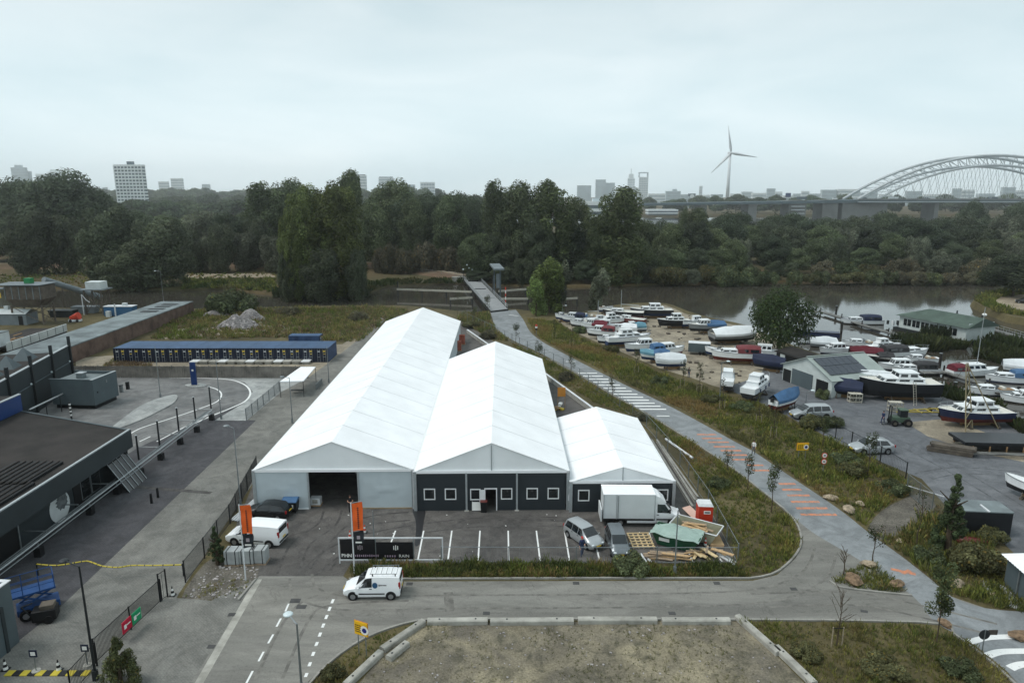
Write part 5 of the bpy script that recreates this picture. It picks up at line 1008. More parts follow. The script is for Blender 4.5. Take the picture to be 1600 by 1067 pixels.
for k in range(4): MB().cyl((0, 0, .5 + k * .5), (0, 0, .75 + k * .5), .125, n=8).build('band', 'sign_white', t)
# ================================================================ concrete plant, far left
mk('rust_steel', S(78, 72, 66), 0.8, 0.25, 0.8, c2=S(104, 96, 86)); mk('plant_grey', S(112, 120, 124), 0.6, 0.15, 0.6); mk('green_paint', S(28, 120, 70), 0.5, 0.1, 1); mk('cab_blue', S(52, 96, 132), 0.5, 0.12, 1)
def frame_legs(t, w_, d_, h, mat='rust_steel'):
    for sx in (-1, 1):
        for sy in (-1, 1): bx('leg', (sx * w_ / 2, sy * d_ / 2, h / 2), (.3, .3, h), mat, t)
        MB().cyl((sx * w_ / 2, -d_ / 2, .3), (sx * w_ / 2, d_ / 2, h - .3), .08, n=5).build('brace', mat, t)
    for sy in (-1, 1): MB().cyl((-w_ / 2, sy * d_ / 2, .3), (w_ / 2, sy * d_ / 2, h - .3), .08, n=5).build('brace', mat, t); MB().cyl((w_ / 2, sy * d_ / 2, .3), (-w_ / 2, sy * d_ / 2, h - .3), .08, n=5).build('brace', mat, t)
p = G(55, 505); t = thing('concrete_hopper', 'large ribbed steel hopper on braced legs in the concrete plant', 'hopper', p); frame_legs(t, 7, 4, 4.6)
m = MB(); m.loft([[(x * 4.1, -2.6, z), (x * 4.1, 2.6, z)][::1] for x, z in ()] or [[(-2.6, -1.6, 4.2), (2.6, -1.6, 4.2), (2.6, 1.6, 4.2), (-2.6, 1.6, 4.2)], [(-4.2, -2.6, 6), (4.2, -2.6, 6), (4.2, 2.6, 6), (-4.2, 2.6, 6)], [(-4.2, -2.6, 9), (4.2, -2.6, 9), (4.2, 2.6, 9), (-4.2, 2.6, 9)]]); m.build('bin', 'rust_steel', t)
for k in range(6): bx('rib', (-4.0 + k * 1.6, -2.68, 7.5), (.14, .14, 3.0), 'plant_grey', t)
bx('deck', (-1, 0, 9.3), (11, 6, .15), 'plant_grey', t); bx('green_cap', (0, 0, 10.0), (1.4, 1.4, 1.2), 'green_paint', t); bx('platform', (-8.5, 0, 8.2), (9, 2.4, .2), 'plant_grey', t); bx('sign_plate', (-5.3, -2.8, 7), (.8, .05, 1.2), 'plate_yellow', t)
for k in range(5): bx('rail', (-4.5 + k * 2, -2.9, 9.8), (1.9, .05, .05), 'plant_grey', t)
a = GY(68, 437, 168); b = GY(157, 464, 182); t = thing('conveyor', 'long grey inclined conveyor between hopper and sieve tower', 'conveyor', (a.x, a.y, 0)); o_ = Vector((a.x, a.y, 0)); MB().cyl(Vector(a) - o_, Vector(b) - o_, .75, n=10).build('tube', 'plant_grey', t)
for f in (.3, .65, .95): q = (Vector(a) - o_).lerp(Vector(b) - o_, f); MB().cyl((q.x - .6, q.y, -.05), (q.x, q.y, q.z - .6), .12, n=5).build('support', 'rust_steel', t); MB().cyl((q.x + .6, q.y, -.05), (q.x, q.y, q.z - .6), .12, n=5).build('support', 'rust_steel', t)
p = G(155, 490); t = thing('sieve_tower', 'sieve tower with white box on a lattice frame', 'tower', p); frame_legs(t, 4.2, 3.4, 6.2); bx('platform', (0, 0, 6.3), (6, 4.4, .2), 'plant_grey', t); bx('sieve_box', (.2, 0, 7.3), (3.8, 3, 1.8), 'white_wall', t); MB().cyl((-2.6, -2, 0), (-2.6, -2, 5.2), .12, n=6).build('pipe', 'plate_white', t); MB().tube([(-2.6, -2, 5.2), (-1.6, -2, 3.8), (-.8, -2, 3.2)], .1).build('chute', 'plate_white', t)
p = G(186, 494); t = thing('site_cabin', 'blue site cabin with white roof edge beside the brick building', 'cabin', p); bx('body', (0, 1, 1.2), (7, 2.4, 2.3), 'cab_blue', t); bx('roof_edge', (0, 1, 2.42), (7.2, 2.6, .14), 'plate_white', t); bx('cabinet', (-2, -.9, .7), (1, .8, 1.4), 'white_wall', t); bx('roof_unit', (1.2, 1, 2.8), (1, .8, .7), 'white_wall', t); bx('post', (-.2, -1.0, 1.6), (.25, .25, 3.2), 'plate_white', t)
p = G(12, 508); t = thing('site_office', 'white site office with pitched pale roof at the left edge', 'office', p); bx('body', (0, 2, 1.3), (9, 4, 2.6), 'plant_grey', t); m = MB(); m.add([(-4.6, -.2, 2.6), (4.6, -.2, 2.6), (4.6, 2, 3.5), (-4.6, 2, 3.5), (4.6, 4.2, 2.6), (-4.6, 4.2, 2.6)], [(0, 1, 2, 3), (3, 2, 4, 5)]); m.build('roof', 'white_wall', t); bx('vent', (-1, 2, 3.8), (1, .8, .8), 'white_wall', t); bx('door', (3.2, -.03, 1.1), (1, .06, 2.1), 'dark_void', t)
a, b = G(12, 552), G(105, 520); t = thing('white_building', 'low white walled flat building with panelled parapet', 'building', a, yaw_of(a, b)); Lq = (b - a).length
bx('parapet', (Lq / 2, 0, 1.2), (Lq, .2, 1.6), 'white_wall', t)
for k in range(7): bx('panel_joint', (Lq * (k + .5) / 7, -.12, 1.2), (.12, .06, 1.6), 'roof_grey', t)
bx('base_wall', (Lq / 2, .15, .2), (Lq - .1, .2, .5), 'dark_void', t); bx('roof', (Lq / 2, 4, 1.0), (Lq, 7.8, .2), 'roof_felt', t); bx('block', (-1, 4.5, 2.2), (9, 6, 3.0), 'white_wall', t); bx('block_roof', (-1, 4.5, 3.75), (9.2, 6.2, .1), 'roof_grey', t)
for k in range(8): bx('timber', (Lq * .35 + rnd.uniform(-2, 6), 2 + k * .6, 1.2), (rnd.uniform(2, 4), .25, .15), 'carton', t, rnd.uniform(-.2, .3))
for i, (px, py, mt, lb) in enumerate(((100, 495, 'dark_metal', 'dark skip container under the conveyor'), (135, 489, 'plant_grey', 'grey skip container beside the sieve tower'))):
    t = thing('skip_container', lb, 'skip', G(px, py)); m = MB(); m.loft([[(-2.6, -1.1, .1), (2.6, -1.1, .1), (2.6, 1.1, .1), (-2.6, 1.1, .1)], [(-3.1, -1.2, 1.8), (3.1, -1.2, 1.8), (3.1, 1.2, 1.8), (-3.1, 1.2, 1.8)]]); m.build('tub', mt, t); bx('rim', (0, -1.22, 1.75), (6.2, .1, .14), 'galv', t)
t = thing('mixer_drum', 'red and white mixer machine in the concrete plant', 'machine', G(118, 503)); MB().cyl((-1, 0, .9), (1, 0, 1.5), .5, .9, 12).build('drum', 'cone_red', t); bx('chassis', (0, 0, .4), (2.6, 1.2, .5), 'plate_white', t)
for s in (-1, 1): MB().cyl((s * .8, -.65, .35), (s * .8, -.5, .35), .35, n=12).build('wheel', 'black_plastic', t)
# rubble heap
def heap(label, px, py, w_, h, mat, seed, name='rubble_heap'):
    p = G(px, py); t = thing(name, label, 'heap', p); m = MB(); n = 30; vs = []
    for j in range(n + 1):
        for i in range(n + 1):
            x = (i / n - .5) * w_ * 1.1; y = (j / n - .5) * w_ * .8; r = math.hypot(x / (w_ * .5), y / (w_ * .36)); z = h * max(0, 1 - r) ** .85 * (1 + .35 * noise.noise((x * .5, y * .5, seed))) + noise.noise((x * 2, y * 2, seed)) * .12 - .05; vs.append((x, y, z))
    m.add(vs, [(j * (n + 1) + i, j * (n + 1) + i + 1, (j + 1) * (n + 1) + i + 1, (j + 1) * (n + 1) + i) for j in range(n) for i in range(n)]); m.build('mound', mat, t, fix=False)
    m = MB(); rs = random.Random(seed)
    for k in range(900):
        a = rs.uniform(0, 6.28); r = math.sqrt(rs.random()) * .98; x, y = math.cos(a) * r * w_ * .5, math.sin(a) * r * w_ * .36; z = h * max(0, 1 - r) ** .85 * (1 + .35 * noise.noise((x * .5, y * .5, seed))); s = rs.uniform(.08, .3); m.box((x, y, z), (s * 1.4, s, s * .7), rs.uniform(0, 3), Matrix.Rotation(rs.uniform(-.7, .7), 3, 'X'))
    o = m.build('rubble', mat, t); o['kind'] = 'stuff'; return t
mk('rubble', S(150, 146, 146), 0.9, 0.3, 1.2, c2=S(178, 172, 170), orand=.1)
heap('left grey rubble heap on the waste ground', 372, 511, 9.5, 2.9, 'rubble', 2); heap('smaller rubble heap right behind the first', 392, 500, 7.0, 2.7, 'rubble', 5); heap('low scrap heap beside the end of the brick building', 338, 492, 7.0, 1.3, 'rubble', 8)
# ================================================================ far city, bridge, turbine, footbridge
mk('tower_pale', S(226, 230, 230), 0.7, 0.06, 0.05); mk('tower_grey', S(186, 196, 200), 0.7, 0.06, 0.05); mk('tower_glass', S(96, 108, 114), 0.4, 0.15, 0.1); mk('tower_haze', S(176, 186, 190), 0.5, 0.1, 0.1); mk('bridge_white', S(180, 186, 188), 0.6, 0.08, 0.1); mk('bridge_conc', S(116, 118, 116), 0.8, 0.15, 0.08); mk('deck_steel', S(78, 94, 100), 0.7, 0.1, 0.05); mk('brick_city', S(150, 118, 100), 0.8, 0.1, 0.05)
def tower(label, x0, x1, yt, Y, fl, skin='tower_pale', depth=None, fins=0, top=None, name='tower_block', z=0.0, cap=None, cat='building', glass=None):
    glass = glass or ('tower_glass' if Y < 1000 else 'tower_haze')  # far cores take a paler glass, distance haze put into its colour
    a, b = GY(x0, yt, Y), GY(x1, yt, Y); w_ = b.x - a.x; h = a.z - z; d = depth or min(w_ * .3, 18)
    t = thing(name, label, cat, ((a.x + b.x) / 2, Y, z)); bx('core', (0, d / 2, h / 2 - .3), (w_ * .97, d * .97, h - .4), glass, t)
    sh = h / fl; me = MB().box((0, d / 2, 0), (w_, d, sh * .48)).mesh('floor_band', skin)
    for k in range(fl): link('floor_band', me, t, (0, 0, sh * (k + .76)))
    if fins:
        m = MB()
        for k in range(fins + 1): m.box((-w_ / 2 + w_ * k / fins, -.05, h / 2), (w_ * .025 + .2, .5, h - .2))
        m.build('facade_fins', skin, t)
    bx('roof', (0, d / 2, h + .15), (w_, d, .5), skin, t)
    if cap: bx('roof_house', (cap[0] * w_, d / 2, h + cap[2] / 2 + .3), (cap[1] * w_, d * .5, cap[2]), cap[3] if len(cap) > 3 else skin, t)
    return t
tower('white apartment tower with rows of balconies above the left wood', 177, 220, 258, 760, 17, fins=8, cap=(.05, .2, 3.5, 'tower_glass'))
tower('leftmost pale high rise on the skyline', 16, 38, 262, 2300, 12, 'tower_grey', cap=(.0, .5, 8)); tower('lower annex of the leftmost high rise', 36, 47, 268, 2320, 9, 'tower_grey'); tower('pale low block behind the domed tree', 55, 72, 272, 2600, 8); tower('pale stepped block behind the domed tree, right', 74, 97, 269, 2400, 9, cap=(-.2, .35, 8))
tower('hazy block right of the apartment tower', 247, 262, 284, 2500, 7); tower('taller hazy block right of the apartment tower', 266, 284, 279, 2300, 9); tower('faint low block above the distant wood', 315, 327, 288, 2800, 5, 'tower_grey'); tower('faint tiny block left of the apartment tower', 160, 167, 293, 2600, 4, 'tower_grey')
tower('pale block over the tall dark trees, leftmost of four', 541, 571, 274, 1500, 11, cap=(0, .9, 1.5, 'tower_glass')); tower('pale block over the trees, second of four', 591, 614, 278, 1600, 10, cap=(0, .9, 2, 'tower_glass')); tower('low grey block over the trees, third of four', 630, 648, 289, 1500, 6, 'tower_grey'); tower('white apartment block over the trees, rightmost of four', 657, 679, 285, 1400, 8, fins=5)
tower('wide pale slab block left of the twin towers', 902, 924, 290, 2300, 9, 'tower_grey', glass='tower_grey'); tower('tall grey slab block left of the twin towers', 931, 947, 281, 2100, 12, 'tower_grey', glass='tower_grey'); tower('lower wing of the tall grey slab block', 946, 961, 286, 2110, 10, 'tower_grey', glass='tower_grey')  # cores as pale as the skin: haze painted into the glass colour
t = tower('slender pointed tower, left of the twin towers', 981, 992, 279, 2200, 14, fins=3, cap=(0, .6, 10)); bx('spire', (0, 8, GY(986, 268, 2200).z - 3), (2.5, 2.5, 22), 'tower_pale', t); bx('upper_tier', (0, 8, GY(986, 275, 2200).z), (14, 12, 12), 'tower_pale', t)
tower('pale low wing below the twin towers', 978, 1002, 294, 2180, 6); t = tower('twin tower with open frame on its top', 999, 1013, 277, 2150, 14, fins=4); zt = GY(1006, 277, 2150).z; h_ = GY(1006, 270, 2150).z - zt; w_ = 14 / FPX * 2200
for s in (-1, 1): bx('frame_leg', (s * w_ * .46, 8, zt + h_ / 2), (2.5, 12, h_), 'tower_grey', t)
bx('frame_top', (0, 8, zt + h_), (w_, 14, 3), 'tower_grey', t)
tower('white office block with window strips behind the poplars', 905, 952, 316, 520, 5, 'tower_pale', depth=16, cap=(.1, .25, 2.5, 'tower_grey'), z=-.9)
tower('hazy office block left of the turbine', 1041, 1064, 299, 1700, 5, 'tower_grey', cap=(.1, .3, 5)); t = tower('dark cube with white disc beside the bridge approach', 1076, 1087, 303, 1300, 3, 'tower_glass')
n = 20; q = GY(1081.5, 307, 1297); ml = MB(); ml.add([(4 * math.cos(i * 6.283 / n), -.8, q.z + 4 * math.sin(i * 6.283 / n)) for i in range(n)], [tuple(range(n))]); ml.build('white_disc', 'tower_pale', t)
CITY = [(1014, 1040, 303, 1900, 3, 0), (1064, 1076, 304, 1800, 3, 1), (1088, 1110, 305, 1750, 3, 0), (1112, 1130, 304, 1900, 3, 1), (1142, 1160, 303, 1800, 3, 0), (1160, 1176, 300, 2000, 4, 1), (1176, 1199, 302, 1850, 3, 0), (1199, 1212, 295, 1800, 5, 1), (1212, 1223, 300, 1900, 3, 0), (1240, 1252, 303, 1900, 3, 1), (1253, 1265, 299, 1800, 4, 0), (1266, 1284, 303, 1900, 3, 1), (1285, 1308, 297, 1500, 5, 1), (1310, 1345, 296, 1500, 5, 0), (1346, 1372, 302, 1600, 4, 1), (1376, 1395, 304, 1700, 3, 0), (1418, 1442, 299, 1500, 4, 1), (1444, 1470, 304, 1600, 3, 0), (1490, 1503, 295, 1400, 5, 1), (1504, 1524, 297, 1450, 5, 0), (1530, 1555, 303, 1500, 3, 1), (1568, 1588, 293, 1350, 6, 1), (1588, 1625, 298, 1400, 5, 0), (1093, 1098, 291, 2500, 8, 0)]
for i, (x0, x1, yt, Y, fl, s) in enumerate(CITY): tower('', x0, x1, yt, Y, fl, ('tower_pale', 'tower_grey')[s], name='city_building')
cb = sorted([o for o in col.objects if o.name.startswith('city_building')], key=lambda o: o.location.x / o.location.y)
for i, o in enumerate(cb):
    o['label'] = 'low hazy city building on the skyline left of the arch bridge' if i < 13 else 'low hazy city building seen through the arch bridge'; o['group'] = 'hazy city buildings left of the arch bridge' if i < 13 else 'hazy city buildings behind the arch bridge'
t = tower('white building with blue roof sign left of the arch', 1224, 1240, 306, 1200, 3); q = GY(1232, 305, 1195); bx('blue_sign', (-1, -1, q.z), (9, .6, 7), 'blue_fascia', t)
tower('small white pavilion on the river island', 1013, 1060, 328, 900, 2, 'tower_pale', z=1, depth=20, name='pavilion')
# wind turbine
p = GY(1137, 301, 1200); t = thing('wind_turbine', 'white wind turbine with three blades left of the arch bridge', 'wind turbine', (p.x, 1200, 1)); hub = GY(1138, 240, 1200)
mk('turbine', S(206, 210, 212), 0.5, 0.03, 0.05)
MB().cyl((0, 0, 0), (0, 0, hub.z - 2), 3.4, 1.9, 16).build('tower', 'turbine', t, smooth=True); bx('nacelle', (0, 2.5, hub.z - .6), (4.4, 11, 4.4), 'turbine', t, bev=.6); MB().sphere((0, -4.5, hub.z - .6), 2.4, 12, 8).build('hub', 'turbine', t, smooth=True)
for ang in (100, -9, 226):
    u = Vector((math.cos(R(ang)), 0, math.sin(R(ang)))); v = Vector((-u.z, 0, u.x)); c = Vector((0, -5, hub.z - .6)); rings = []
    for s, ch in ((1.2, 1.1), (5, 2.0), (10, 2.3), (25, 1.4), (45, .35)): rings.append([c + u * s + v * ch * .35 + Vector((0, .35, 0)), c + u * s + v * ch + Vector((0, 0, 0)), c + u * s + v * ch * .35 - Vector((0, .35, 0)), c + u * s - v * ch])
    MB().loft(rings).build('blade', 'turbine', t, smooth=True)
# arch bridge
YB = 800; q = GY(1340, 312, YB); zdk = q.z; x0 = q.x; xs = 305.0; apex = GY(1500, 243, YB).z; print('bridge', zdk, x0, apex)
t = thing('arch_bridge', 'large white steel twin arch bridge with long deck over the river', 'bridge', (x0, YB, 0))
XL = GY(1005, 320, YB).x - x0
m = MB(); m.box((xs / 2 + 60, 18, zdk - 2), (xs + 120, 40, 3.4)); m.build('main_deck', 'deck_steel', t)
m = MB(); m.add([(XL, 2, zdk - 7), (0.2, 2, zdk - 3.6), (0.2, 34, zdk - 3.6), (XL, 34, zdk - 7), (XL, 2, zdk - 4.6), (0.2, 2, zdk - .5), (0.2, 34, zdk - .5), (XL, 34, zdk - 4.6)], [(0, 1, 2, 3), (7, 6, 5, 4), (0, 4, 5, 1), (3, 2, 6, 7), (0, 3, 7, 4), (1, 5, 6, 2)]); m.build('approach_deck', 'deck_steel', t)
bx('parapet', (xs / 2 + 60, -2.2, zdk + .3), (xs + 120, .3, 1.4), 'bridge_conc', t); bx('fascia_line', (xs / 2 + 60, -2.3, zdk - 2.6), (xs + 120, .4, .8), 'bridge_white', t)
for kx, wx, top, nm in ((-118, 10, -5.2, 'pier'), (-66, 20, -1, 'stair_pier'), (-28, 18, -.5, 'pier'), (12, 52, -3.8, 'abutment'), (-175, 8, -6.4, 'pier'), (95, 5, -3.8, 'pier')):
    o = bx(nm, (kx, 18, (zdk + top) / 2 - 1), (wx, 26, zdk + top + 2), 'bridge_conc', t)
    if nm == 'stair_pier':
        for k in range(4): bx('stair_flight', (kx, 3.5, 6 + k * 4), (15, 2.4, 1.0), 'bridge_white', o)
def arch(z_off, x): f = x / xs; return zdk + (apex - zdk + z_off) * (1 - (2 * f - 1) ** 2)
for ky in (0, 36):
    for lo in (0, -11):
        m = MB(); N = 28; i0 = 0 if lo == 0 else 0
        xa = 0 if lo == 0 else 22
        pts = [Vector((xa + (xs - 2 * xa) * i / N, ky, zdk + (apex + lo - zdk) * (1 - (2 * i / N - 1) ** 2))) for i in range(N + 1)]
        m.tube(pts, 1.7 if lo == 0 else 1.4, 6); m.build('arch_rib', 'bridge_white', t)
        if lo == 0: up = pts
        else: dn = pts
    m = MB(); m2 = MB()
    for i in range(1, 28): m.cyl(up[i], dn[i], .4, n=4); m.cyl(up[i], dn[min(28, i + 1)], .4, n=4)
    for i in range(3, 26):
        for s in (-1, 1): m2.cyl(dn[i], (dn[i].x + s * 9, ky, zdk), .2, n=4)
    m.build('truss_web', 'bridge_white', t)['kind'] = 'stuff'; m2.build('hangers', 'bridge_white', t)['kind'] = 'stuff'
m = MB()
for i in range(3, 27, 2): f = i / 28; p = Vector((xs * f, 0, zdk + (apex - zdk) * (1 - (2 * f - 1) ** 2))); m.cyl(p, (p.x, 36, p.z), .4, n=4)
m.build('cross_bracing', 'bridge_white', t)
for k in range(9): 
    v = thing('distant_vehicle', 'tiny vehicle driving on the far arch bridge', 'vehicle', (x0 - 60 + k * 37 + rnd.uniform(-9, 9), YB + 4, zdk - .2), 0, 'vehicles on the arch bridge'); bx('body', (0, 0, 1.3 if k % 3 else 1.9), (5 if k % 3 else 11, 2, 1.6 if k % 3 else 2.8), 'tower_pale' if k % 2 else 'tower_glass', v); bx('cabin', (0, 0, 2.3), (2.6, 1.8, .8), 'tower_glass', v)
# footbridge over the creek
zf = 0.25; n1, n2 = G(767, 487, zf), G(793, 484, zf); f1, f2 = G(722, 435, zf - .6), G(744, 433, zf - .6)
t = thing('footbridge', 'grey footbridge with railings across the creek', 'bridge', (n1 + n2) / 2); o_ = (n1 + n2) / 2; o_.z = 0
mk('plank', S(140, 142, 143), 0.8, 0.12, 1.0); mk('rail_grey', S(150, 154, 156), 0.5, 0.1, 1)
NP = 60
for i in range(NP):
    a, b = i / NP, (i + .94) / NP; l0, l1, r0, r1 = n1.lerp(f1, a) - o_, n1.lerp(f1, b) - o_, n2.lerp(f2, a) - o_, n2.lerp(f2, b) - o_
    MB().quad(l0, r0, r1, l1, .12).build('plank', 'plank', t)
for a, b in ((n1, f1), (n2, f2)):
    for z in (.55, 1.1): MB().cyl(a - o_ + Vector((0, 0, z)), b - o_ + Vector((0, 0, z)), .07, n=5).build('hand_rail', 'rail_grey', t)
    for i in range(25): q = a.lerp(b, i / 24) - o_; MB().cyl(q, q + Vector((0, 0, 1.1)), .05, n=4).build('baluster', 'rail_grey', t)
    MB().quad(a - o_ + Vector((0, 0, -.1)), b - o_ + Vector((0, 0, -.1)), b - o_ + Vector((0, 0, -.9)), a - o_ + Vector((0, 0, -.9)), .2).build('girder', 'dark_metal', t)
for f in (.28, .55, .82): q = (n1.lerp(f1, f) + n2.lerp(f2, f)) / 2 - o_; bx('pier', (q.x, q.y, -1.6), (3.6, .6, 3.4), 'dark_metal', t)
c = G(777, 459, zf); t = thing('lift_portal', 'dark lifting portal with counterweight beam at the footbridge', 'bridge portal', c); H_ = GY(770, 420, c.y).z
for s in (-.9, .9): bx('pillar', (s, 0, H_ / 2 - 1.5), (.42, .6, H_ + 1.2), 'cladding_mid', t)
bx('web_plate', (.2, 0, H_ * .5), (1.0, .25, H_ * .55), 'plant_grey', t); m = MB().box((0, 0, 0), (3.0, 7.5, .5), 0, Matrix.Rotation(R(6), 3, 'X')); o = m.build('balance_beam', 'plant_grey', t, loc=(-.1, 1.0, H_ + .2)); o.rotation_euler = (0, 0, R(12)); MB().tube([(-.9, 0, H_), (-1.4, -3, 1)], .1).build('tie_rod', 'dark_metal', t)
mk('timber_pale', S(170, 166, 154), 0.8, 0.15, 0.8)
for i, (a, b, z) in enumerate((((620, 452), (737, 456), .6), ((703, 467), (738, 465), .3), ((779, 455), (822, 452), .6), ((783, 467), (825, 467), .3), ((884, 467), (902, 466), .6))):
    a, b = G(*a, z), G(*b, z); t = thing('guide_fender', ('long pale timber fender left of the footbridge', 'short pale timber fender left of the footbridge', 'upper pale timber fender right of the footbridge', 'lower pale timber fender right of the footbridge', 'pale fender beam behind the young trees')[i], 'fender', (a.x, a.y, 0), yaw_of(a, b)); Ln = (b - a).length
    bx('beam', (Ln / 2, 0, z), (Ln, .35, .55), 'timber_pale', t)
    for k in range(max(2, int(Ln / 6))): MB().cyl((Ln * k / max(1, int(Ln / 6) - 1) * .98 + .2, .35, -3), (Ln * k / max(1, int(Ln / 6) - 1) * .98 + .2, .35, z + (2.4 if k == 0 and i in (0, 4) else .5)), .22, n=7).build('pile', 'dark_metal', t)
c = G(790, 478, 0); t = thing('marker_pole', 'red and white banded marker pole at the footbridge', 'pole', c)
for k in range(6): MB().cyl((0, 0, k * .85), (0, 0, k * .85 + .84), .14, n=8).build('band', 'cone_red' if k % 2 else 'sign_white', t)
c = G(838, 524); t = thing('marker_post', 'red and white bollard sign beside the cycle road', 'post', c); MB().cyl((0, 0, 0), (0, 0, 1.6), .06, n=6).build('post', 'galv', t)
for k in range(3): MB().cyl((0, 0, 1.2 + k * .4), (0, 0, 1.58 + k * .4), .24, n=10).build('band', ('black_plastic', 'sign_white', 'cone_red')[k], t)
for i, (px, yt) in enumerate(((722, 421), (728, 414), (731, 419), (736, 421))):
    p = G(px + 2, 439, -.5); t = thing('signal_mast', f'{("first", "second", "third", "fourth")[i]} thin signal mast from the left at the far end of the footbridge', 'mast', p); h = GY(px, yt, p.y).z + .5; MB().cyl((0, 0, 0), (0, 0, h), .1, .07, 6).build('pole', 'dark_metal', t); MB().sphere((0, 0, h), .3, 8, 6).build('signal_head', 'lamp_pale', t)
p = G(722, 440, -.9); t = thing('abutment_wall', 'pale concrete abutment at the far end of the footbridge', 'wall', p); bx('wall_body', (0, 1, .4), (7, 2, 2.2), 'concrete', t); bx('cap', (0, 1, 1.55), (7.3, 2.3, .15), 'concrete', t)
p = G(650, 421, -.3); t = thing('concrete_slab', 'pale concrete slab wall beside the dike path', 'wall', p, R(-6)); bx('slab_body', (0, 0, .5), (7, .5, 1.1), 'concrete', t); bx('cap', (0, 0, 1.08), (7.1, .6, .08), 'plate_white', t)
bar_fence('thin post fence along the dike path to the footbridge', [G(575, 418, -.2), G(640, 423, -.2), G(722, 433, -.6)], 1.1, 'path_fence', step=2.0, rad=.02, post=3.5, bars='galv')
# ================================================================ vehicles
mk('paint_white', S(236, 238, 239), 0.3, 0.02, 0.8, spec=0.5, coord='obj'); mk('paint_silver', S(172, 176, 178), 0.3, 0.04, 1, metal=0.45, spec=0.5, coord='obj'); mk('paint_black', S(24, 26, 28), 0.25, 0.1, 1, spec=0.6, coord='obj'); mk('paint_grey', S(120, 126, 130), 0.3, 0.05, 1, metal=0.5, coord='obj')
mk('car_glass', S(22, 28, 32), 0.06, 0.1, 1, spec=0.8, coord='obj'); mk('tyre', S(24, 24, 25), 0.9, 0.1, 4, coord='obj'); mk('rim', S(150, 152, 154), 0.4, 0.1, 4, metal=0.6, coord='obj'); mk('tail_red', S(150, 24, 24), 0.3, 0.1, 4, coord='obj'); mk('head_lamp', S(214, 222, 226), 0.15, 0.05, 4, spec=0.8, coord='obj'); mk('trim_black', S(30, 31, 33), 0.6, 0.1, 4, coord='obj'); mk('plate_nl', S(226, 190, 50), 0.5, 0.05, 3, coord='obj')
def vehicle(label, cat, name, loc, rz, ST, paint, roof_i, screen_i, rear_i, sides, wheels, wr=.32, lamps=None, vanrear=False, handles=(), rack=None, stripe=None):
    """ST rows: x, half width, bottom z, belt z, top z, half width at the top (rear to front)"""
    t = thing(name, label, cat, loc, rz)
    def ring(s):
        x, w_, zb, zl, zt, wt = s
        return [(x, -w_ * .92, zb), (x, -w_, zb + (zl - zb) * .35), (x, -w_ * .985, zl), (x, -(w_ * .3 + wt * .7), zl + (zt - zl) * .55), (x, -wt, zt - (zt - zl) * .06), (x, -wt * .6, zt), (x, wt * .6, zt), (x, wt, zt - (zt - zl) * .06), (x, (w_ * .3 + wt * .7), zl + (zt - zl) * .55), (x, w_ * .985, zl), (x, w_, zb + (zl - zb) * .35), (x, w_ * .92, zb)]
    body = MB().loft([ring(s) for s in ST]).build('body', paint, t, smooth=True)
    e = body.modifiers.new('split', 'EDGE_SPLIT'); e.split_angle = R(38)
    def at(x):
        for a, b in zip(ST[:-1], ST[1:]):
            if a[0] <= x <= b[0]: f = (x - a[0]) / (b[0] - a[0]); return [p + (q - p) * f for p, q in zip(a, b)]
        return ST[0] if x < ST[0][0] else ST[-1]
    def surf(x, side, v, off=.012):
        _, w_, zb, zl, zt, wt = at(x); ym = w_ * .3 + wt * .7; zm = zl + (zt - zl) * .55; z2 = zt - (zt - zl) * .06
        if v < .55: f = v / .55; y = w_ * .985 + (ym - w_ * .985) * f; z = zl + (zm - zl) * f
        else: f = (v - .55) / .45; y = ym + (wt - ym) * f; z = zm + (z2 - zm) * f
        return Vector((x, side * (y + off), z + off * .3))
    for side in (-1, 1):
        for (xa, xb, xa2, xb2) in sides:            # bottom rear, bottom front, top rear, top front
            g = MB(); lo = [surf(xa + (xb - xa) * k / 4, side, .06) for k in range(5)]; md = [surf((xa + xa2) / 2 + ((xb + xb2) / 2 - (xa + xa2) / 2) * k / 4, side, .55) for k in range(5)]; hi = [surf(xa2 + (xb2 - xa2) * k / 4, side, .93) for k in range(5)]
            n = 5; g.add(lo + md + hi, [(r * n + k, r * n + k + 1, (r + 1) * n + k + 1, (r + 1) * n + k) for r in range(2) for k in range(4)]); g.build('side_window', 'car_glass', t, fix=False)
        mx_ = ST[screen_i][0] - .25; q = surf(mx_, side, .1); MB().sphere((q.x, q.y + side * .1, q.z + .03), .11, 8, 6, (.7, 1, .8)).build('mirror', paint, t, smooth=True)
        for hx in handles: q = surf(hx, side, 0); bx('door_handle', (hx, q.y + side * .01, q.z - .08), (.2, .03, .04), 'trim_black', t)
        if stripe: q = at(sum(stripe[:2]) / 2); bx('side_moulding', ((stripe[0] + stripe[1]) / 2, side * (q[1] + .0), stripe[2]), (stripe[1] - stripe[0], .04, .09), 'trim_black', t)
    def slab(i, j, nm, ins=.9, lo=.06, hi=.94):
        a, b = ST[i], ST[j]; A = Vector((a[0], 0, a[4])); B = Vector((b[0], 0, b[4])); d = B - A; nrm_ = Vector((-d.z, 0, d.x)).normalized(); nrm_ = nrm_ if nrm_.z > 0 or abs(nrm_.z) < .2 else -nrm_
        if (nm == 'windscreen' and nrm_.x < 0) or (nm == 'rear_window' and nrm_.x > 0): nrm_ = -nrm_
        P = A + d * lo + nrm_ * .014; Q = A + d * hi + nrm_ * .014; wa = (a[5] + (b[5] - a[5]) * lo) * ins; wb_ = (a[5] + (b[5] - a[5]) * hi) * ins
        MB().quad((P.x, -wa, P.z), (P.x, wa, P.z), (Q.x, wb_, Q.z), (Q.x, -wb_, Q.z)).build(nm, 'car_glass', t)
    slab(screen_i, roof_i, 'windscreen', .95)
    if rear_i: slab(rear_i[0], rear_i[1], 'rear_window', .88)
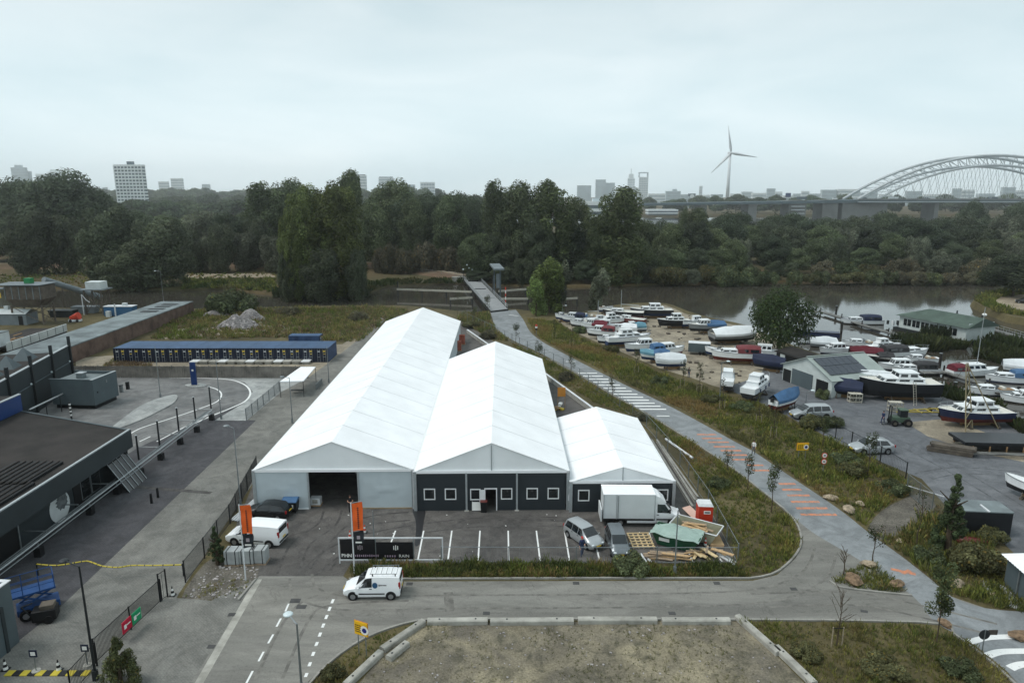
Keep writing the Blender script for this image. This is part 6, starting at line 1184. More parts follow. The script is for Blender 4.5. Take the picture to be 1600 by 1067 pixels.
    tm = MB().cyl((0, -.1, 0), (0, .1, 0), wr, n=18).mesh('tyre', 'tyre'); rm = MB().cyl((0, -.108, 0), (0, .108, 0), wr * .62, n=14).mesh('rim', 'rim'); am = MB().cyl((0, -.06, 0), (0, .06, 0), wr * 1.2, n=18).mesh('wheel_arch', 'trim_black')
    for wx in wheels:
        ww = at(wx)[1]
        for side in (-1, 1): link('wheel_arch', am, t, (wx, side * (ww - .05), wr + .03)); w1 = link('wheel', tm, t, (wx, side * (ww - .07), wr)); link('rim', rm, w1, (0, 0, 0))
    f, r_ = ST[-1], ST[0]
    for side in (-1, 1):
        hs = ST[-2]; q = surf(hs[0], side, 0, 0); MB().sphere((hs[0] + .0, side * hs[1] * .72, hs[3] - .02), .16, 8, 6, (.7, 1.1, .6)).build('headlight', 'head_lamp', t, smooth=True)
        rs_ = ST[1]; bx('tail_light', (ST[0][0] + .04, side * rs_[1] * .9, rs_[3] + (.12 if vanrear else -.05)), (.14, .14, .5 if vanrear else .24), 'tail_red', t)
    bx('front_bumper', (f[0] - .02, 0, f[2] + .1), (.12, f[1] * 1.7, .16), 'trim_black', t, bev=.03); bx('rear_bumper', (r_[0], 0, r_[2] + .12), (.12, r_[1] * 1.8, .16), 'trim_black', t, bev=.03); bx('number_plate', (f[0] + .06, 0, f[2] + .16), (.02, .5, .11), 'plate_nl', t); bx('number_plate', (r_[0] - .07, 0, r_[2] + .4), (.02, .5, .11), 'plate_nl', t)
    return t, surf, at
HATCH = [(-2.12, .72, .38, .72, .78, .66), (-2.02, .83, .27, .88, .98, .7), (-1.9, .86, .22, .93, 1.04, .7), (-1.5, .88, .2, .94, 1.40, .6), (-.4, .89, .2, .93, 1.50, .63), (.3, .89, .2, .91, 1.45, .62), (1.1, .88, .2, .88, .97, .72), (1.7, .86, .22, .78, .86, .66), (2.0, .78, .28, .64, .70, .58), (2.1, .66, .36, .52, .58, .5)]
def hatch(label, px, py, rz, paint, sc=1.0, name='parked_car', cat='car'):
    t, s, a = vehicle(label, cat, name, G(px, py), rz, HATCH, paint, 5, 6, (2, 3), ((-1.55, -.5, -1.25, -.5), (-.42, .72, -.42, .28)), (-1.3, 1.3), .31, handles=(-.55, .35)); t.scale = (sc,) * 3; return t
MPV = [(-2.2, .74, .38, .9, .98, .66), (-2.12, .85, .27, .98, 1.08, .72), (-2.05, .88, .22, 1.0, 1.2, .72), (-1.85, .9, .2, 1.0, 1.62, .64), (-.4, .91, .2, .99, 1.7, .67), (.5, .91, .2, .97, 1.64, .66), (1.35, .9, .2, .92, 1.05, .74), (1.85, .87, .22, .82, .9, .66), (2.12, .78, .28, .66, .72, .58), (2.22, .66, .36, .54, .6, .5)]
VAN = [(-2.5, .86, .4, 1.15, 1.3, .8), (-2.46, .94, .3, 1.15, 1.92, .84), (-1.5, .96, .26, 1.15, 1.97, .85), (.3, .96, .26, 1.12, 1.97, .84), (.75, .96, .26, 1.1, 1.90, .8), (1.65, .95, .26, 1.02, 1.14, .8), (2.25, .9, .28, .86, .95, .7), (2.48, .8, .34, .66, .72, .62), (2.56, .68, .4, .54, .6, .54)]
SV = [(-2.15, .8, .4, 1.05, 1.25, .72), (-2.1, .88, .3, 1.05, 1.80, .74), (-1.2, .91, .25, 1.05, 1.86, .76), (0.0, .91, .25, 1.03, 1.86, .75), (.42, .91, .25, 1.0, 1.78, .71), (1.2, .9, .25, .98, 1.10, .74), (1.75, .86, .28, .86, .95, .66), (2.08, .76, .34, .68, .74, .58), (2.18, .64, .4, .56, .62, .5)]
# small white van with rack on the street
t, surf, at = vehicle('small white van with roof rack parked on the front street', 'van', 'delivery_van', G(584, 927), R(181), SV, 'paint_white', 4, 5, None, ((-.05, 1.02, -.05, .46),), (-1.45, 1.4), .32, vanrear=True, handles=(.05,), stripe=(-1.0, .95, .55))
for y in (-.62, .62): MB().cyl((-1.95, y, 2.02), (.1, y, 2.02), .025, n=5).build('rack_rail', 'galv', t)
for k in range(6): MB().cyl((-1.9 + k * .39, -.62, 2.02), (-1.9 + k * .39, .62, 2.02), .02, n=5).build('rack_bar', 'galv', t)
for y in (-.62, .62):
    for x in (-1.8, -.1): bx('rack_foot', (x, y, 1.93), (.08, .05, .18), 'trim_black', t)
bx('rear_window', (-2.13, 0, 1.45), (.03, 1.2, .5), 'car_glass', t)
mk('logo_blue', S(40, 84, 120), 0.5, 0.2, 6)
for sd_ in (-1, 1):      # emblem and name on the flank
    m = MB(); n = 16; q = surf(-.35, sd_, .2)
    y_ = sd_ * .935; z_ = 1.26
    m.add([(-.30 + .2 * math.cos(i * 6.283 / n), y_, z_ + .24 * math.sin(i * 6.283 / n)) for i in range(n)], [tuple(range(n))]); o = m.build('emblem', 'logo_blue', t)
    m = MB()
    for i in range(6): m.box((-.62 - i * .1, y_, z_), (.07, .01, .13 if i == 0 else .08))
    m.build('lettering_marks', 'trim_black', t)
# white van by the fence and black car behind
t, surf, at = vehicle('white panel van parked by the fence at the left tent', 'van', 'delivery_van', G(402, 846), R(172), VAN, 'paint_white', 4, 5, None, ((.35, 1.45, .35, .85),), (-1.6, 1.6), .34, vanrear=True, handles=(.4,), stripe=(-1.1, 1.1, .6)); bx('rear_window', (-2.49, 0, 1.55), (.03, 1.4, .45), 'car_glass', t)
hatch('black car half hidden behind the white panel van', 420, 806, R(174), 'paint_black')
def mpv(label, px, py, rz, paint, name='parked_car', cat='car'): return vehicle(label, cat, name, G(px, py), rz, MPV, paint, 5, 6, (2, 3), ((-1.85, -.85, -1.7, -.85), (-.78, .05, -.78, .05), (.12, 1.0, .12, .5)), (-1.38, 1.38), .32, handles=(-.7, .2))[0]
mpv('silver people carrier with dark windows in the parking bays', 912, 845, R(-58), 'paint_silver').scale = (.92, .92, .95); mpv('grey small car beside the pallets in the parking bays', 964, 856, R(-88), 'paint_grey').scale = (.9, .9, .95)
mpv('silver minibus with roof box at the boatyard fence', 1266, 652, R(186), 'paint_silver').scale = (1.25, 1.1, 1.1); hatch('silver hatchback parked outside the boatyard fence', 1360, 706, R(186), 'paint_silver', 1.15)
hatch('dark car parked on the sandy spit at the right edge', 1600, 474, R(150), 'paint_black')
# box truck
p = G(1002, 815); t = thing('box_truck', 'white box truck parked before the right tent', 'truck', p, R(-1)); mk('box_panel', S(206, 211, 212), 0.45, 0.04, 0.6, coord='obj')
bx('cargo_box', (-1.35, 0, 2.0), (4.7, 2.15, 2.35), 'box_panel', t, bev=.04); bx('box_roof', (-1.35, 0, 3.2), (4.74, 2.19, .06), 'tent_white', t)
for x in (-3.68, -2.5, .98): bx('box_rib', (x, -1.09, 2.0), (.06, .04, 2.35), 'alu', t)
bx('door_bar', (-2.35, -1.1, 2.0), (.05, .05, 2.2), 'galv', t); bx('tail_lift', (-3.85, 0, 1.1), (.12, 2.0, 1.2), 'box_panel', t); bx('chassis', (-.8, 0, .62), (6.2, .9, .22), 'trim_black', t); bx('side_skirt', (-.2, -1.02, .52), (2.6, .06, .2), 'plate_white', t); bx('side_skirt', (-.2, 1.02, .52), (2.6, .06, .2), 'plate_white', t)
CAB = [(1.05, .96, .35, 1.35, 2.35, .84), (1.6, .97, .33, 1.35, 2.38, .84), (1.95, .97, .33, 1.32, 2.28, .8), (2.75, .95, .33, 1.22, 1.34, .82), (3.3, .9, .35, 1.05, 1.14, .72), (3.55, .8, .4, .8, .88, .64), (3.62, .7, .45, .66, .72, .56)]
def ring2(s): x, w_, zb, zl, zt, wt = s; return [(x, -w_ * .92, zb), (x, -w_, zb + (zl - zb) * .35), (x, -w_ * .985, zl), (x, -wt, zt - .08), (x, -wt * .8, zt), (x, wt * .8, zt), (x, wt, zt - .08), (x, w_ * .985, zl), (x, w_, zb + (zl - zb) * .35), (x, w_ * .92, zb)]
o = MB().loft([ring2(s) for s in CAB]).build('cab', 'paint_white', t, smooth=True); o.modifiers.new('split', 'EDGE_SPLIT').split_angle = R(35)
m = MB().loft([[(1.0, -.95, 2.3), (1.0, .95, 2.3), (1.0, .95, 3.1), (1.0, -.95, 3.1)], [(1.5, -.9, 2.35), (1.5, .9, 2.35), (1.5, .9, 2.85), (1.5, -.9, 2.85)], [(2.05, -.8, 2.28), (2.05, .8, 2.28), (2.05, .8, 2.36), (2.05, -.8, 2.36)]]); m.build('wind_deflector', 'paint_white', t)
MB().quad((2.72, -.74, 1.40), (2.72, .74, 1.40), (2.02, .72, 2.24), (2.02, -.72, 2.24)).build('windscreen', 'car_glass', t)
for s in (-1, 1):
    MB().quad((1.25, s * .972, 1.42), (2.5, s * .965, 1.36), (1.95, s * .865, 2.16), (1.25, s * .875, 2.2)).build('side_window', 'car_glass', t); bx('mirror', (2.35, s * 1.12, 1.62), (.14, .16, .36), 'trim_black', t); bx('headlight', (3.4, s * .66, .95), (.25, .3, .18), 'head_lamp', t, bev=.03); bx('door_handle', (1.3, s * .99, 1.2), (.2, .03, .05), 'trim_black', t); bx('side_moulding', (1.9, s * .985, .75), (1.4, .03, .12), 'trim_black', t)
    for x, r_ in ((-2.1, .36), (2.65, .36), (-3.2, .2)): w1 = MB().cyl((x, s * .74, r_), (x, s * .98, r_), r_, n=18).build('wheel', 'tyre', t); MB().cyl((x, s * .9, r_), (x, s * .99, r_), r_ * .6, n=14).build('rim', 'rim', w1)
    MB().cyl((2.65, s * .9, .38), (2.65, s * .965, .38), .46, n=18).build('wheel_arch', 'trim_black', t)
bx('front_bumper', (3.6, 0, .5), (.2, 1.7, .28), 'trim_black', t, bev=.05); bx('grille', (3.58, 0, .8), (.1, 1.0, .16), 'trim_black', t)
# blue boom lift, dark machine
mk('lift_blue', S(28, 66, 116), 0.5, 0.15, 1); p = G(62, 955); t = thing('scissor_lift', 'blue work platform lift beside the garage', 'lift', p, R(38))
bx('chassis', (0, 0, .6), (2.6, 1.3, .5), 'lift_blue', t, bev=.05); bx('platform', (-.3, 0, 1.9), (2.9, 1.4, .14), 'lift_blue', t)
for s in (-1, 1):
    for x in (-.8, .8): w1 = MB().cyl((x, s * .6, .4), (x, s * .9, .4), .4, n=16).build('wheel', 'tyre', t); MB().cyl((x, s * .8, .4), (x, s * .92, .4), .22, n=12).build('rim', 'rim', w1)
    MB().cyl((-1.1, s * .5, .85), (.9, s * .5, 1.8), .07, n=6).build('scissor_arm', 'lift_blue', t); MB().cyl((.9, s * .5, .85), (-1.1, s * .5, 1.8), .07, n=6).build('scissor_arm', 'lift_blue', t)
    for z in (2.4, 2.95): MB().cyl((-1.7, s * .68, z), (1.1, s * .68, z), .03, n=5).build('guard_rail', 'lift_blue', t)
    for x in (-1.7, -.8, .2, 1.1): MB().cyl((x, s * .68, 1.9), (x, s * .68, 2.95), .03, n=5).build('guard_post', 'lift_blue', t)
for x in (-1.7, 1.1): MB().cyl((x, -.68, 2.95), (x, .68, 2.95), .03, n=5).build('guard_rail', 'lift_blue', t)
p = G(73, 968); t = thing('compressor', 'small dark machine with open frame beside the blue lift', 'machine', p, R(20)); bx('body', (0, 0, .6), (1.5, 1.0, .8), 'black_plastic', t, bev=.05); bx('hood', (.2, 0, 1.15), (.9, .8, .35), 'rust_steel', t, bev=.05); MB().tube([(-.9, 0, .5), (-1.4, 0, 1.3), (-.7, 0, 1.5)], .05).build('handle', 'dark_metal', t)
for s in (-1, 1): MB().cyl((.3, s * .5, .3), (.3, s * .65, .3), .3, n=14).build('wheel', 'tyre', t)
# green telehandler in the boatyard
mk('tractor_green', S(70, 88, 74), 0.6, 0.15, 1.2); p = G(1405, 664); t = thing('forklift', 'green yard forklift tractor before the moored boats', 'forklift', p, R(172)); t.scale = (.85, .85, .85); bx('body', (0, 0, 1.0), (2.6, 1.3, .9), 'tractor_green', t, bev=.1); bx('cab', (-.3, 0, 1.95), (1.1, 1.2, 1.1), 'car_glass', t, bev=.05); bx('cab_roof', (-.3, 0, 2.55), (1.3, 1.35, .12), 'tractor_green', t)
for s in (-1, 1):
    for x, r_ in ((-.9, .62), (1.0, .5)): w1 = MB().cyl((x, s * .55, r_), (x, s * 1.0, r_), r_, n=18).build('wheel', 'tyre', t); MB().cyl((x, s * .9, r_), (x, s * 1.02, r_), r_ * .5, n=12).build('rim', 'rust_steel', w1)
    bx('mast', (1.5, s * .4, 1.6), (.14, .12, 3.0), 'dark_metal', t); bx('fork', (2.1, s * .4, .2), (1.3, .14, .08), 'dark_metal', t)
bx('mast_bar', (1.5, 0, 3.0), (.14, .9, .14), 'dark_metal', t)
# grey box trailer
p = G(1092, 553); t = thing('box_trailer', 'grey closed box trailer on the sand yard', 'trailer', p, R(-16)); bx('box', (0, 0, 1.35), (4.0, 2.0, 1.7), 'cladding_mid', t, bev=.04); bx('roof', (0, 0, 2.24), (4.05, 2.05, .08), 'plate_white', t); MB().cyl((-2, 0, .5), (-3.4, 0, .45), .06, n=6).build('drawbar', 'dark_metal', t)
for s in (-1, 1):
    for x in (.2, .9): MB().cyl((x, s * .8, .33), (x, s * 1.02, .33), .33, n=14).build('wheel', 'tyre', t)
# ================================================================ boats and boatyard
mk('gel_white', S(222, 225, 226), 0.3, 0.05, 0.8, spec=0.5, coord='obj'); mk('hull_black', S(34, 36, 40), 0.35, 0.12, 1, coord='obj'); mk('hull_navy', S(34, 42, 70), 0.35, 0.1, 1, coord='obj'); mk('hull_grey', S(120, 124, 126), 0.4, 0.1, 1, coord='obj'); mk('hull_red', S(104, 52, 48), 0.5, 0.15, 1, coord='obj'); mk('boot_red', S(96, 44, 38), 0.7, 0.2, 1, coord='obj'); mk('boot_black', S(34, 35, 38), 0.7, 0.2, 1, coord='obj'); mk('boot_blue', S(38, 54, 86), 0.7, 0.2, 1, coord='obj'); mk('teak', S(140, 112, 80), 0.7, 0.15, 1.5, coord='obj'); mk('deck_cream', S(204, 202, 192), 0.6, 0.08, 1.5, coord='obj')
mk('cover_blue', S(66, 100, 136), 0.7, 0.15, 0.8, bump=.3, bscale=1.5, coord='obj'); mk('cover_navy', S(34, 42, 66), 0.7, 0.15, 0.8, bump=.3, bscale=1.5, coord='obj'); mk('cover_red', S(112, 54, 58), 0.7, 0.12, 0.8, bump=.3, bscale=1.5, coord='obj'); mk('cover_white', S(220, 224, 226), 0.6, 0.06, 0.6, bump=.5, bscale=1.0, coord='obj'); mk('cover_dark', S(58, 58, 60), 0.8, 0.15, 0.8, bump=.3, bscale=1.5, coord='obj'); mk('cover_maroon', S(98, 34, 46), 0.8, 0.12, 0.8, coord='obj'); mk('cover_teal', S(96, 140, 156), 0.7, 0.12, 0.8, coord='obj')
def boat(d, px, py, rz, L, hull, boot, parts, land=True, B=None, cabin=(.30, .68), name='cabin_boat', fb=None):
    L *= .9 if land else .95; B = (B or L * .31); f = fb or (.55 + L * .045); dr = .35 + L * .03; z0 = dr + .45 if land else WZ
    p = G(px, py, 0.0 if land else WZ); t = thing(name, d, 'boat', (p.x, p.y, z0), rz, 'boats on the yard' if land else 'boats in the harbour')
    def hb(s): return B / 2 * ((.86 + .14 * math.sin(math.pi * min(1, s / .5) / 2)) if s < .5 else max(.03, math.cos((s - .5) / .5 * math.pi / 2) ** .62))
    def sh(s): return f * (1 + .10 * (1 - s) ** 2 + .45 * s * s)
    N = 14; S_ = [i / N for i in range(N + 1)]; X = lambda s, v=1.0: -L / 2 + L * s - (1 - v) * L * .10 * s ** 3
    top, low = [], []
    rt = [[(X(s), -hb(s), sh(s)), (X(s, .6), -hb(s) * .93, sh(s) * .25 - .05), (X(s, .6), hb(s) * .93, sh(s) * .25 - .05), (X(s), hb(s), sh(s))] for s in S_]
    m = MB(); 
    for i in range(N):
        a, b = rt[i], rt[i + 1]; m.add([a[0], b[0], b[1], a[1]], [(0, 1, 2, 3)]); m.add([a[3], a[2], b[2], b[3]], [(0, 1, 2, 3)])
    m.add(rt[0], [(0, 1, 2, 3)]); m.build('hull', hull, t, fix=False)
    m = MB(); rb = [[(X(s, .6), -hb(s) * .93, sh(s) * .25 - .05), (X(s, .3), -hb(s) * .6, -dr * .6), (X(s, 0), 0, -dr * (1 - s ** 4)), (X(s, .3), hb(s) * .6, -dr * .6), (X(s, .6), hb(s) * .93, sh(s) * .25 - .05)] for s in S_]
    for i in range(N):
        for k in range(4): m.add([rb[i][k], rb[i + 1][k], rb[i + 1][k + 1], rb[i][k + 1]], [(0, 1, 2, 3)])
    m.add(rb[0], [(0, 1, 2, 3, 4)]); m.build('bottom', boot, t, fix=False)
    m = MB(); vs = [(X(s), -hb(s) * .97, sh(s) - .06) for s in S_] + [(X(s), hb(s) * .97, sh(s) - .06) for s in S_]; m.add(vs, [(i, i + 1, N + 2 + i, N + 1 + i) for i in range(N)]); m.build('deck', 'deck_cream' if hull != 'gel_white' else 'gel_white', t, fix=False)
    for s_ in (-1, 1): MB().tube([(X(s), s_ * hb(s), sh(s)) for s in S_], .045, 5).build('rubbing_strake', 'gel_white' if hull not in ('gel_white',) else 'hull_navy' if 'navy' in parts else 'hull_grey', t)
    def house(nm, a, b, wf, h, mat, wins, slope=.35, base=None):
        za = base if base is not None else sh((a + b) / 2) - .1; xa, xb = X(a), X(b); wa, wb_ = hb(a) * wf, min(hb(b) * wf * 1.0, hb(a) * wf)
        wb_ = max(wb_, .35); T = h * slope
        V = [(xa, -wa, za), (xb + T * .6, -wb_, za), (xb + T * .6, wb_, za), (xa, wa, za), (xa + .06, -wa * .86, za + h), (xb - T, -wb_ * .84, za + h), (xb - T, wb_ * .84, za + h), (xa + .06, wa * .86, za + h)]
        o = MB().add(V, [(3, 2, 1, 0), (4, 5, 6, 7), (0, 1, 5, 4), (2, 3, 7, 6), (1, 2, 6, 5), (3, 0, 4, 7)]).build(nm, mat, t); Vv = [Vector(q) for q in V]
        def pane(q0, q1, q2, q3, u0, u1, v0, v1):
            P = lambda u, v: (q0.lerp(q1, u)).lerp(q3.lerp(q2, u), v); a_, b_, c_, d_ = P(u0, v0), P(u1, v0), P(u1, v1), P(u0, v1); nn = (b_ - a_).cross(d_ - a_).normalized() * .015; cc = sum(Vv, Vector()) / 8
            if nn.dot(a_ - cc) < 0: nn = -nn
            MB().quad(a_ + nn, b_ + nn, c_ + nn, d_ + nn).build('window', 'car_glass', o)
        for k in range(wins):
            u0, u1 = (k + .14) / wins, (k + .86) / wins; pane(Vv[0], Vv[1], Vv[5], Vv[4], u0, u1, .38, .84); pane(Vv[3], Vv[2], Vv[6], Vv[7], u0, u1, .38, .84)
        for k in range(2): pane(Vv[1], Vv[2], Vv[6], Vv[5], .06 + k * .47, .47 + k * .47, .32, .86)
        MB().box(((V[4][0] + V[5][0]) / 2, 0, za + h + .03), (V[5][0] - V[4][0] + .25, wa * 1.8, .07)).build('cabin_roof', mat, o); return za + h
    def canopy(a, b, h, mat, wf=.92, win=True):
        za = sh((a + b) / 2) - .05; R_ = []
        for k in range(5):
            s = a + (b - a) * k / 4; w_ = hb(s) * wf; hh = h * (.82 + .18 * math.sin(math.pi * (k + .5) / 5)); R_.append([(X(s), -w_, za), (X(s), -w_ * .9, za + hh * .7), (X(s), -w_ * .5, za + hh), (X(s), w_ * .5, za + hh), (X(s), w_ * .9, za + hh * .7), (X(s), w_, za)])
        o = MB().loft(R_).build('canopy', mat, t, smooth=False)
        if win:
            for s_ in (-1, 1):
                for k in range(2): xa = X(a + (b - a) * (.1 + .45 * k)); xb = X(a + (b - a) * (.45 + .45 * k)); w_ = hb((a + b) / 2) * wf; MB().quad((xa, s_ * (w_ * .97 + .02), za + h * .2), (xb, s_ * (w_ * .97 + .02), za + h * .2), (xb, s_ * (w_ * .92 + .02), za + h * .58), (xa, s_ * (w_ * .92 + .02), za + h * .58)).build('canopy_window', 'car_glass', o)
    def tarp(a, b, h, mat):
        R_ = []
        for k in range(11):
            s = a + (b - a) * k / 10; w_ = hb(min(s, .97)) * 1.06 + .05; e = sh(s); hh = h * (.55 + .45 * math.sin(math.pi * (k + 1) / 12)) * (1 + .12 * noise.noise((k * .7, L, px * .1)))
            R_.append([(X(s), -w_, e - .35 + .08 * noise.noise((k, 2, px))), (X(s), -w_ * .97, e + .05), (X(s), -w_ * .45, e + hh * (.62 + .08 * noise.noise((k, 5, px)))), (X(s), 0, e + hh), (X(s), w_ * .45, e + hh * (.62 + .08 * noise.noise((k, 8, px)))), (X(s), w_ * .97, e + .05), (X(s), w_, e - .35 + .08 * noise.noise((k, 3, px)))])
        MB().loft(R_, close=False, caps=False).build('tarpaulin', mat, t, smooth=False, fix=False)
    for q in parts.split():
        k, *arg = q.split(':')
        if k == 'cabin': house('cabin', cabin[0], cabin[1], .78, .75 + L * .035, 'gel_white', 3)
        elif k == 'low': house('fore_cabin', .5, .8, .7, .5, 'gel_white', 2, .8)
        elif k == 'wheel':
            zb = house('cabin', .22, .74, .78, .62, 'gel_white', 3, .7); house('wheelhouse', .30, .55, .70, .85, 'gel_white', 2, .2, base=zb - .02)
        elif k == 'canopy': canopy(.05, cabin[0] + .02, 1.15, 'cover_' + arg[0])
        elif k == 'bigcanopy': canopy(.06, .5, 1.35, 'cover_' + arg[0])
        elif k == 'tarp': tarp(0, 1, .9 + L * .05, 'cover_' + arg[0])
        elif k == 'half': tarp(.02, .55, .9, 'cover_' + arg[0])
        elif k == 'bowtarp': tarp(.45, 1, .6, 'cover_' + arg[0])
        elif k == 'screen': MB().quad((X(.5), -hb(.5) * .7, sh(.5) - .05), (X(.5), hb(.5) * .7, sh(.5) - .05), (X(.42), hb(.5) * .62, sh(.5) + .55), (X(.42), -hb(.5) * .62, sh(.5) + .55), .03).build('windscreen', 'car_glass', t); bx('cockpit', (X(.25), 0, sh(.25) - .02), (L * .3, B * .6, .1), 'teak', t); bx('seat', (X(.3), 0, sh(.3) + .15), (.5, B * .5, .4), 'deck_cream', t)
        elif k == 'mast': h = float(arg[0]); MB().cyl((X(.55), 0, sh(.5)), (X(.55), 0, sh(.5) + h), .07, .05, 6).build('mast', 'alu', t); MB().cyl((X(.55), 0, sh(.5) + 1.6), (X(.12), 0, sh(.5) + 1.5), .06, n=6).build('boom', 'alu', t)
        elif k == 'rail':
            for s_ in (-1, 1):
                MB().tube([(X(s), s_ * hb(s) * .95, sh(s) + .55) for s in S_[7:]], .02, 4).build('bow_rail', 'alu', t)
                for s in S_[7::2]: MB().cyl((X(s), s_ * hb(s) * .95, sh(s) - .05), (X(s), s_ * hb(s) * .95, sh(s) + .55), .015, n=4).build('stanchion', 'alu', t)
        elif k == 'fender':
            for s in (.2, .45, .65): MB().cyl((X(s), -hb(s) - .1, sh(s) * .3), (X(s), -hb(s) - .1, sh(s) * .8), .09, n=6).build('fender', 'boot_blue', t)
        elif k == 'flagred': MB().quad((X(.1), -hb(.1) - .08, sh(.1)), (X(.24), -hb(.2) - .08, sh(.1)), (X(.24), -hb(.2) - .1, -1.6), (X(.1), -hb(.1) - .1, -1.6), .02).build('orange_sheet', 'flag_orange', t)
        elif k == 'outboard': bx('outboard_motor', (-L / 2 - .25, 0, sh(0) + .1), (.35, .4, .6), 'trim_black', t, bev=.06); bx('motor_leg', (-L / 2 - .25, 0, -.2), (.16, .16, .9), 'trim_black', t)
    if land:
        c = thing('boat_cradle', 'cradle under the ' + d, 'cradle', (p.x, p.y, 0), rz, 'boat cradles')
        for s in (.22, .62):
            w_ = hb(s) * .9; bx('beam', (X(s), 0, .12), (.25, w_ * 2.3, .24), 'rust_steel', c)
            for s_ in (-1, 1): MB().cyl((X(s), s_ * w_ * 1.1, .2), (X(s), s_ * w_ * .72, z0 - dr * .45), .07, n=5).build('prop', 'rust_steel', c)
        bx('keel_block', (X(.4), 0, .24), (L * .5, .3, .44), 'teak', c)
    return t
A = R
# --- yard, first row left
boat('small white dinghy at the head of the boat row', 879, 503, A(150), 4.5, 'gel_white', 'boot_blue', 'low screen'); boat('white cruiser with navy canopy near the first dinghy', 896, 507, A(158), 6.5, 'gel_white', 'boot_blue', 'cabin canopy:navy rail', cabin=(.4, .72)); boat('white yacht with blue sheet over its bow', 916, 506, A(165), 7, 'gel_white', 'boot_red', 'low bowtarp:blue screen'); boat('cream motor boat with red hatch in the first row', 928, 519, A(160), 7, 'gel_white', 'boot_black', 'cabin half:maroon', cabin=(.5, .76)); boat('white cabin boat with tall windows in the first row', 957, 511, A(20), 8, 'gel_white', 'boot_red', 'wheel rail'); boat('white boat with red cockpit cover left of the striped cruiser', 939, 530, A(160), 7, 'gel_white', 'boot_black', 'cabin canopy:red', cabin=(.45, .74)); boat('white motor cruiser with navy hull stripe at the slope', 982, 541, A(14), 10.5, 'gel_white', 'boot_blue', 'wheel rail navy'); boat('small white dinghy in front of the striped cruiser', 950, 541, A(170), 5, 'gel_white', 'boot_black', 'low screen outboard')
boat('white sloop with rounded cabin beside the striped cruiser', 1002, 553, A(196), 8, 'gel_white', 'boot_blue', 'cabin rail', cabin=(.25, .6)); boat('boat under a bright blue tarpaulin at the slope', 1023, 567, A(170), 6, 'gel_white', 'boot_blue', 'half:blue bowtarp:teal'); boat('white sailing boat with blue canopy at the slope', 1042, 560, A(18), 8, 'gel_white', 'boot_red', 'cabin canopy:blue rail', cabin=(.35, .68)); boat('white covered speedboat at the lower end of the row', 1046, 577, A(186), 6, 'gel_white', 'boot_blue', 'tarp:white')
boat('white day boat squeezed behind the navy canopied cruiser', 908, 515, A(155), 6, 'gel_white', 'boot_black', 'low screen rail'); boat('small white cabin boat behind the red cockpit boat', 944, 519, A(165), 6.5, 'gel_white', 'boot_blue', 'cabin'); boat('white boat with pale cover behind the striped cruiser', 972, 524, A(172), 7, 'gel_white', 'boot_red', 'half:white low'); boat('white sloop hull between the first cabin boats', 932, 509, A(14), 6.5, 'gel_white', 'boot_blue', 'low mast:4'); boat('white launch beside the tall windowed cabin boat', 990, 522, A(190), 6, 'gel_white', 'boot_black', 'cabin half:teal', cabin=(.5, .75)); boat('white runabout right of the box trailer', 1120, 560, A(140), 5.5, 'gel_white', 'boot_blue', 'screen outboard')
# --- yard, water side
boat('black hulled barge yacht with cluttered deck at the waterside', 973, 500, A(165), 11, 'hull_black', 'boot_red', 'low mast:5 rail'); boat('black and white motor yacht beside the barge yacht', 1017, 497, A(178), 11.5, 'hull_black', 'boot_blue', 'wheel rail'); boat('dark red hulled boat below the barge yacht', 984, 510, A(150), 8, 'hull_red', 'boot_red', 'low'); boat('tiny white rowing boat left of the barge yacht', 947, 490, A(10), 4, 'gel_white', 'boot_blue', 'screen')
boat('black cutter with white wheelhouse and orange sheet', 1052, 513, A(186), 8.5, 'hull_black', 'boot_black', 'wheel flagred'); boat('grey and white motor boat behind the box trailer', 1103, 521, A(190), 9.5, 'hull_grey', 'boot_black', 'cabin half:blue rail', cabin=(.45, .72)); boat('white day cruiser at the quay left of the wrapped boat', 1086, 513, A(10), 7, 'gel_white', 'boot_blue', 'cabin', cabin=(.4, .7)); boat('large boat wrapped in white sheeting beside the tree', 1147, 536, A(8), 11, 'hull_grey', 'boot_black', 'tarp:white', B=4.2)
boat('white motor boat with bright red canopy on the sand', 1150, 568, A(172), 10, 'gel_white', 'boot_red', 'low bigcanopy:red rail'); boat('white cabin boat right behind the red canopy', 1180, 562, A(160), 8.5, 'gel_white', 'boot_red', 'cabin', cabin=(.15, .5)); boat('white cabin cruiser seen from its stern by the verge', 1136, 606, A(72), 7.5, 'gel_white', 'boot_black', 'cabin rail', cabin=(.35, .72)); boat('white steel yacht with row of portholes by the verge', 1182, 618, A(52), 9.5, 'gel_white', 'boot_black', 'wheel rail fender'); boat('small boat under a blue canopy at the verge', 1226, 640, A(35), 6.5, 'gel_white', 'boot_red', 'tarp:blue outboard'); 
boat('large white topped motor yacht with dark grey hull', 1400, 624, A(176), 12.5, 'hull_black', 'boot_black', 'wheel rail', B=4.0, fb=1.6); boat('tarped sloop between solar shed and large motor yacht', 1352, 612, A(186), 10, 'hull_grey', 'boot_black', 'tarp:white', B=3.2); boat('low boat under a dark blue tarpaulin beside the shed', 1315, 620, A(150), 6, 'hull_navy', 'boot_black', 'tarp:navy', B=2.6); boat('white cutter with navy hull by the derrick', 1517, 664, A(182), 10.5, 'hull_navy', 'boot_red', 'wheel rail', B=3.6); boat('white speedboat cut by the right edge', 1612, 782, A(120), 6, 'gel_white', 'boot_black', 'screen outboard'); boat('dark covered boat on trailer beside the solar shed doors', 1200, 580, A(150), 6, 'hull_navy', 'boot_black', 'tarp:navy')
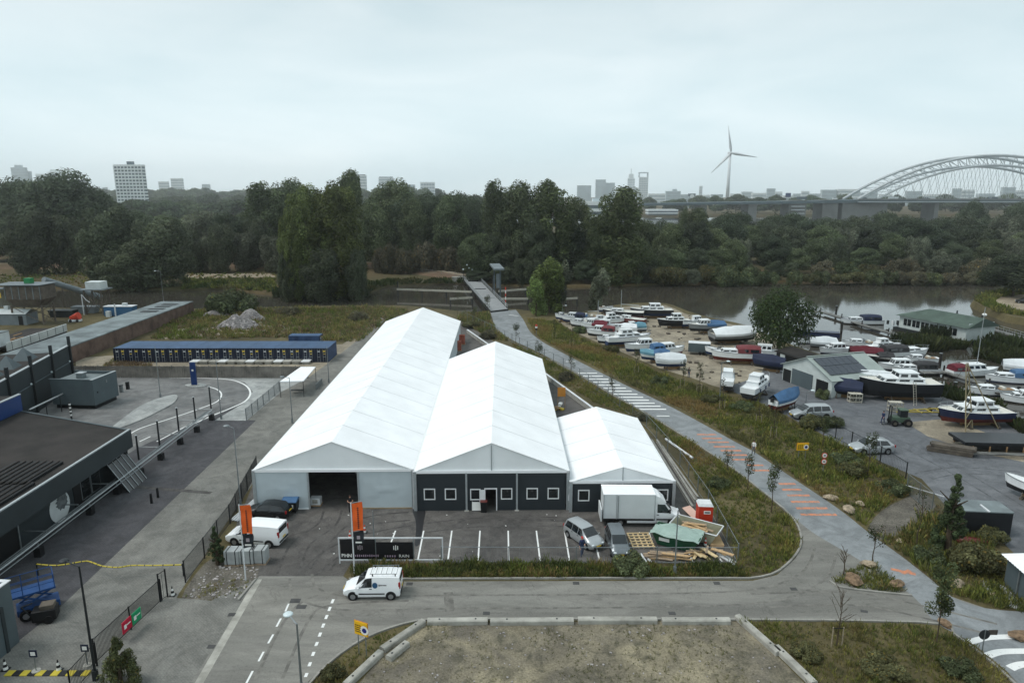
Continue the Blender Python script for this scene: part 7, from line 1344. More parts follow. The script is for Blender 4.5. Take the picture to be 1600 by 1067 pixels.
# --- afloat
for a in (('white cruiser with navy canopy moored at the outer jetty', 1345, 506, A(176), 10.5, 'gel_white', 'boot_black', 'low bigcanopy:navy rail'), ('small white dinghy moored beside the tree', 1261, 536, A(190), 5, 'gel_white', 'boot_blue', 'screen'), ('grey covered dinghy moored beside the tree', 1285, 541, A(190), 6.5, 'hull_grey', 'boot_black', 'tarp:white'), ('white open cruiser moored behind the solar shed', 1306, 551, A(190), 8, 'gel_white', 'boot_blue', 'low cabin'), ('white speedboat moored behind the shed ridge', 1345, 541, A(170), 8, 'gel_white', 'boot_blue', 'low screen'), ('white wheelhouse boat moored in the inner harbour', 1381, 546, A(10), 8, 'gel_white', 'boot_blue', 'wheel rail'), ('boat with maroon cover moored behind the shed ridge', 1352, 557, A(170), 6.5, 'gel_white', 'boot_black', 'tarp:maroon'), ('dark covered boat with white bow in the inner harbour', 1412, 556, A(8), 11, 'gel_white', 'boot_black', 'bigcanopy:dark low rail'), ('white motor boat moored right of the solar shed', 1404, 577, A(178), 8, 'gel_white', 'boot_blue', 'cabin', ), ('white open boat with black canopy moored at the quay', 1428, 583, A(176), 8.5, 'gel_white', 'boot_black', 'bigcanopy:dark low'), ('white yacht with maroon canopy and mast at the far jetty', 1520, 586, A(6), 10, 'gel_white', 'boot_black', 'cabin canopy:maroon mast:11'), ('white speedboat alone in the harbour basin', 1549, 616, A(176), 8, 'gel_white', 'boot_blue', 'low screen outboard'), ('white boat with blue canopy at the right edge', 1580, 597, A(170), 9, 'gel_white', 'boot_blue', 'bigcanopy:blue low'), ('white boat moored low at the right edge', 1606, 630, A(160), 8, 'gel_white', 'boot_black', 'low cabin'), ('white covered boat behind the blue canopied one', 1600, 580, A(172), 8, 'gel_white', 'boot_black', 'tarp:white'), ('small dark boat moored between shed and jetty', 1372, 563, A(175), 6, 'hull_black', 'boot_black', 'half:dark screen'), ('white day boat moored below the maroon covered one', 1438, 566, A(178), 7, 'gel_white', 'boot_blue', 'low screen')):
    boat(*a, land=False)
# --- jetties
mk('jetty_wood', S(96, 96, 94), 0.85, 0.2, 0.8, c2=S(124, 124, 120)); mk('pile_dark', S(44, 42, 40), 0.9, 0.2, 2)
def jetty(label, pts, wd=1.6, z=-.9):
    P = [G(*q, z) for q in pts]; t = thing('jetty', label, 'jetty', P[0]); o_ = P[0].copy(); o_.z = 0; n = 0
    pm = MB().box((0, 0, 0), (.55, wd, .08)).mesh('plank', 'jetty_wood')
    for a, b in zip(P[:-1], P[1:]):
        L_ = (b - a).length; k = int(L_ / .6); rz = yaw_of(a, b)
        for i in range(k): q = a.lerp(b, (i + .5) / k) - o_; link('plank', pm, t, (q.x, q.y, 0), rz)
        for s in (-1, 1):
            off = Vector((-math.sin(rz), math.cos(rz), 0)) * s * wd * .45; MB().cyl((a.x - o_.x + off.x, a.y - o_.y + off.y, -.14), (b.x - o_.x + off.x, b.y - o_.y + off.y, -.14), .1, n=4).build('bearer', 'pile_dark', t)
        for i in range(max(2, int(L_ / 5))): q = a.lerp(b, i / max(1, int(L_ / 5) - 1)) - o_; MB().cyl((q.x, q.y + wd * .6, -3), (q.x, q.y + wd * .6, .9), .14, n=7).build('pile', 'pile_dark', t)
    for ch in t.children: ch.location.z += 0
    return t
for lb, pts in (('outer jetty reaching left behind the boatyard tree', [(1250, 486), (1285, 487), (1318, 497), (1350, 508), (1392, 520)]), ('jetty branch in front of the moored cruiser', [(1392, 520), (1430, 532)]), ('inner jetty between the moored boats', [(1330, 553), (1390, 560), (1440, 572)]), ('jetty running to the maroon canopied yacht', [(1440, 582), (1480, 581), (1520, 595), (1552, 602)]), ('long jetty at the right edge of the basin', [(1545, 608), (1600, 622), (1640, 632)])):
    P0 = jetty(lb, pts)
t = thing('work_barge', 'dark blue flat barge moored beside the tree', 'barge', G(1277, 524, WZ), R(-20)); bx('hull', (0, 0, .3), (9, 3, 1.2), 'hull_navy', t, bev=.1); bx('deck_rim', (0, -1.5, .95), (9, .12, .14), 'hull_black', t)
for i, (px, py) in enumerate(((1306, 492), (1314, 523), (1468, 572), (1490, 618), (1543, 527))):
    t = thing('mooring_pile', ('thick dark mooring pile at the outer jetty', 'tall dark mooring pile beside the outer jetty', 'dark mooring pile at the jetty corner', 'thin mooring post in the harbour basin', 'mooring pile beside the houseboat')[i], 'pile', G(px, py, WZ)); MB().cyl((0, 0, -2), (0, 0, (2.4, 3.0, 2.4, 2.2, 2.2)[i]), .25, n=9).build('pile', 'pile_dark', t); MB().cyl((0, 0, (2.4, 3.0, 2.4, 2.2, 2.2)[i]), (0, 0, (2.4, 3.0, 2.4, 2.2, 2.2)[i] + .1), .3, n=9).build('cap', 'galv', t)
# --- houseboat with green roof
mk('shed_wall', S(186, 194, 192), 0.7, 0.08, 0.8); mk('roof_green', S(70, 84, 77), 0.8, 0.15, 0.5, c2=S(80, 96, 87)); a, b = G(1404, 511, WZ + .6), G(1508, 533, WZ + .6); a2 = G(1480, 516, 2.0)
rz = yaw_of(a, b); t = thing('houseboat', 'long white houseboat with hipped green roof', 'houseboat', (a.x, a.y, 0), rz); Lh = (b - a).length; Wd = 8.5
bx('pontoon', (Lh / 2, Wd / 2, WZ + .3), (Lh + 1.6, Wd + 1.6, .7), 'dark_metal', t); bx('wall', (Lh / 2, Wd / 2, WZ + 2.0), (Lh, Wd, 2.9), 'shed_wall', t); ze = WZ + 3.45; o = .7
V = [(-o, -o, ze), (Lh + o, -o, ze), (Lh + o, Wd + o, ze), (-o, Wd + o, ze), (4.0, Wd / 2, ze + 1.9), (Lh + o, Wd / 2, ze + 1.9)]; MB().add(V, [(0, 1, 5, 4), (2, 3, 4, 5), (3, 0, 4), (1, 2, 5), (3, 2, 1, 0)]).build('roof', 'roof_green', t)
bx('gable_board', (Lh + .02, Wd / 2, ze + .4), (.06, Wd - 1, .9), 'white_wall', t); bx('gable_window', (Lh + .06, Wd / 2 - .5, ze + .5), (.05, 1.2, .7), 'car_glass', t)
for k in range(6): wdw = bx('window', (2.2 + k * (Lh - 3) / 6, -.03, WZ + 2.1), (1.9, .06, 1.5), 'car_glass', t); bx('frame', (2.2 + k * (Lh - 3) / 6, -.06, WZ + 2.1), (.08, .04, 1.5), 'white_frame', wdw)
for x in (Lh * .55, Lh * .9): MB().cyl((x, Wd * .75, ze + .8), (x, Wd * .75, ze + 2.2), .15, n=8).build('chimney', 'dark_metal', t)
MB().sphere((Lh - 1.5, Wd * .8, ze + 2.2), .5, 10, 6, (1, 1, .7)).build('satellite_dish', 'sign_white', t)
for k in range(6): bx('deck_chair', (-3.5 + k * .5, .5 + (k % 3), WZ + 1.1), (.4, .4, .9), 'plate_white' if k % 2 else 'dark_metal', t)
a, b = G(1545, 513, .2), G(1625, 536, .2); t = thing('gangway', 'grey railed walkway from the houseboat to the right', 'walkway', (a.x, a.y, .2), yaw_of(a, b)); Lg = (b - a).length; bx('deck', (Lg / 2, 0, 0), (Lg, 1.8, .15), 'jetty_wood', t)
for s in (-1, 1):
    for z in (.5, 1.0): MB().cyl((0, s * .9, z), (Lg, s * .9, z), .04, n=5).build('hand_rail', 'rail_grey', t)
    for k in range(10): MB().cyl((Lg * k / 9, s * .9, 0), (Lg * k / 9, s * .9, 1.0), .035, n=4).build('baluster', 'rail_grey', t)
for k in range(3): MB().cyl((Lg * (k + .5) / 3, 0, -3.5), (Lg * (k + .5) / 3, 0, -.05), .18, n=7).build('pile', 'pile_dark', t)
# --- shed with solar roof
mk('solar', S(38, 46, 58), 0.25, 0.1, 2, spec=0.6); A_, B_ = G(1222, 593), G(1298, 622); rz = yaw_of(A_, B_); he = 2.8; nn = Vector((-math.sin(rz), math.cos(rz), 0)); C_ = G(1388, 585, he); Ls = (C_ - Vector((B_.x, B_.y, he))).dot(nn); Ww = (B_ - A_).length; ap = GY(1261, 558, (A_.y + B_.y) / 2).z; print('shed', Ls, Ww, ap)
Ls = max(10, min(26, Ls)); ap = max(4.2, min(6, ap))
t = thing('boat_shed', 'pale boat shed with solar panels on its roof', 'shed', A_, rz);  mk('shed_roof', S(146, 156, 152), 0.7, 0.1, 0.5)
m = MB(); m.add([(0, 0, 0), (Ww, 0, 0), (Ww, 0, he), (Ww / 2, 0, ap), (0, 0, he)], [(0, 1, 2, 3, 4)]); m.add([(0, Ls, 0), (Ww, Ls, 0), (Ww, Ls, he), (Ww / 2, Ls, ap), (0, Ls, he)], [(4, 3, 2, 1, 0)]); m.quad((0, 0, 0), (0, 0, he), (0, Ls, he), (0, Ls, 0)); m.quad((Ww, 0, 0), (Ww, Ls, 0), (Ww, Ls, he), (Ww, 0, he)); m.build('wall', 'shed_wall', t, fix=False)
o = .35; sl = (ap - he) / (Ww / 2)
for s in (0, 1):
    xe = -o if s == 0 else Ww + o; ze = he - o * sl; MB().quad((xe, -o, ze), (Ww / 2, -o, ap + .02), (Ww / 2, Ls + o, ap + .02), (xe, Ls + o, ze), -.1 if s else .1).build('roof_slope', 'shed_roof', t)
for r in range(2):
    for k in range(6):
        f0, f1 = .10 + r * .38, .46 + r * .38; y0 = .4 + k * (Ls - 3.2) / 6; y1 = y0 + (Ls - 3.2) / 6 - .06; P = lambda f, y: (Ww / 2 + f * Ww / 2, y, ap - f * (ap - he) + .17)
        MB().quad(P(f0, y0), P(f1, y0), P(f1, y1), P(f0, y1), .04).build('solar_panel', 'solar', t)
bx('roller_door', (Ww * .42, -.06, 1.25), (Ww * .42, .1, 2.5), 'cladding_mid', t); bx('doorway', (Ww * .82, -.05, 1.1), (Ww * .22, .08, 2.2), 'dark_void', t); bx('side_opening', (Ww * .1, -.05, 1.0), (Ww * .16, .08, 2.0), 'dark_void', t); bx('ridge_cap', (Ww / 2, Ls / 2, ap + .12), (.3, Ls + .6, .06), 'shed_roof', t)
p = G(1228, 572); t = thing('lean_shed', 'dark low lean-to shed left of the solar shed', 'shed', p, rz); bx('wall', (0, 1.5, 1.1), (6, 3, 2.2), 'dark_void', t); MB().quad((-3.2, -.2, 2.1), (3.2, -.2, 2.1), (3.2, 3.4, 2.7), (-3.2, 3.4, 2.7), .08).build('roof', 'roof_felt', t); bx('panel', (-1, -.06, 1), (1.2, .08, 1.8), 'shed_wall', t)
# --- dark container, white roof shed, pontoon stack, derrick, clutter
p = G(1535, 838); t = thing('dark_container', 'dark flat topped container at the boatyard edge', 'container', p, R(-6)); bx('body', (0, 1.2, 1.15), (4.6, 2.3, 2.3), 'hull_black', t); bx('lid', (0, 1.2, 2.35), (4.7, 2.4, .1), 'roof_grey', t); bx('hose', (.2, .6, 2.45), (.15, 1.4, .1), 'plate_white', t)
p = G(1520, 848); t = thing('overturned_boat', 'faded red upturned boat before the dark container', 'boat', p, R(-20)); MB().loft([[(x, -w_, 0), (x, -w_ * .7, .35), (x, 0, .5), (x, w_ * .7, .35), (x, w_, 0)] for x, w_ in ((-1.3, .45), (-.5, .6), (.5, .55), (1.2, .15))]).build('hull', 'hull_red', t, smooth=True); bx('keel', (-.1, 0, .5), (2.2, .06, .08), 'boot_red', t)
A_, B_ = G(1566, 912), G(1600, 944); t = thing('garden_shed', 'dark shed with white corrugated roof at the right edge', 'shed', A_, yaw_of(A_, B_)); bx('wall', (3.0, 2.2, 1.15), (6, 4.2, 2.3), 'cladding_mid', t); o = corrugated(-.3, 6.4, -.3, 4.8, 0, pitch=.3, amp=.04).build('roof', 'tent_white', t, loc=(0, 0, 2.45)); o.rotation_euler = (R(5), 0, 0); bx('door', (3.6, .07, .95), (1.0, .08, 1.9), 'dark_void', t); bx('post', (1.7, .02, 1.1), (.12, .1, 2.2), 'galv', t)
p = G(1540, 700); t = thing('pontoon_stack', 'black floating pontoon resting on trestles in the yard', 'pontoon', p, R(-4)); bx('deck', (2, 0, 1.15), (11, 3.6, .35), 'hull_black', t); bx('float', (2, -1.2, .7), (10, .7, .6), 'black_plastic', t); bx('float', (2, 1.2, .7), (10, .7, .6), 'black_plastic', t)
for k in range(6): bx('trestle', (-2.6 + k * 1.9, -1.9, .45), (.12, .12, .9), 'teak', t); bx('trestle', (-2.6 + k * 1.9, 1.9, .45), (.12, .12, .9), 'teak', t)
for k in range(3): MB().cyl((-3.4, -2.3 - k * .5, .3 + .1 * k), (7.5, -2.5 - k * .5, .3 + .1 * k), .12, n=6).build('pole', 'jetty_wood', t)
p = G(1485, 708); t = thing('timber_stack', 'stack of dark timbers left of the black pontoon', 'timber', p, R(-30)); 
for k in range(9): bx('timber', (rnd.uniform(-.3, .3), (k % 3) * .4 - .4, .2 + .35 * (k // 3)), (4.5, .35, .3), 'rust_steel', t)
p = G(1530, 672); t = thing('derrick', 'yellow lattice derrick leaning over the navy boat', 'crane', p, R(10)); mk('crane_yellow', S(130, 120, 94), 0.6, 0.15, 1)
for s in (-1, 1): MB().cyl((s * .9 - 1.5, s * .4, 0), (-1.3 + s * .15, 2.0, 8.5), .09, .07, 6).build('mast_leg', 'crane_yellow', t)
for k in range(7): f = k / 7 + .05; MB().cyl(Vector((-2.4, -.4, 0)).lerp(Vector((-1.45, 2, 8.5)), f), Vector((-.6, .4, 0)).lerp(Vector((-1.15, 2, 8.5)), min(1, f + .1)), .06, n=4).build('lattice_bar', 'crane_yellow', t)
MB().cyl((2.2, -.6, .3), (-1.3, 2.0, 8.5), .07, n=6).build('back_stay', 'crane_yellow', t); MB().cyl((-1.3, 2, 8.5), (-2.8, 4.6, 1.2), .02, n=4).build('cable', 'dark_metal', t)
p = G(1450, 648); t = thing('boat_trailer', 'yellow boat trailer frame on the sand strip', 'trailer', p, R(4)); mk('frame_yellow', S(156, 140, 66), 0.5, 0.1, 1)
for s in (-1, 1): MB().cyl((-3, s * .3, .6), (3, s * 1.0, .6), .12, n=6).build('side_beam', 'frame_yellow', t)
for x in (-1.5, 0, 1.5, 2.8): MB().cyl((x, -.9, .6), (x, .9, .6), .09, n=6).build('cross_beam', 'frame_yellow', t)
for s in (-1, 1): MB().cyl((1, s * 1.05, .35), (1, s * 1.25, .35), .35, n=14).build('wheel', 'tyre', t)
MB().cyl((-3, 0, .6), (-4.6, 0, .5), .1, n=6).build('drawbar', 'frame_yellow', t)
for i, (px, py, lb) in enumerate(((1335, 628, 'pale pallet cage before the dark blue tarpaulin'), (1398, 642, 'pale pallet cage before the large motor yacht'))):
    t = thing('pallet_cage', lb, 'cage', G(px, py), R(-5))
    for z in (.1, .7, 1.3): bx('frame_rail', (0, 0, z), (1.8, 1.0, .08), 'timber_pale', t)
    for x in (-.85, 0, .85):
        for y in (-.45, .45): bx('frame_post', (x, y, .7), (.09, .09, 1.4), 'timber_pale', t)
p = G(1284, 622); t = thing('green_bush_pot', 'bright green topiary bush beside the solar shed door', 'plant', p); link('crown', TV['bush1'][0], t).scale = (.3, .3, .4); bx('planter', (0, 0, .2), (.8, .8, .4), 'rust_steel', t)
p = G(1430, 634); t = thing('ladder', 'wooden ladder leaning on the large motor yacht', 'ladder', p, R(10))
for s in (-.22, .22): MB().cyl((s, 0, 0), (s, .7, 3.4), .04, n=5).build('stile', 'timber_pale', t)
for k in range(9): MB().cyl((-.22, .07 * k + .05, .3 + .35 * k), (.22, .07 * k + .05, .3 + .35 * k), .025, n=4).build('rung', 'timber_pale', t)
# ================================================================ signs, rocks, goods, people
mk('rock', S(134, 122, 104), 0.95, 0.3, 2, bump=0.8, c2=S(176, 160, 138)); mk('rock_red', S(112, 94, 76), 0.95, 0.35, 3, bump=1.0, c2=S(146, 122, 98))
def rock(px, py, s, label, mat='rock', seed=0):
    rs = random.Random(seed + int(px)); m = MB(); rings = []; s *= .72
    for k in range(8):
        v = k / 7; rr = math.sin(math.pi * (v * .9 + .05)) ; rings.append([(s * rr * math.cos(a) * 1.3 * (1 + .5 * noise.noise((math.cos(a) * 1.9, math.sin(a) * 1.9 + seed, v * 4 + px))), s * rr * math.sin(a) * .85 * (1 + .5 * noise.noise((math.cos(a) * 1.9 + 5, math.sin(a) * 1.9, v * 4 + px))), s * (v * 1.15 - .2) * (1 + .12 * noise.noise((a, v * 4, px)))) for a in (i * 6.283 / 12 for i in range(12))])
    o = m.loft(rings).build('boulder', mat, None, loc=G(px, py), rz=rs.uniform(0, 3)); tag(o, label, 'boulder', 'boulders beside the roads')
for a in ((1298, 780, .75, 'pale boulder beside the orange bars, upper'), (1326, 799, .9, 'pale domed boulder beside the cycle road'), (1344, 789, .6, 'small pale boulder behind the domed one'), (1333, 909, .95, 'large reddish boulder on the traffic island, left', 'rock_red'), (1400, 915, .75, 'reddish boulder on the traffic island, right', 'rock_red'), (1357, 884, .7, 'pale flat boulder at the top of the traffic island'), (1476, 976, .6, 'reddish boulder at the crossing corner', 'rock_red'), (1494, 915, .8, 'flat pale boulder on the verge by the white shed'), (1552, 930, .35, 'small white boulder by the garden path'), (1598, 998, .9, 'brown boulder cut by the right edge', 'rock_red'), (1405, 846, .5, 'small flat stone below the gravel entrance')): rock(*a)
mk('sign_yellow', S(228, 178, 34), 0.5, 0.06, 2); mk('sign_blue', S(36, 46, 120), 0.5, 0.05, 2); mk('orange_board', S(196, 130, 50), 0.6, 0.1, 2)
def ysign(label, px, py, top, wd, hg, rz, round_=True):
    p = G(px, py); zt = GY(px, top, p.y).z; t = thing('road_sign', label, 'sign', p, rz)
    for x in (-wd * .3, wd * .3): MB().cyl((x, 0, -.1), (x, 0, zt), .035, n=6).build('leg', 'galv', t)
    b = bx('board', (0, -.05, zt - hg / 2), (wd, .05, hg), 'sign_yellow', t); fr = bx('board_edge', (0, -.02, zt - hg / 2), (wd + .08, .03, hg + .08), 'orange_board', t)
    m = MB()
    for r in range(4):
        for k in range(3): m.box((-wd * .38 + k * wd * .16, -.08, zt - hg * (.28 + .16 * r)), (wd * .12, .012, .06))
    m.build('lettering_marks', 'trim_black', b)
    if round_:
        n = 20; c = (wd * .28, zt - hg * .55); r = hg * .34
        for rr, mt, y in ((r, 'sign_white', -.085), (r * .55, 'sign_blue', -.092)): m = MB(); m.add([(c[0] + rr * math.cos(i * 6.283 / n), y, c[1] + rr * math.sin(i * 6.283 / n)) for i in range(n)], [tuple(range(n))]); m.build('disc', mt, b, fix=False)
ysign('yellow notice board with round sign at the bottom kerb', 567, 1024, 971, 1.0, .95, R(-24)); ysign('yellow board on two legs beside the cycle road', 1252, 720, 692, 1.35, .85, R(4))
p = G(1285, 742); t = thing('round_sign', 'two round white signs on one post beside the cycle road', 'sign', p); zt = GY(1288, 707, p.y).z; MB().cyl((0, 0, 0), (0, 0, zt), .04, n=6).build('post', 'galv', t)
for k, z in enumerate((zt - .3, zt - 1.0)):
    for rr, mt, y in ((.32, 'cone_red', -.05), (.24, 'sign_white', -.06)): MB().cyl((0, y, z), (0, y - .02, z), rr, n=18).build('disc', mt, t)
    bx('symbol', (0, -.085, z), (.22, .01, .12), 'trim_black', t)
p = G(1534, 1020); t = thing('round_sign', 'dark backed round sign with small brown plate at the crossing', 'sign', p); zt = GY(1540, 984, p.y).z; MB().cyl((0, 0, 0), (0, 0, zt), .04, n=6).build('post', 'galv', t); MB().cyl((0, 0, zt - .35), (0, .04, zt - .35), .36, n=18).build('disc', 'dark_metal', t); bx('plate', (.55, .05, zt - .2), (.6, .05, .35), 'rust_steel', t)
p = G(877, 640); t = thing('site_board', 'orange board on posts behind the right tent', 'sign', p); bx('board', (0, 0, 2.6), (1.1, .08, 1.3), 'orange_board', t)
for s in (-.5, .5): bx('post', (s, .06, 1.6), (.08, .08, 3.2), 'teak', t)
# goods behind the tents
p = G(872, 642); t = thing('material_pile', 'pile of yellow and white sacks behind the right tent', 'goods', p)
for k in range(14): bx('sack', (rnd.uniform(-1.6, .6), rnd.uniform(-.6, 1.2), .2 + .3 * (k // 6)), (.9, .5, .3), ('plate_yellow', 'sign_white', 'carton', 'haz_yellow')[k % 4], t, rnd.uniform(0, 3), .08)
mk('brick_red', S(150, 78, 58), 0.85, 0.2, 3)
for i, (px, py) in enumerate(((716, 548), (722, 538))):
    t = thing('brick_pallet', ('nearer pallet of red bricks between the tents', 'farther pallet of red bricks between the tents')[i], 'bricks', G(px, py)); bx('pallet', (0, 0, .08), (1.3, 1.1, .14), 'carton', t)
    for k in range(4):
        for j in range(2): bx('brick_pack', (-.3 + .6 * j, 0, .38 + k * .45), (.56, 1.0, .42), 'brick_red', t)
# blue lidded bin
p = G(455, 799); t = thing('waste_bin', 'black wheeled container with blue lid at the left tent', 'bin', p); MB().loft([[(-.6, -.45, .2), (.6, -.45, .2), (.6, .45, .2), (-.6, .45, .2)], [(-.7, -.55, 1.15), (.7, -.55, 1.15), (.7, .55, 1.15), (-.7, .55, 1.15)]]).build('tub', 'black_plastic', t); MB().loft([[(-.72, y, 1.15), (-.72, y, 1.2 + h), (.72, y, 1.2 + h), (.72, y, 1.15)] for y, h in ((-.58, .02), (-.2, .2), (.2, .24), (.58, .1))]).build('lid', 'cover_blue', t); bx('label_plate', (.1, -.54, .75), (.6, .02, .35), 'sign_white', t)
for x in (-.5, .5):
    for y in (-.35, .35): MB().cyl((x - .04, y, .1), (x + .04, y, .1), .1, n=10).build('wheel', 'tyre', t)
# door side: folding board and black bin
p = G(745, 797); t = thing('folding_board', 'white printed folding board beside the open tent door', 'sign', p); MB().quad((-.45, -.25, .1), (.45, -.25, .1), (.45, 0, 1.25), (-.45, 0, 1.25), .03).build('front_panel', 'sign_white', t); MB().quad((-.45, .25, .1), (.45, .25, .1), (.45, 0.02, 1.25), (-.45, 0.02, 1.25), .03).build('back_panel', 'sign_white', t); MB().quad((-.42, -.09, .92), (.42, -.09, .92), (.42, -.03, 1.2), (-.42, -.03, 1.2)).build('printed_band', 'trim_black', t)
p = G(756, 799); t = thing('litter_bin', 'tall black bin with red rim beside the open tent door', 'bin', p); MB().loft([[(-.26, -.26, 0), (.26, -.26, 0), (.26, .26, 0), (-.26, .26, 0)], [(-.32, -.3, 1.05), (.32, -.3, 1.05), (.32, .3, 1.05), (-.32, .3, 1.05)]]).build('tub', 'black_plastic', t); bx('lid', (0, 0, 1.1), (.68, .64, .06), 'hull_red', t, bev=.02)
# red toilet cabin
mk('cabin_red', S(186, 52, 30), 0.5, 0.08, 1); p = G(1101, 826); t = thing('toilet_cabin', 'red portable toilet cabin with white roof', 'cabin', p, R(-4)); bx('body', (0, .55, 1.1), (1.3, 1.2, 2.2), 'cabin_red', t, bev=.03); MB().loft([[(-.68, -.08, 2.2), (.68, -.08, 2.2), (.68, 1.2, 2.2), (-.68, 1.2, 2.2)], [(-.55, .05, 2.42), (.55, .05, 2.42), (.55, 1.05, 2.42), (-.55, 1.05, 2.42)]]).build('roof', 'plate_white', t); pl = bx('label_plate', (.12, -.07, 1.65), (.6, .02, .3), 'sign_white', t); bx('lettering_strip', (.12, -.085, 1.65), (.46, .01, .12), 'trim_black', pl); bx('corner_strip', (-.62, -.04, 1.1), (.1, .1, 2.1), 'cone_red', t)
t = thing('door_panel', 'pale pink board leaning beside the red toilet cabin', 'board', G(1082, 806), R(30)); MB().quad((-.5, -.9, .02), (.5, -.9, .02), (.5, .9, .6), (-.5, .9, .6), .05).build('sheet', 'pink_board' if 'pink_board' in MATS else mk('pink_board', S(214, 178, 162), .7, .05, 1), t)
# skips with timber
mk('skip_green', S(30, 74, 52), 0.6, 0.15, 1); mk('sheet_green', S(146, 166, 158), 0.6, 0.08, 0.8, bump=.3); mk('skip_pale', S(150, 150, 130), 0.8, 0.15, 1); mk('plank_new', S(184, 154, 116), 0.8, 0.12, 1.5, coord='obj'); mk('plank_old', S(150, 132, 112), 0.85, 0.2, 1.5, coord='obj')
def skip(label, px, py, rz, mat, sx=1.0):
    t = thing('skip', label, 'skip', G(px, py), rz); w_, l_ = 1.05, 2.0 * sx
    lo = [(-l_ * .75, -w_ * .9, .1), (l_ * .75, -w_ * .9, .1), (l_ * .75, w_ * .9, .1), (-l_ * .75, w_ * .9, .1)]; hi = [(-l_, -w_, 1.15), (l_, -w_, 1.15), (l_, w_, 1.15), (-l_, w_, 1.15)]; m = MB()
    for i in range(4): j = (i + 1) % 4; m.quad(lo[i], lo[j], hi[j], hi[i], .05)
    m.quad(*lo); m.build('tub', mat, t, fix=False)
    for i in range(4): j = (i + 1) % 4; MB().cyl(hi[i], hi[j], .06, n=5).build('rim', 'plate_white' if mat != 'skip_green' else mat, t)
    return t
sg = skip('green skip covered with a pale green sheet', 1058, 850, R(-28), 'skip_green'); m = MB(); nx = 10; vs = []
for j in range(nx + 1):
    for i in range(nx + 1): u, v = i / nx, j / nx; vs.append((-2.1 + 4.2 * u, -1.35 + 2.5 * v, 1.2 + .35 * math.sin(math.pi * u) * math.sin(math.pi * v) + .38 * noise.noise((u * 4, v * 4, 3))))
m.add(vs, [(j * (nx + 1) + i, j * (nx + 1) + i + 1, (j + 1) * (nx + 1) + i + 1, (j + 1) * (nx + 1) + i) for j in range(nx) for i in range(nx)]); m.build('sheet_cover', 'sheet_green', sg, fix=False); bx('label_plate', (-.9, -1.04, .7), (.9, .03, .3), 'sign_white', sg)
sp = skip('pale skip heaped with waste timber', 1087, 838, R(-33), 'skip_pale', 1.05)
def planks(t, n, L, spread, z0, seed, mats=('plank_new', 'plank_old'), ang=.35, nm='plank', th=.07):
    rs = random.Random(seed)
    for k in range(n): bx(nm, (rs.uniform(-spread[0], spread[0]), rs.uniform(-spread[1], spread[1]), z0 + k * th * .55), (L * rs.uniform(.5, 1), rs.uniform(.12, .35), th), mats[k % len(mats)], t, rs.uniform(-ang, ang))
planks(sp, 11, 2.4, (.5, .5), .75, 4); 
def pallet(t, x, y, z, rz, mat='plank_new', nx=7):
    o = bpy.data.objects.new('pallet_unit', None); col.objects.link(o); o.parent = t; o.location = (x, y, z); o.rotation_euler = (0, 0, rz); return o
mk('plank_pale', S(200, 178, 138), 0.8, 0.1, 1.5, coord='obj')
t = thing('timber_grid', 'new pale timber grid lying in the parking bays', 'timber grid', G(1001, 846), R(2))
for k in range(5): bx('long_slat', (-.9 + k * .45, 0, .12), (.13, 2.6, .06), 'plank_pale', t)
for k in range(6): bx('cross_slat', (0, -1.2 + k * .48, .19), (2.0, .13, .05), 'plank_pale', t)
for k in range(3): bx('bearer', (-.9 + k * .9, 0, .05), (.1, 2.6, .09), 'plank_old', t)
t = thing('timber_pile', 'heap of weathered planks below the green skip', 'timber', G(1040, 870)); planks(t, 11, 3.0, (.7, .5), .05, 7, ('plank_old', 'plank_new', 'plank_old'))
t = thing('timber_pile', 'stack of broken pallets in the last parking bays', 'timber', G(1102, 868)); planks(t, 15, 2.2, (1.3, .5), .04, 9, ('plank_pale', 'plank_old', 'plank_new'), 1.2)
t = thing('board_stack', 'white boards lying left of the plank heap', 'boards', G(1004, 872))
for k in range(3): bx('board', (-.35 + k * .4, 0, .05), (.22, 1.4, .06), 'plate_white', t, R(8))
t = thing('pipe_bundle', 'two white pipes lying at the fence corner', 'pipes', G(1134, 875), R(-62))
for k in range(2): MB().cyl((-1.0, k * .3, .1), (1.0, k * .3, .1), .11, n=8).build('pipe', 'plate_white', t)
t = thing('plywood_stack', 'plywood sheets stacked below the red toilet cabin', 'plywood', G(1118, 848), R(-8))
for k in range(4): bx('sheet', (0, .05 * k, .06 + .05 * k), (1.1, 1.8, .04), 'plank_new' if k % 2 else 'plank_old', t, .03 * k)
# wrapped stone packs left
mk('wrapped', S(158, 162, 162), 0.5, 0.12, 1.2, bump=.3)
for i, (px, lb) in enumerate(((362, 'left'), (385, 'middle'), (404, 'right'))):
    t = thing('wrapped_pack', lb + ' of three wrapped grey packs beside the white van', 'pack', G(px, 885 - i * 1)); bx('pack_body', (0, .5, .75), (1.2, 1.0, 1.2), 'wrapped', t, bev=.06); bx('pallet', (0, .5, .07), (1.2, 1.05, .12), 'plank_old', t)
    for x in (-.35, .35): bx('strap', (x, .5, .75), (.06, 1.03, 1.24), 'trim_black', t)
t = thing('pole_bundle', 'bundle of white tent poles beside the left tent corner', 'poles', G(396, 800), R(70))
for k in range(6): MB().cyl((-2.2, k * .14, .1 + .05 * (k % 2)), (2.0, k * .14 + .1, .9), .05, n=6).build('pole', 'plate_white', t)
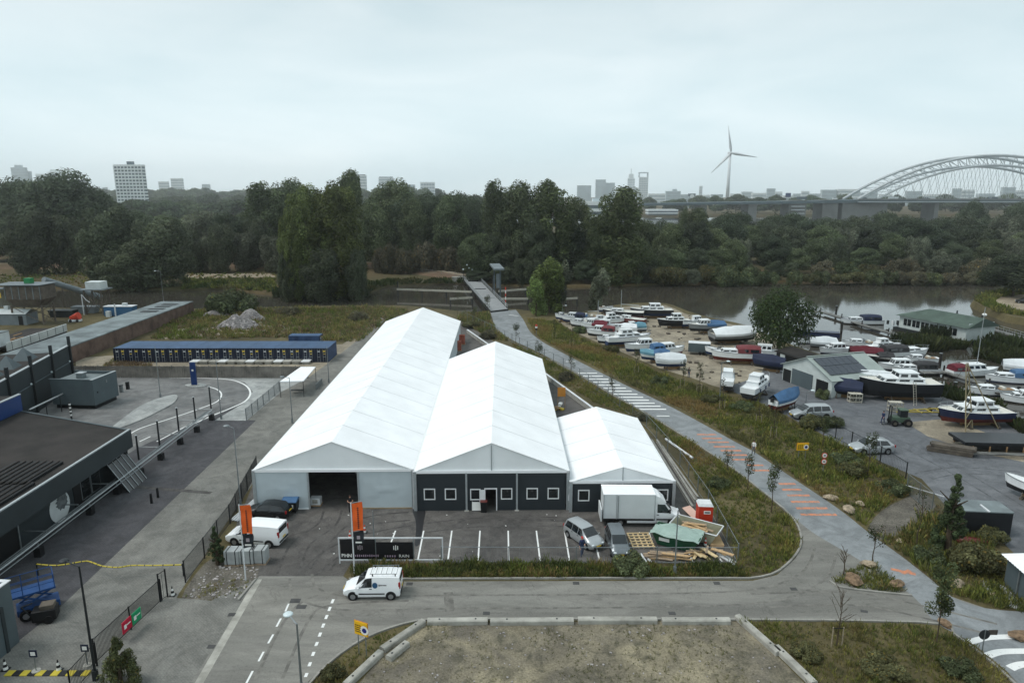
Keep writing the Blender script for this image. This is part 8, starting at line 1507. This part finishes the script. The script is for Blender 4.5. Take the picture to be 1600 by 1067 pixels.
# ---------------------------------------------------------------- people
mk('skin', S(190, 146, 122), 0.6, 0.05, 4, coord='obj'); mk('hair', S(50, 40, 34), 0.8, 0.2, 8, coord='obj'); mk('cloth_black', S(28, 28, 30), 0.85, 0.1, 4, coord='obj'); mk('cloth_navy', S(40, 52, 84), 0.85, 0.1, 4, coord='obj'); mk('cloth_jeans', S(62, 74, 98), 0.85, 0.12, 4, coord='obj'); mk('cloth_white', S(214, 214, 212), 0.8, 0.05, 4, coord='obj'); mk('cloth_red', S(178, 58, 52), 0.8, 0.05, 4, coord='obj'); mk('cloth_grey', S(96, 98, 102), 0.85, 0.1, 4, coord='obj')
def person(label, px, py, rz, top, legs, arms, stride=.0, shoes='cloth_black', hat=None, sleeves=True, h=1.76):
    t = thing('person', label, 'person', G(px, py), rz); k = h / 1.76; V, E, Rr, M = [], [], [], []
    def v(x, y, z, r, m, p=None):
        V.append((x * k, y * k, z * k)); Rr.append(r * k); M.append(m)
        if p is not None: E.append((p, len(V) - 1))
        return len(V) - 1
    pel = v(0, 0, .96, .145, 1); wst = v(0, 0, 1.1, .135, 0, pel); ch = v(0, 0, 1.3, .16, 0, wst); sh_ = v(0, 0, 1.44, .10, 0, ch); nk = v(0, .01, 1.52, .055, 2, sh_); hd0 = v(0, .02, 1.60, .085, 2, nk); hd = v(0, .025, 1.68, .095, 2, hd0); v(0, .02, 1.745, .06, 2, hd)
    for s in (-1, 1):
        f = stride * s; hp = v(s * .1, 0, .90, .10, 1, pel); kn = v(s * .11, .06 + f * .55, .50, .068, 1, hp); an = v(s * .11, f - .02 * abs(stride), .09, .05, 1, kn); v(s * .12, f + .13, .045, .042, 3, an)
        so = v(s * .19, 0, 1.41, .062, 0, sh_); a = arms[0 if s < 0 else 1]; el = v(s * a[0][0], a[0][1], a[0][2], .047, 0 if sleeves else 2, so); wr_ = v(s * a[1][0], a[1][1], a[1][2], .033, 2, el); d = (Vector(V[wr_]) - Vector(V[el])).normalized(); pm = v(*(Vector(V[wr_]) / k + d * .07), .036, 2, wr_)
        side = Vector((s, 0, 0)).cross(d).normalized() if abs(d.x) < .9 else Vector((0, 0, 1))
        for q in range(4): fo = Vector(V[pm]) / k + d * .045 + side * (q - 1.5) * .022; f1 = v(*fo, .010, 2, pm); v(*(fo + d * (.045 + .01 * (1.5 - abs(q - 1.5))) + Vector((0, .02, -.01))), .008, 2, f1)
        v(*(Vector(V[wr_]) / k + d * .06 + side * .055), .010, 2, wr_)
    me = bpy.data.meshes.new('body'); me.from_pydata(V, E, []); o = bpy.data.objects.new('body', me); col.objects.link(o); sk = o.modifiers.new('skin', 'SKIN'); sk.use_smooth_shade = True; ss = o.modifiers.new('sub', 'SUBSURF'); ss.levels = ss.render_levels = 1
    sv = me.skin_vertices[0].data
    for i, r in enumerate(Rr): sv[i].radius = (r, r); sv[i].use_root = i == 0
    bpy.context.view_layer.update(); me2 = bpy.data.meshes.new_from_object(o.evaluated_get(bpy.context.evaluated_depsgraph_get())); bpy.data.objects.remove(o); bpy.data.meshes.remove(me)
    me2.materials.clear()
    for m_ in (top, legs, 'skin', shoes): me2.materials.append(MATS[m_])
    pts = [Vector(q) for q in V]
    for f in me2.polygons:
        c = f.center; b_ = min(range(len(pts)), key=lambda i: (pts[i] - c).length - Rr[i] * .9); f.material_index = M[b_]; f.use_smooth = True
    me2.name = 'body'; link('body', me2, t)
    hm_ = MB(); hm_.sphere((0, .0 * k, 1.70 * k), .108 * k, 12, 8, (1, 1.08, .92)); hr = hm_.build('hat' if hat else 'hair', hat or 'hair', t, smooth=True)
    if hat: bx('hat_peak', (0, .13 * k, 1.70 * k), (.15, .12, .02), hat, hr)
    bx('nose', (0, .125 * k, 1.655 * k), (.024, .03, .035), 'skin', t)
    for s in (-1, 1): MB().sphere((s * .033 * k, .108 * k, 1.675 * k), .012, 6, 4).build('eye', 'hair', t); MB().sphere((s * .095 * k, .02 * k, 1.66 * k), .025, 6, 4, (.4, .8, 1.2)).build('ear', 'skin', t)
    bx('mouth', (0, .113 * k, 1.615 * k), (.045, .012, .01), 'cloth_red', t)
    return t
hang = ((.24, .0, 1.14), (.25, .08, .90)); front = ((.25, .08, 1.17), (.10, .30, 1.16)); swing = ((.23, .14, 1.16), (.22, .28, .98)); swb = ((.24, -.14, 1.16), (.24, -.1, .92))
person('person in black with bare forearms standing in the tent gateway', 548, 800, R(195), 'cloth_black', 'cloth_black', (front, front), sleeves=False)
person('person in dark jacket and red cap beside the silver car', 909, 868, R(200), 'cloth_navy', 'cloth_jeans', (front, hang), stride=.12, hat='cloth_red')
person('person in dark blue with white shoes walking in the boatyard', 1379, 662, R(120), 'cloth_navy', 'cloth_navy', (swing, swb), stride=.2, shoes='cloth_white')
person('pedestrian in pale top walking on the cycle road', 1177, 710, R(150), 'cloth_white', 'cloth_grey', (swing, swb), stride=.22)
person('person in dark clothes standing on the sand beside the boats', 1076, 590, R(180), 'cloth_black', 'cloth_jeans', (hang, hang))
# small litter and stones on bare ground
def litter(name, label, poly, n, seed, mat, s0, s1):
    rs = random.Random(seed); P = [(p[0], p[1]) for p in poly]; m = MB(); xs = [p[0] for p in P]; ys = [p[1] for p in P]; k = 0
    while k < n:
        x, y = rs.uniform(min(xs), max(xs)), rs.uniform(min(ys), max(ys))
        if not inside(np.array([[x, y]]), P)[0]: continue
        s = rs.uniform(s0, s1); m.box((x, y, s * .2), (s * rs.uniform(.7, 1.6), s, s * .5), rs.uniform(0, 3)); k += 1
    tag(m.build(name, mat), label, 'stones', kind='stuff')
litter('lot_stones', 'scattered pale stones and scraps on the vacant lot', gp((545, 1090), (612, 1025), (672, 980), (1130, 977), (1210, 1035), (1270, 1090)), 170, 3, 'rubble', .04, .13)
litter('soil_stones', 'scattered stones on the soil patch by the left flagpole', gp((290, 935), (325, 885), (405, 882), (398, 905), (375, 934)), 120, 4, 'rubble', .05, .16)
litter('yard_scraps', 'white paper scraps lying on the tent yard', gp((410, 895), (420, 810), (640, 800), (1000, 802), (1040, 870), (560, 876)), 26, 5, 'sign_white', .04, .1)
litter('boatyard_clutter', 'small clutter strewn over the sand yard', gp((900, 510), (1040, 480), (1160, 515), (1200, 590), (1120, 605), (1010, 560)), 150, 6, 'rust_steel', .15, .7)
# ================================================================ the air
hm = bpy.data.materials.new('haze'); hm.use_nodes = True; n_ = hm.node_tree; n_.nodes.remove(n_.nodes['Principled BSDF'])
pv = n_.nodes.new('ShaderNodeVolumePrincipled'); pv.inputs['Color'].default_value = (0.975, 0.99, 1.0, 1); pv.inputs['Density'].default_value = 0.00020; pv.inputs['Anisotropy'].default_value = 0.85
n_.links.new(pv.outputs[0], n_.nodes['Material Output'].inputs['Volume'])
MATS['haze'] = hm
hz = MB().box((0, 1950, 80), (9000, 4500, 172)).build('haze', 'haze'); tag(hz, 'thin pale haze over river and city', 'haze', kind='stuff')
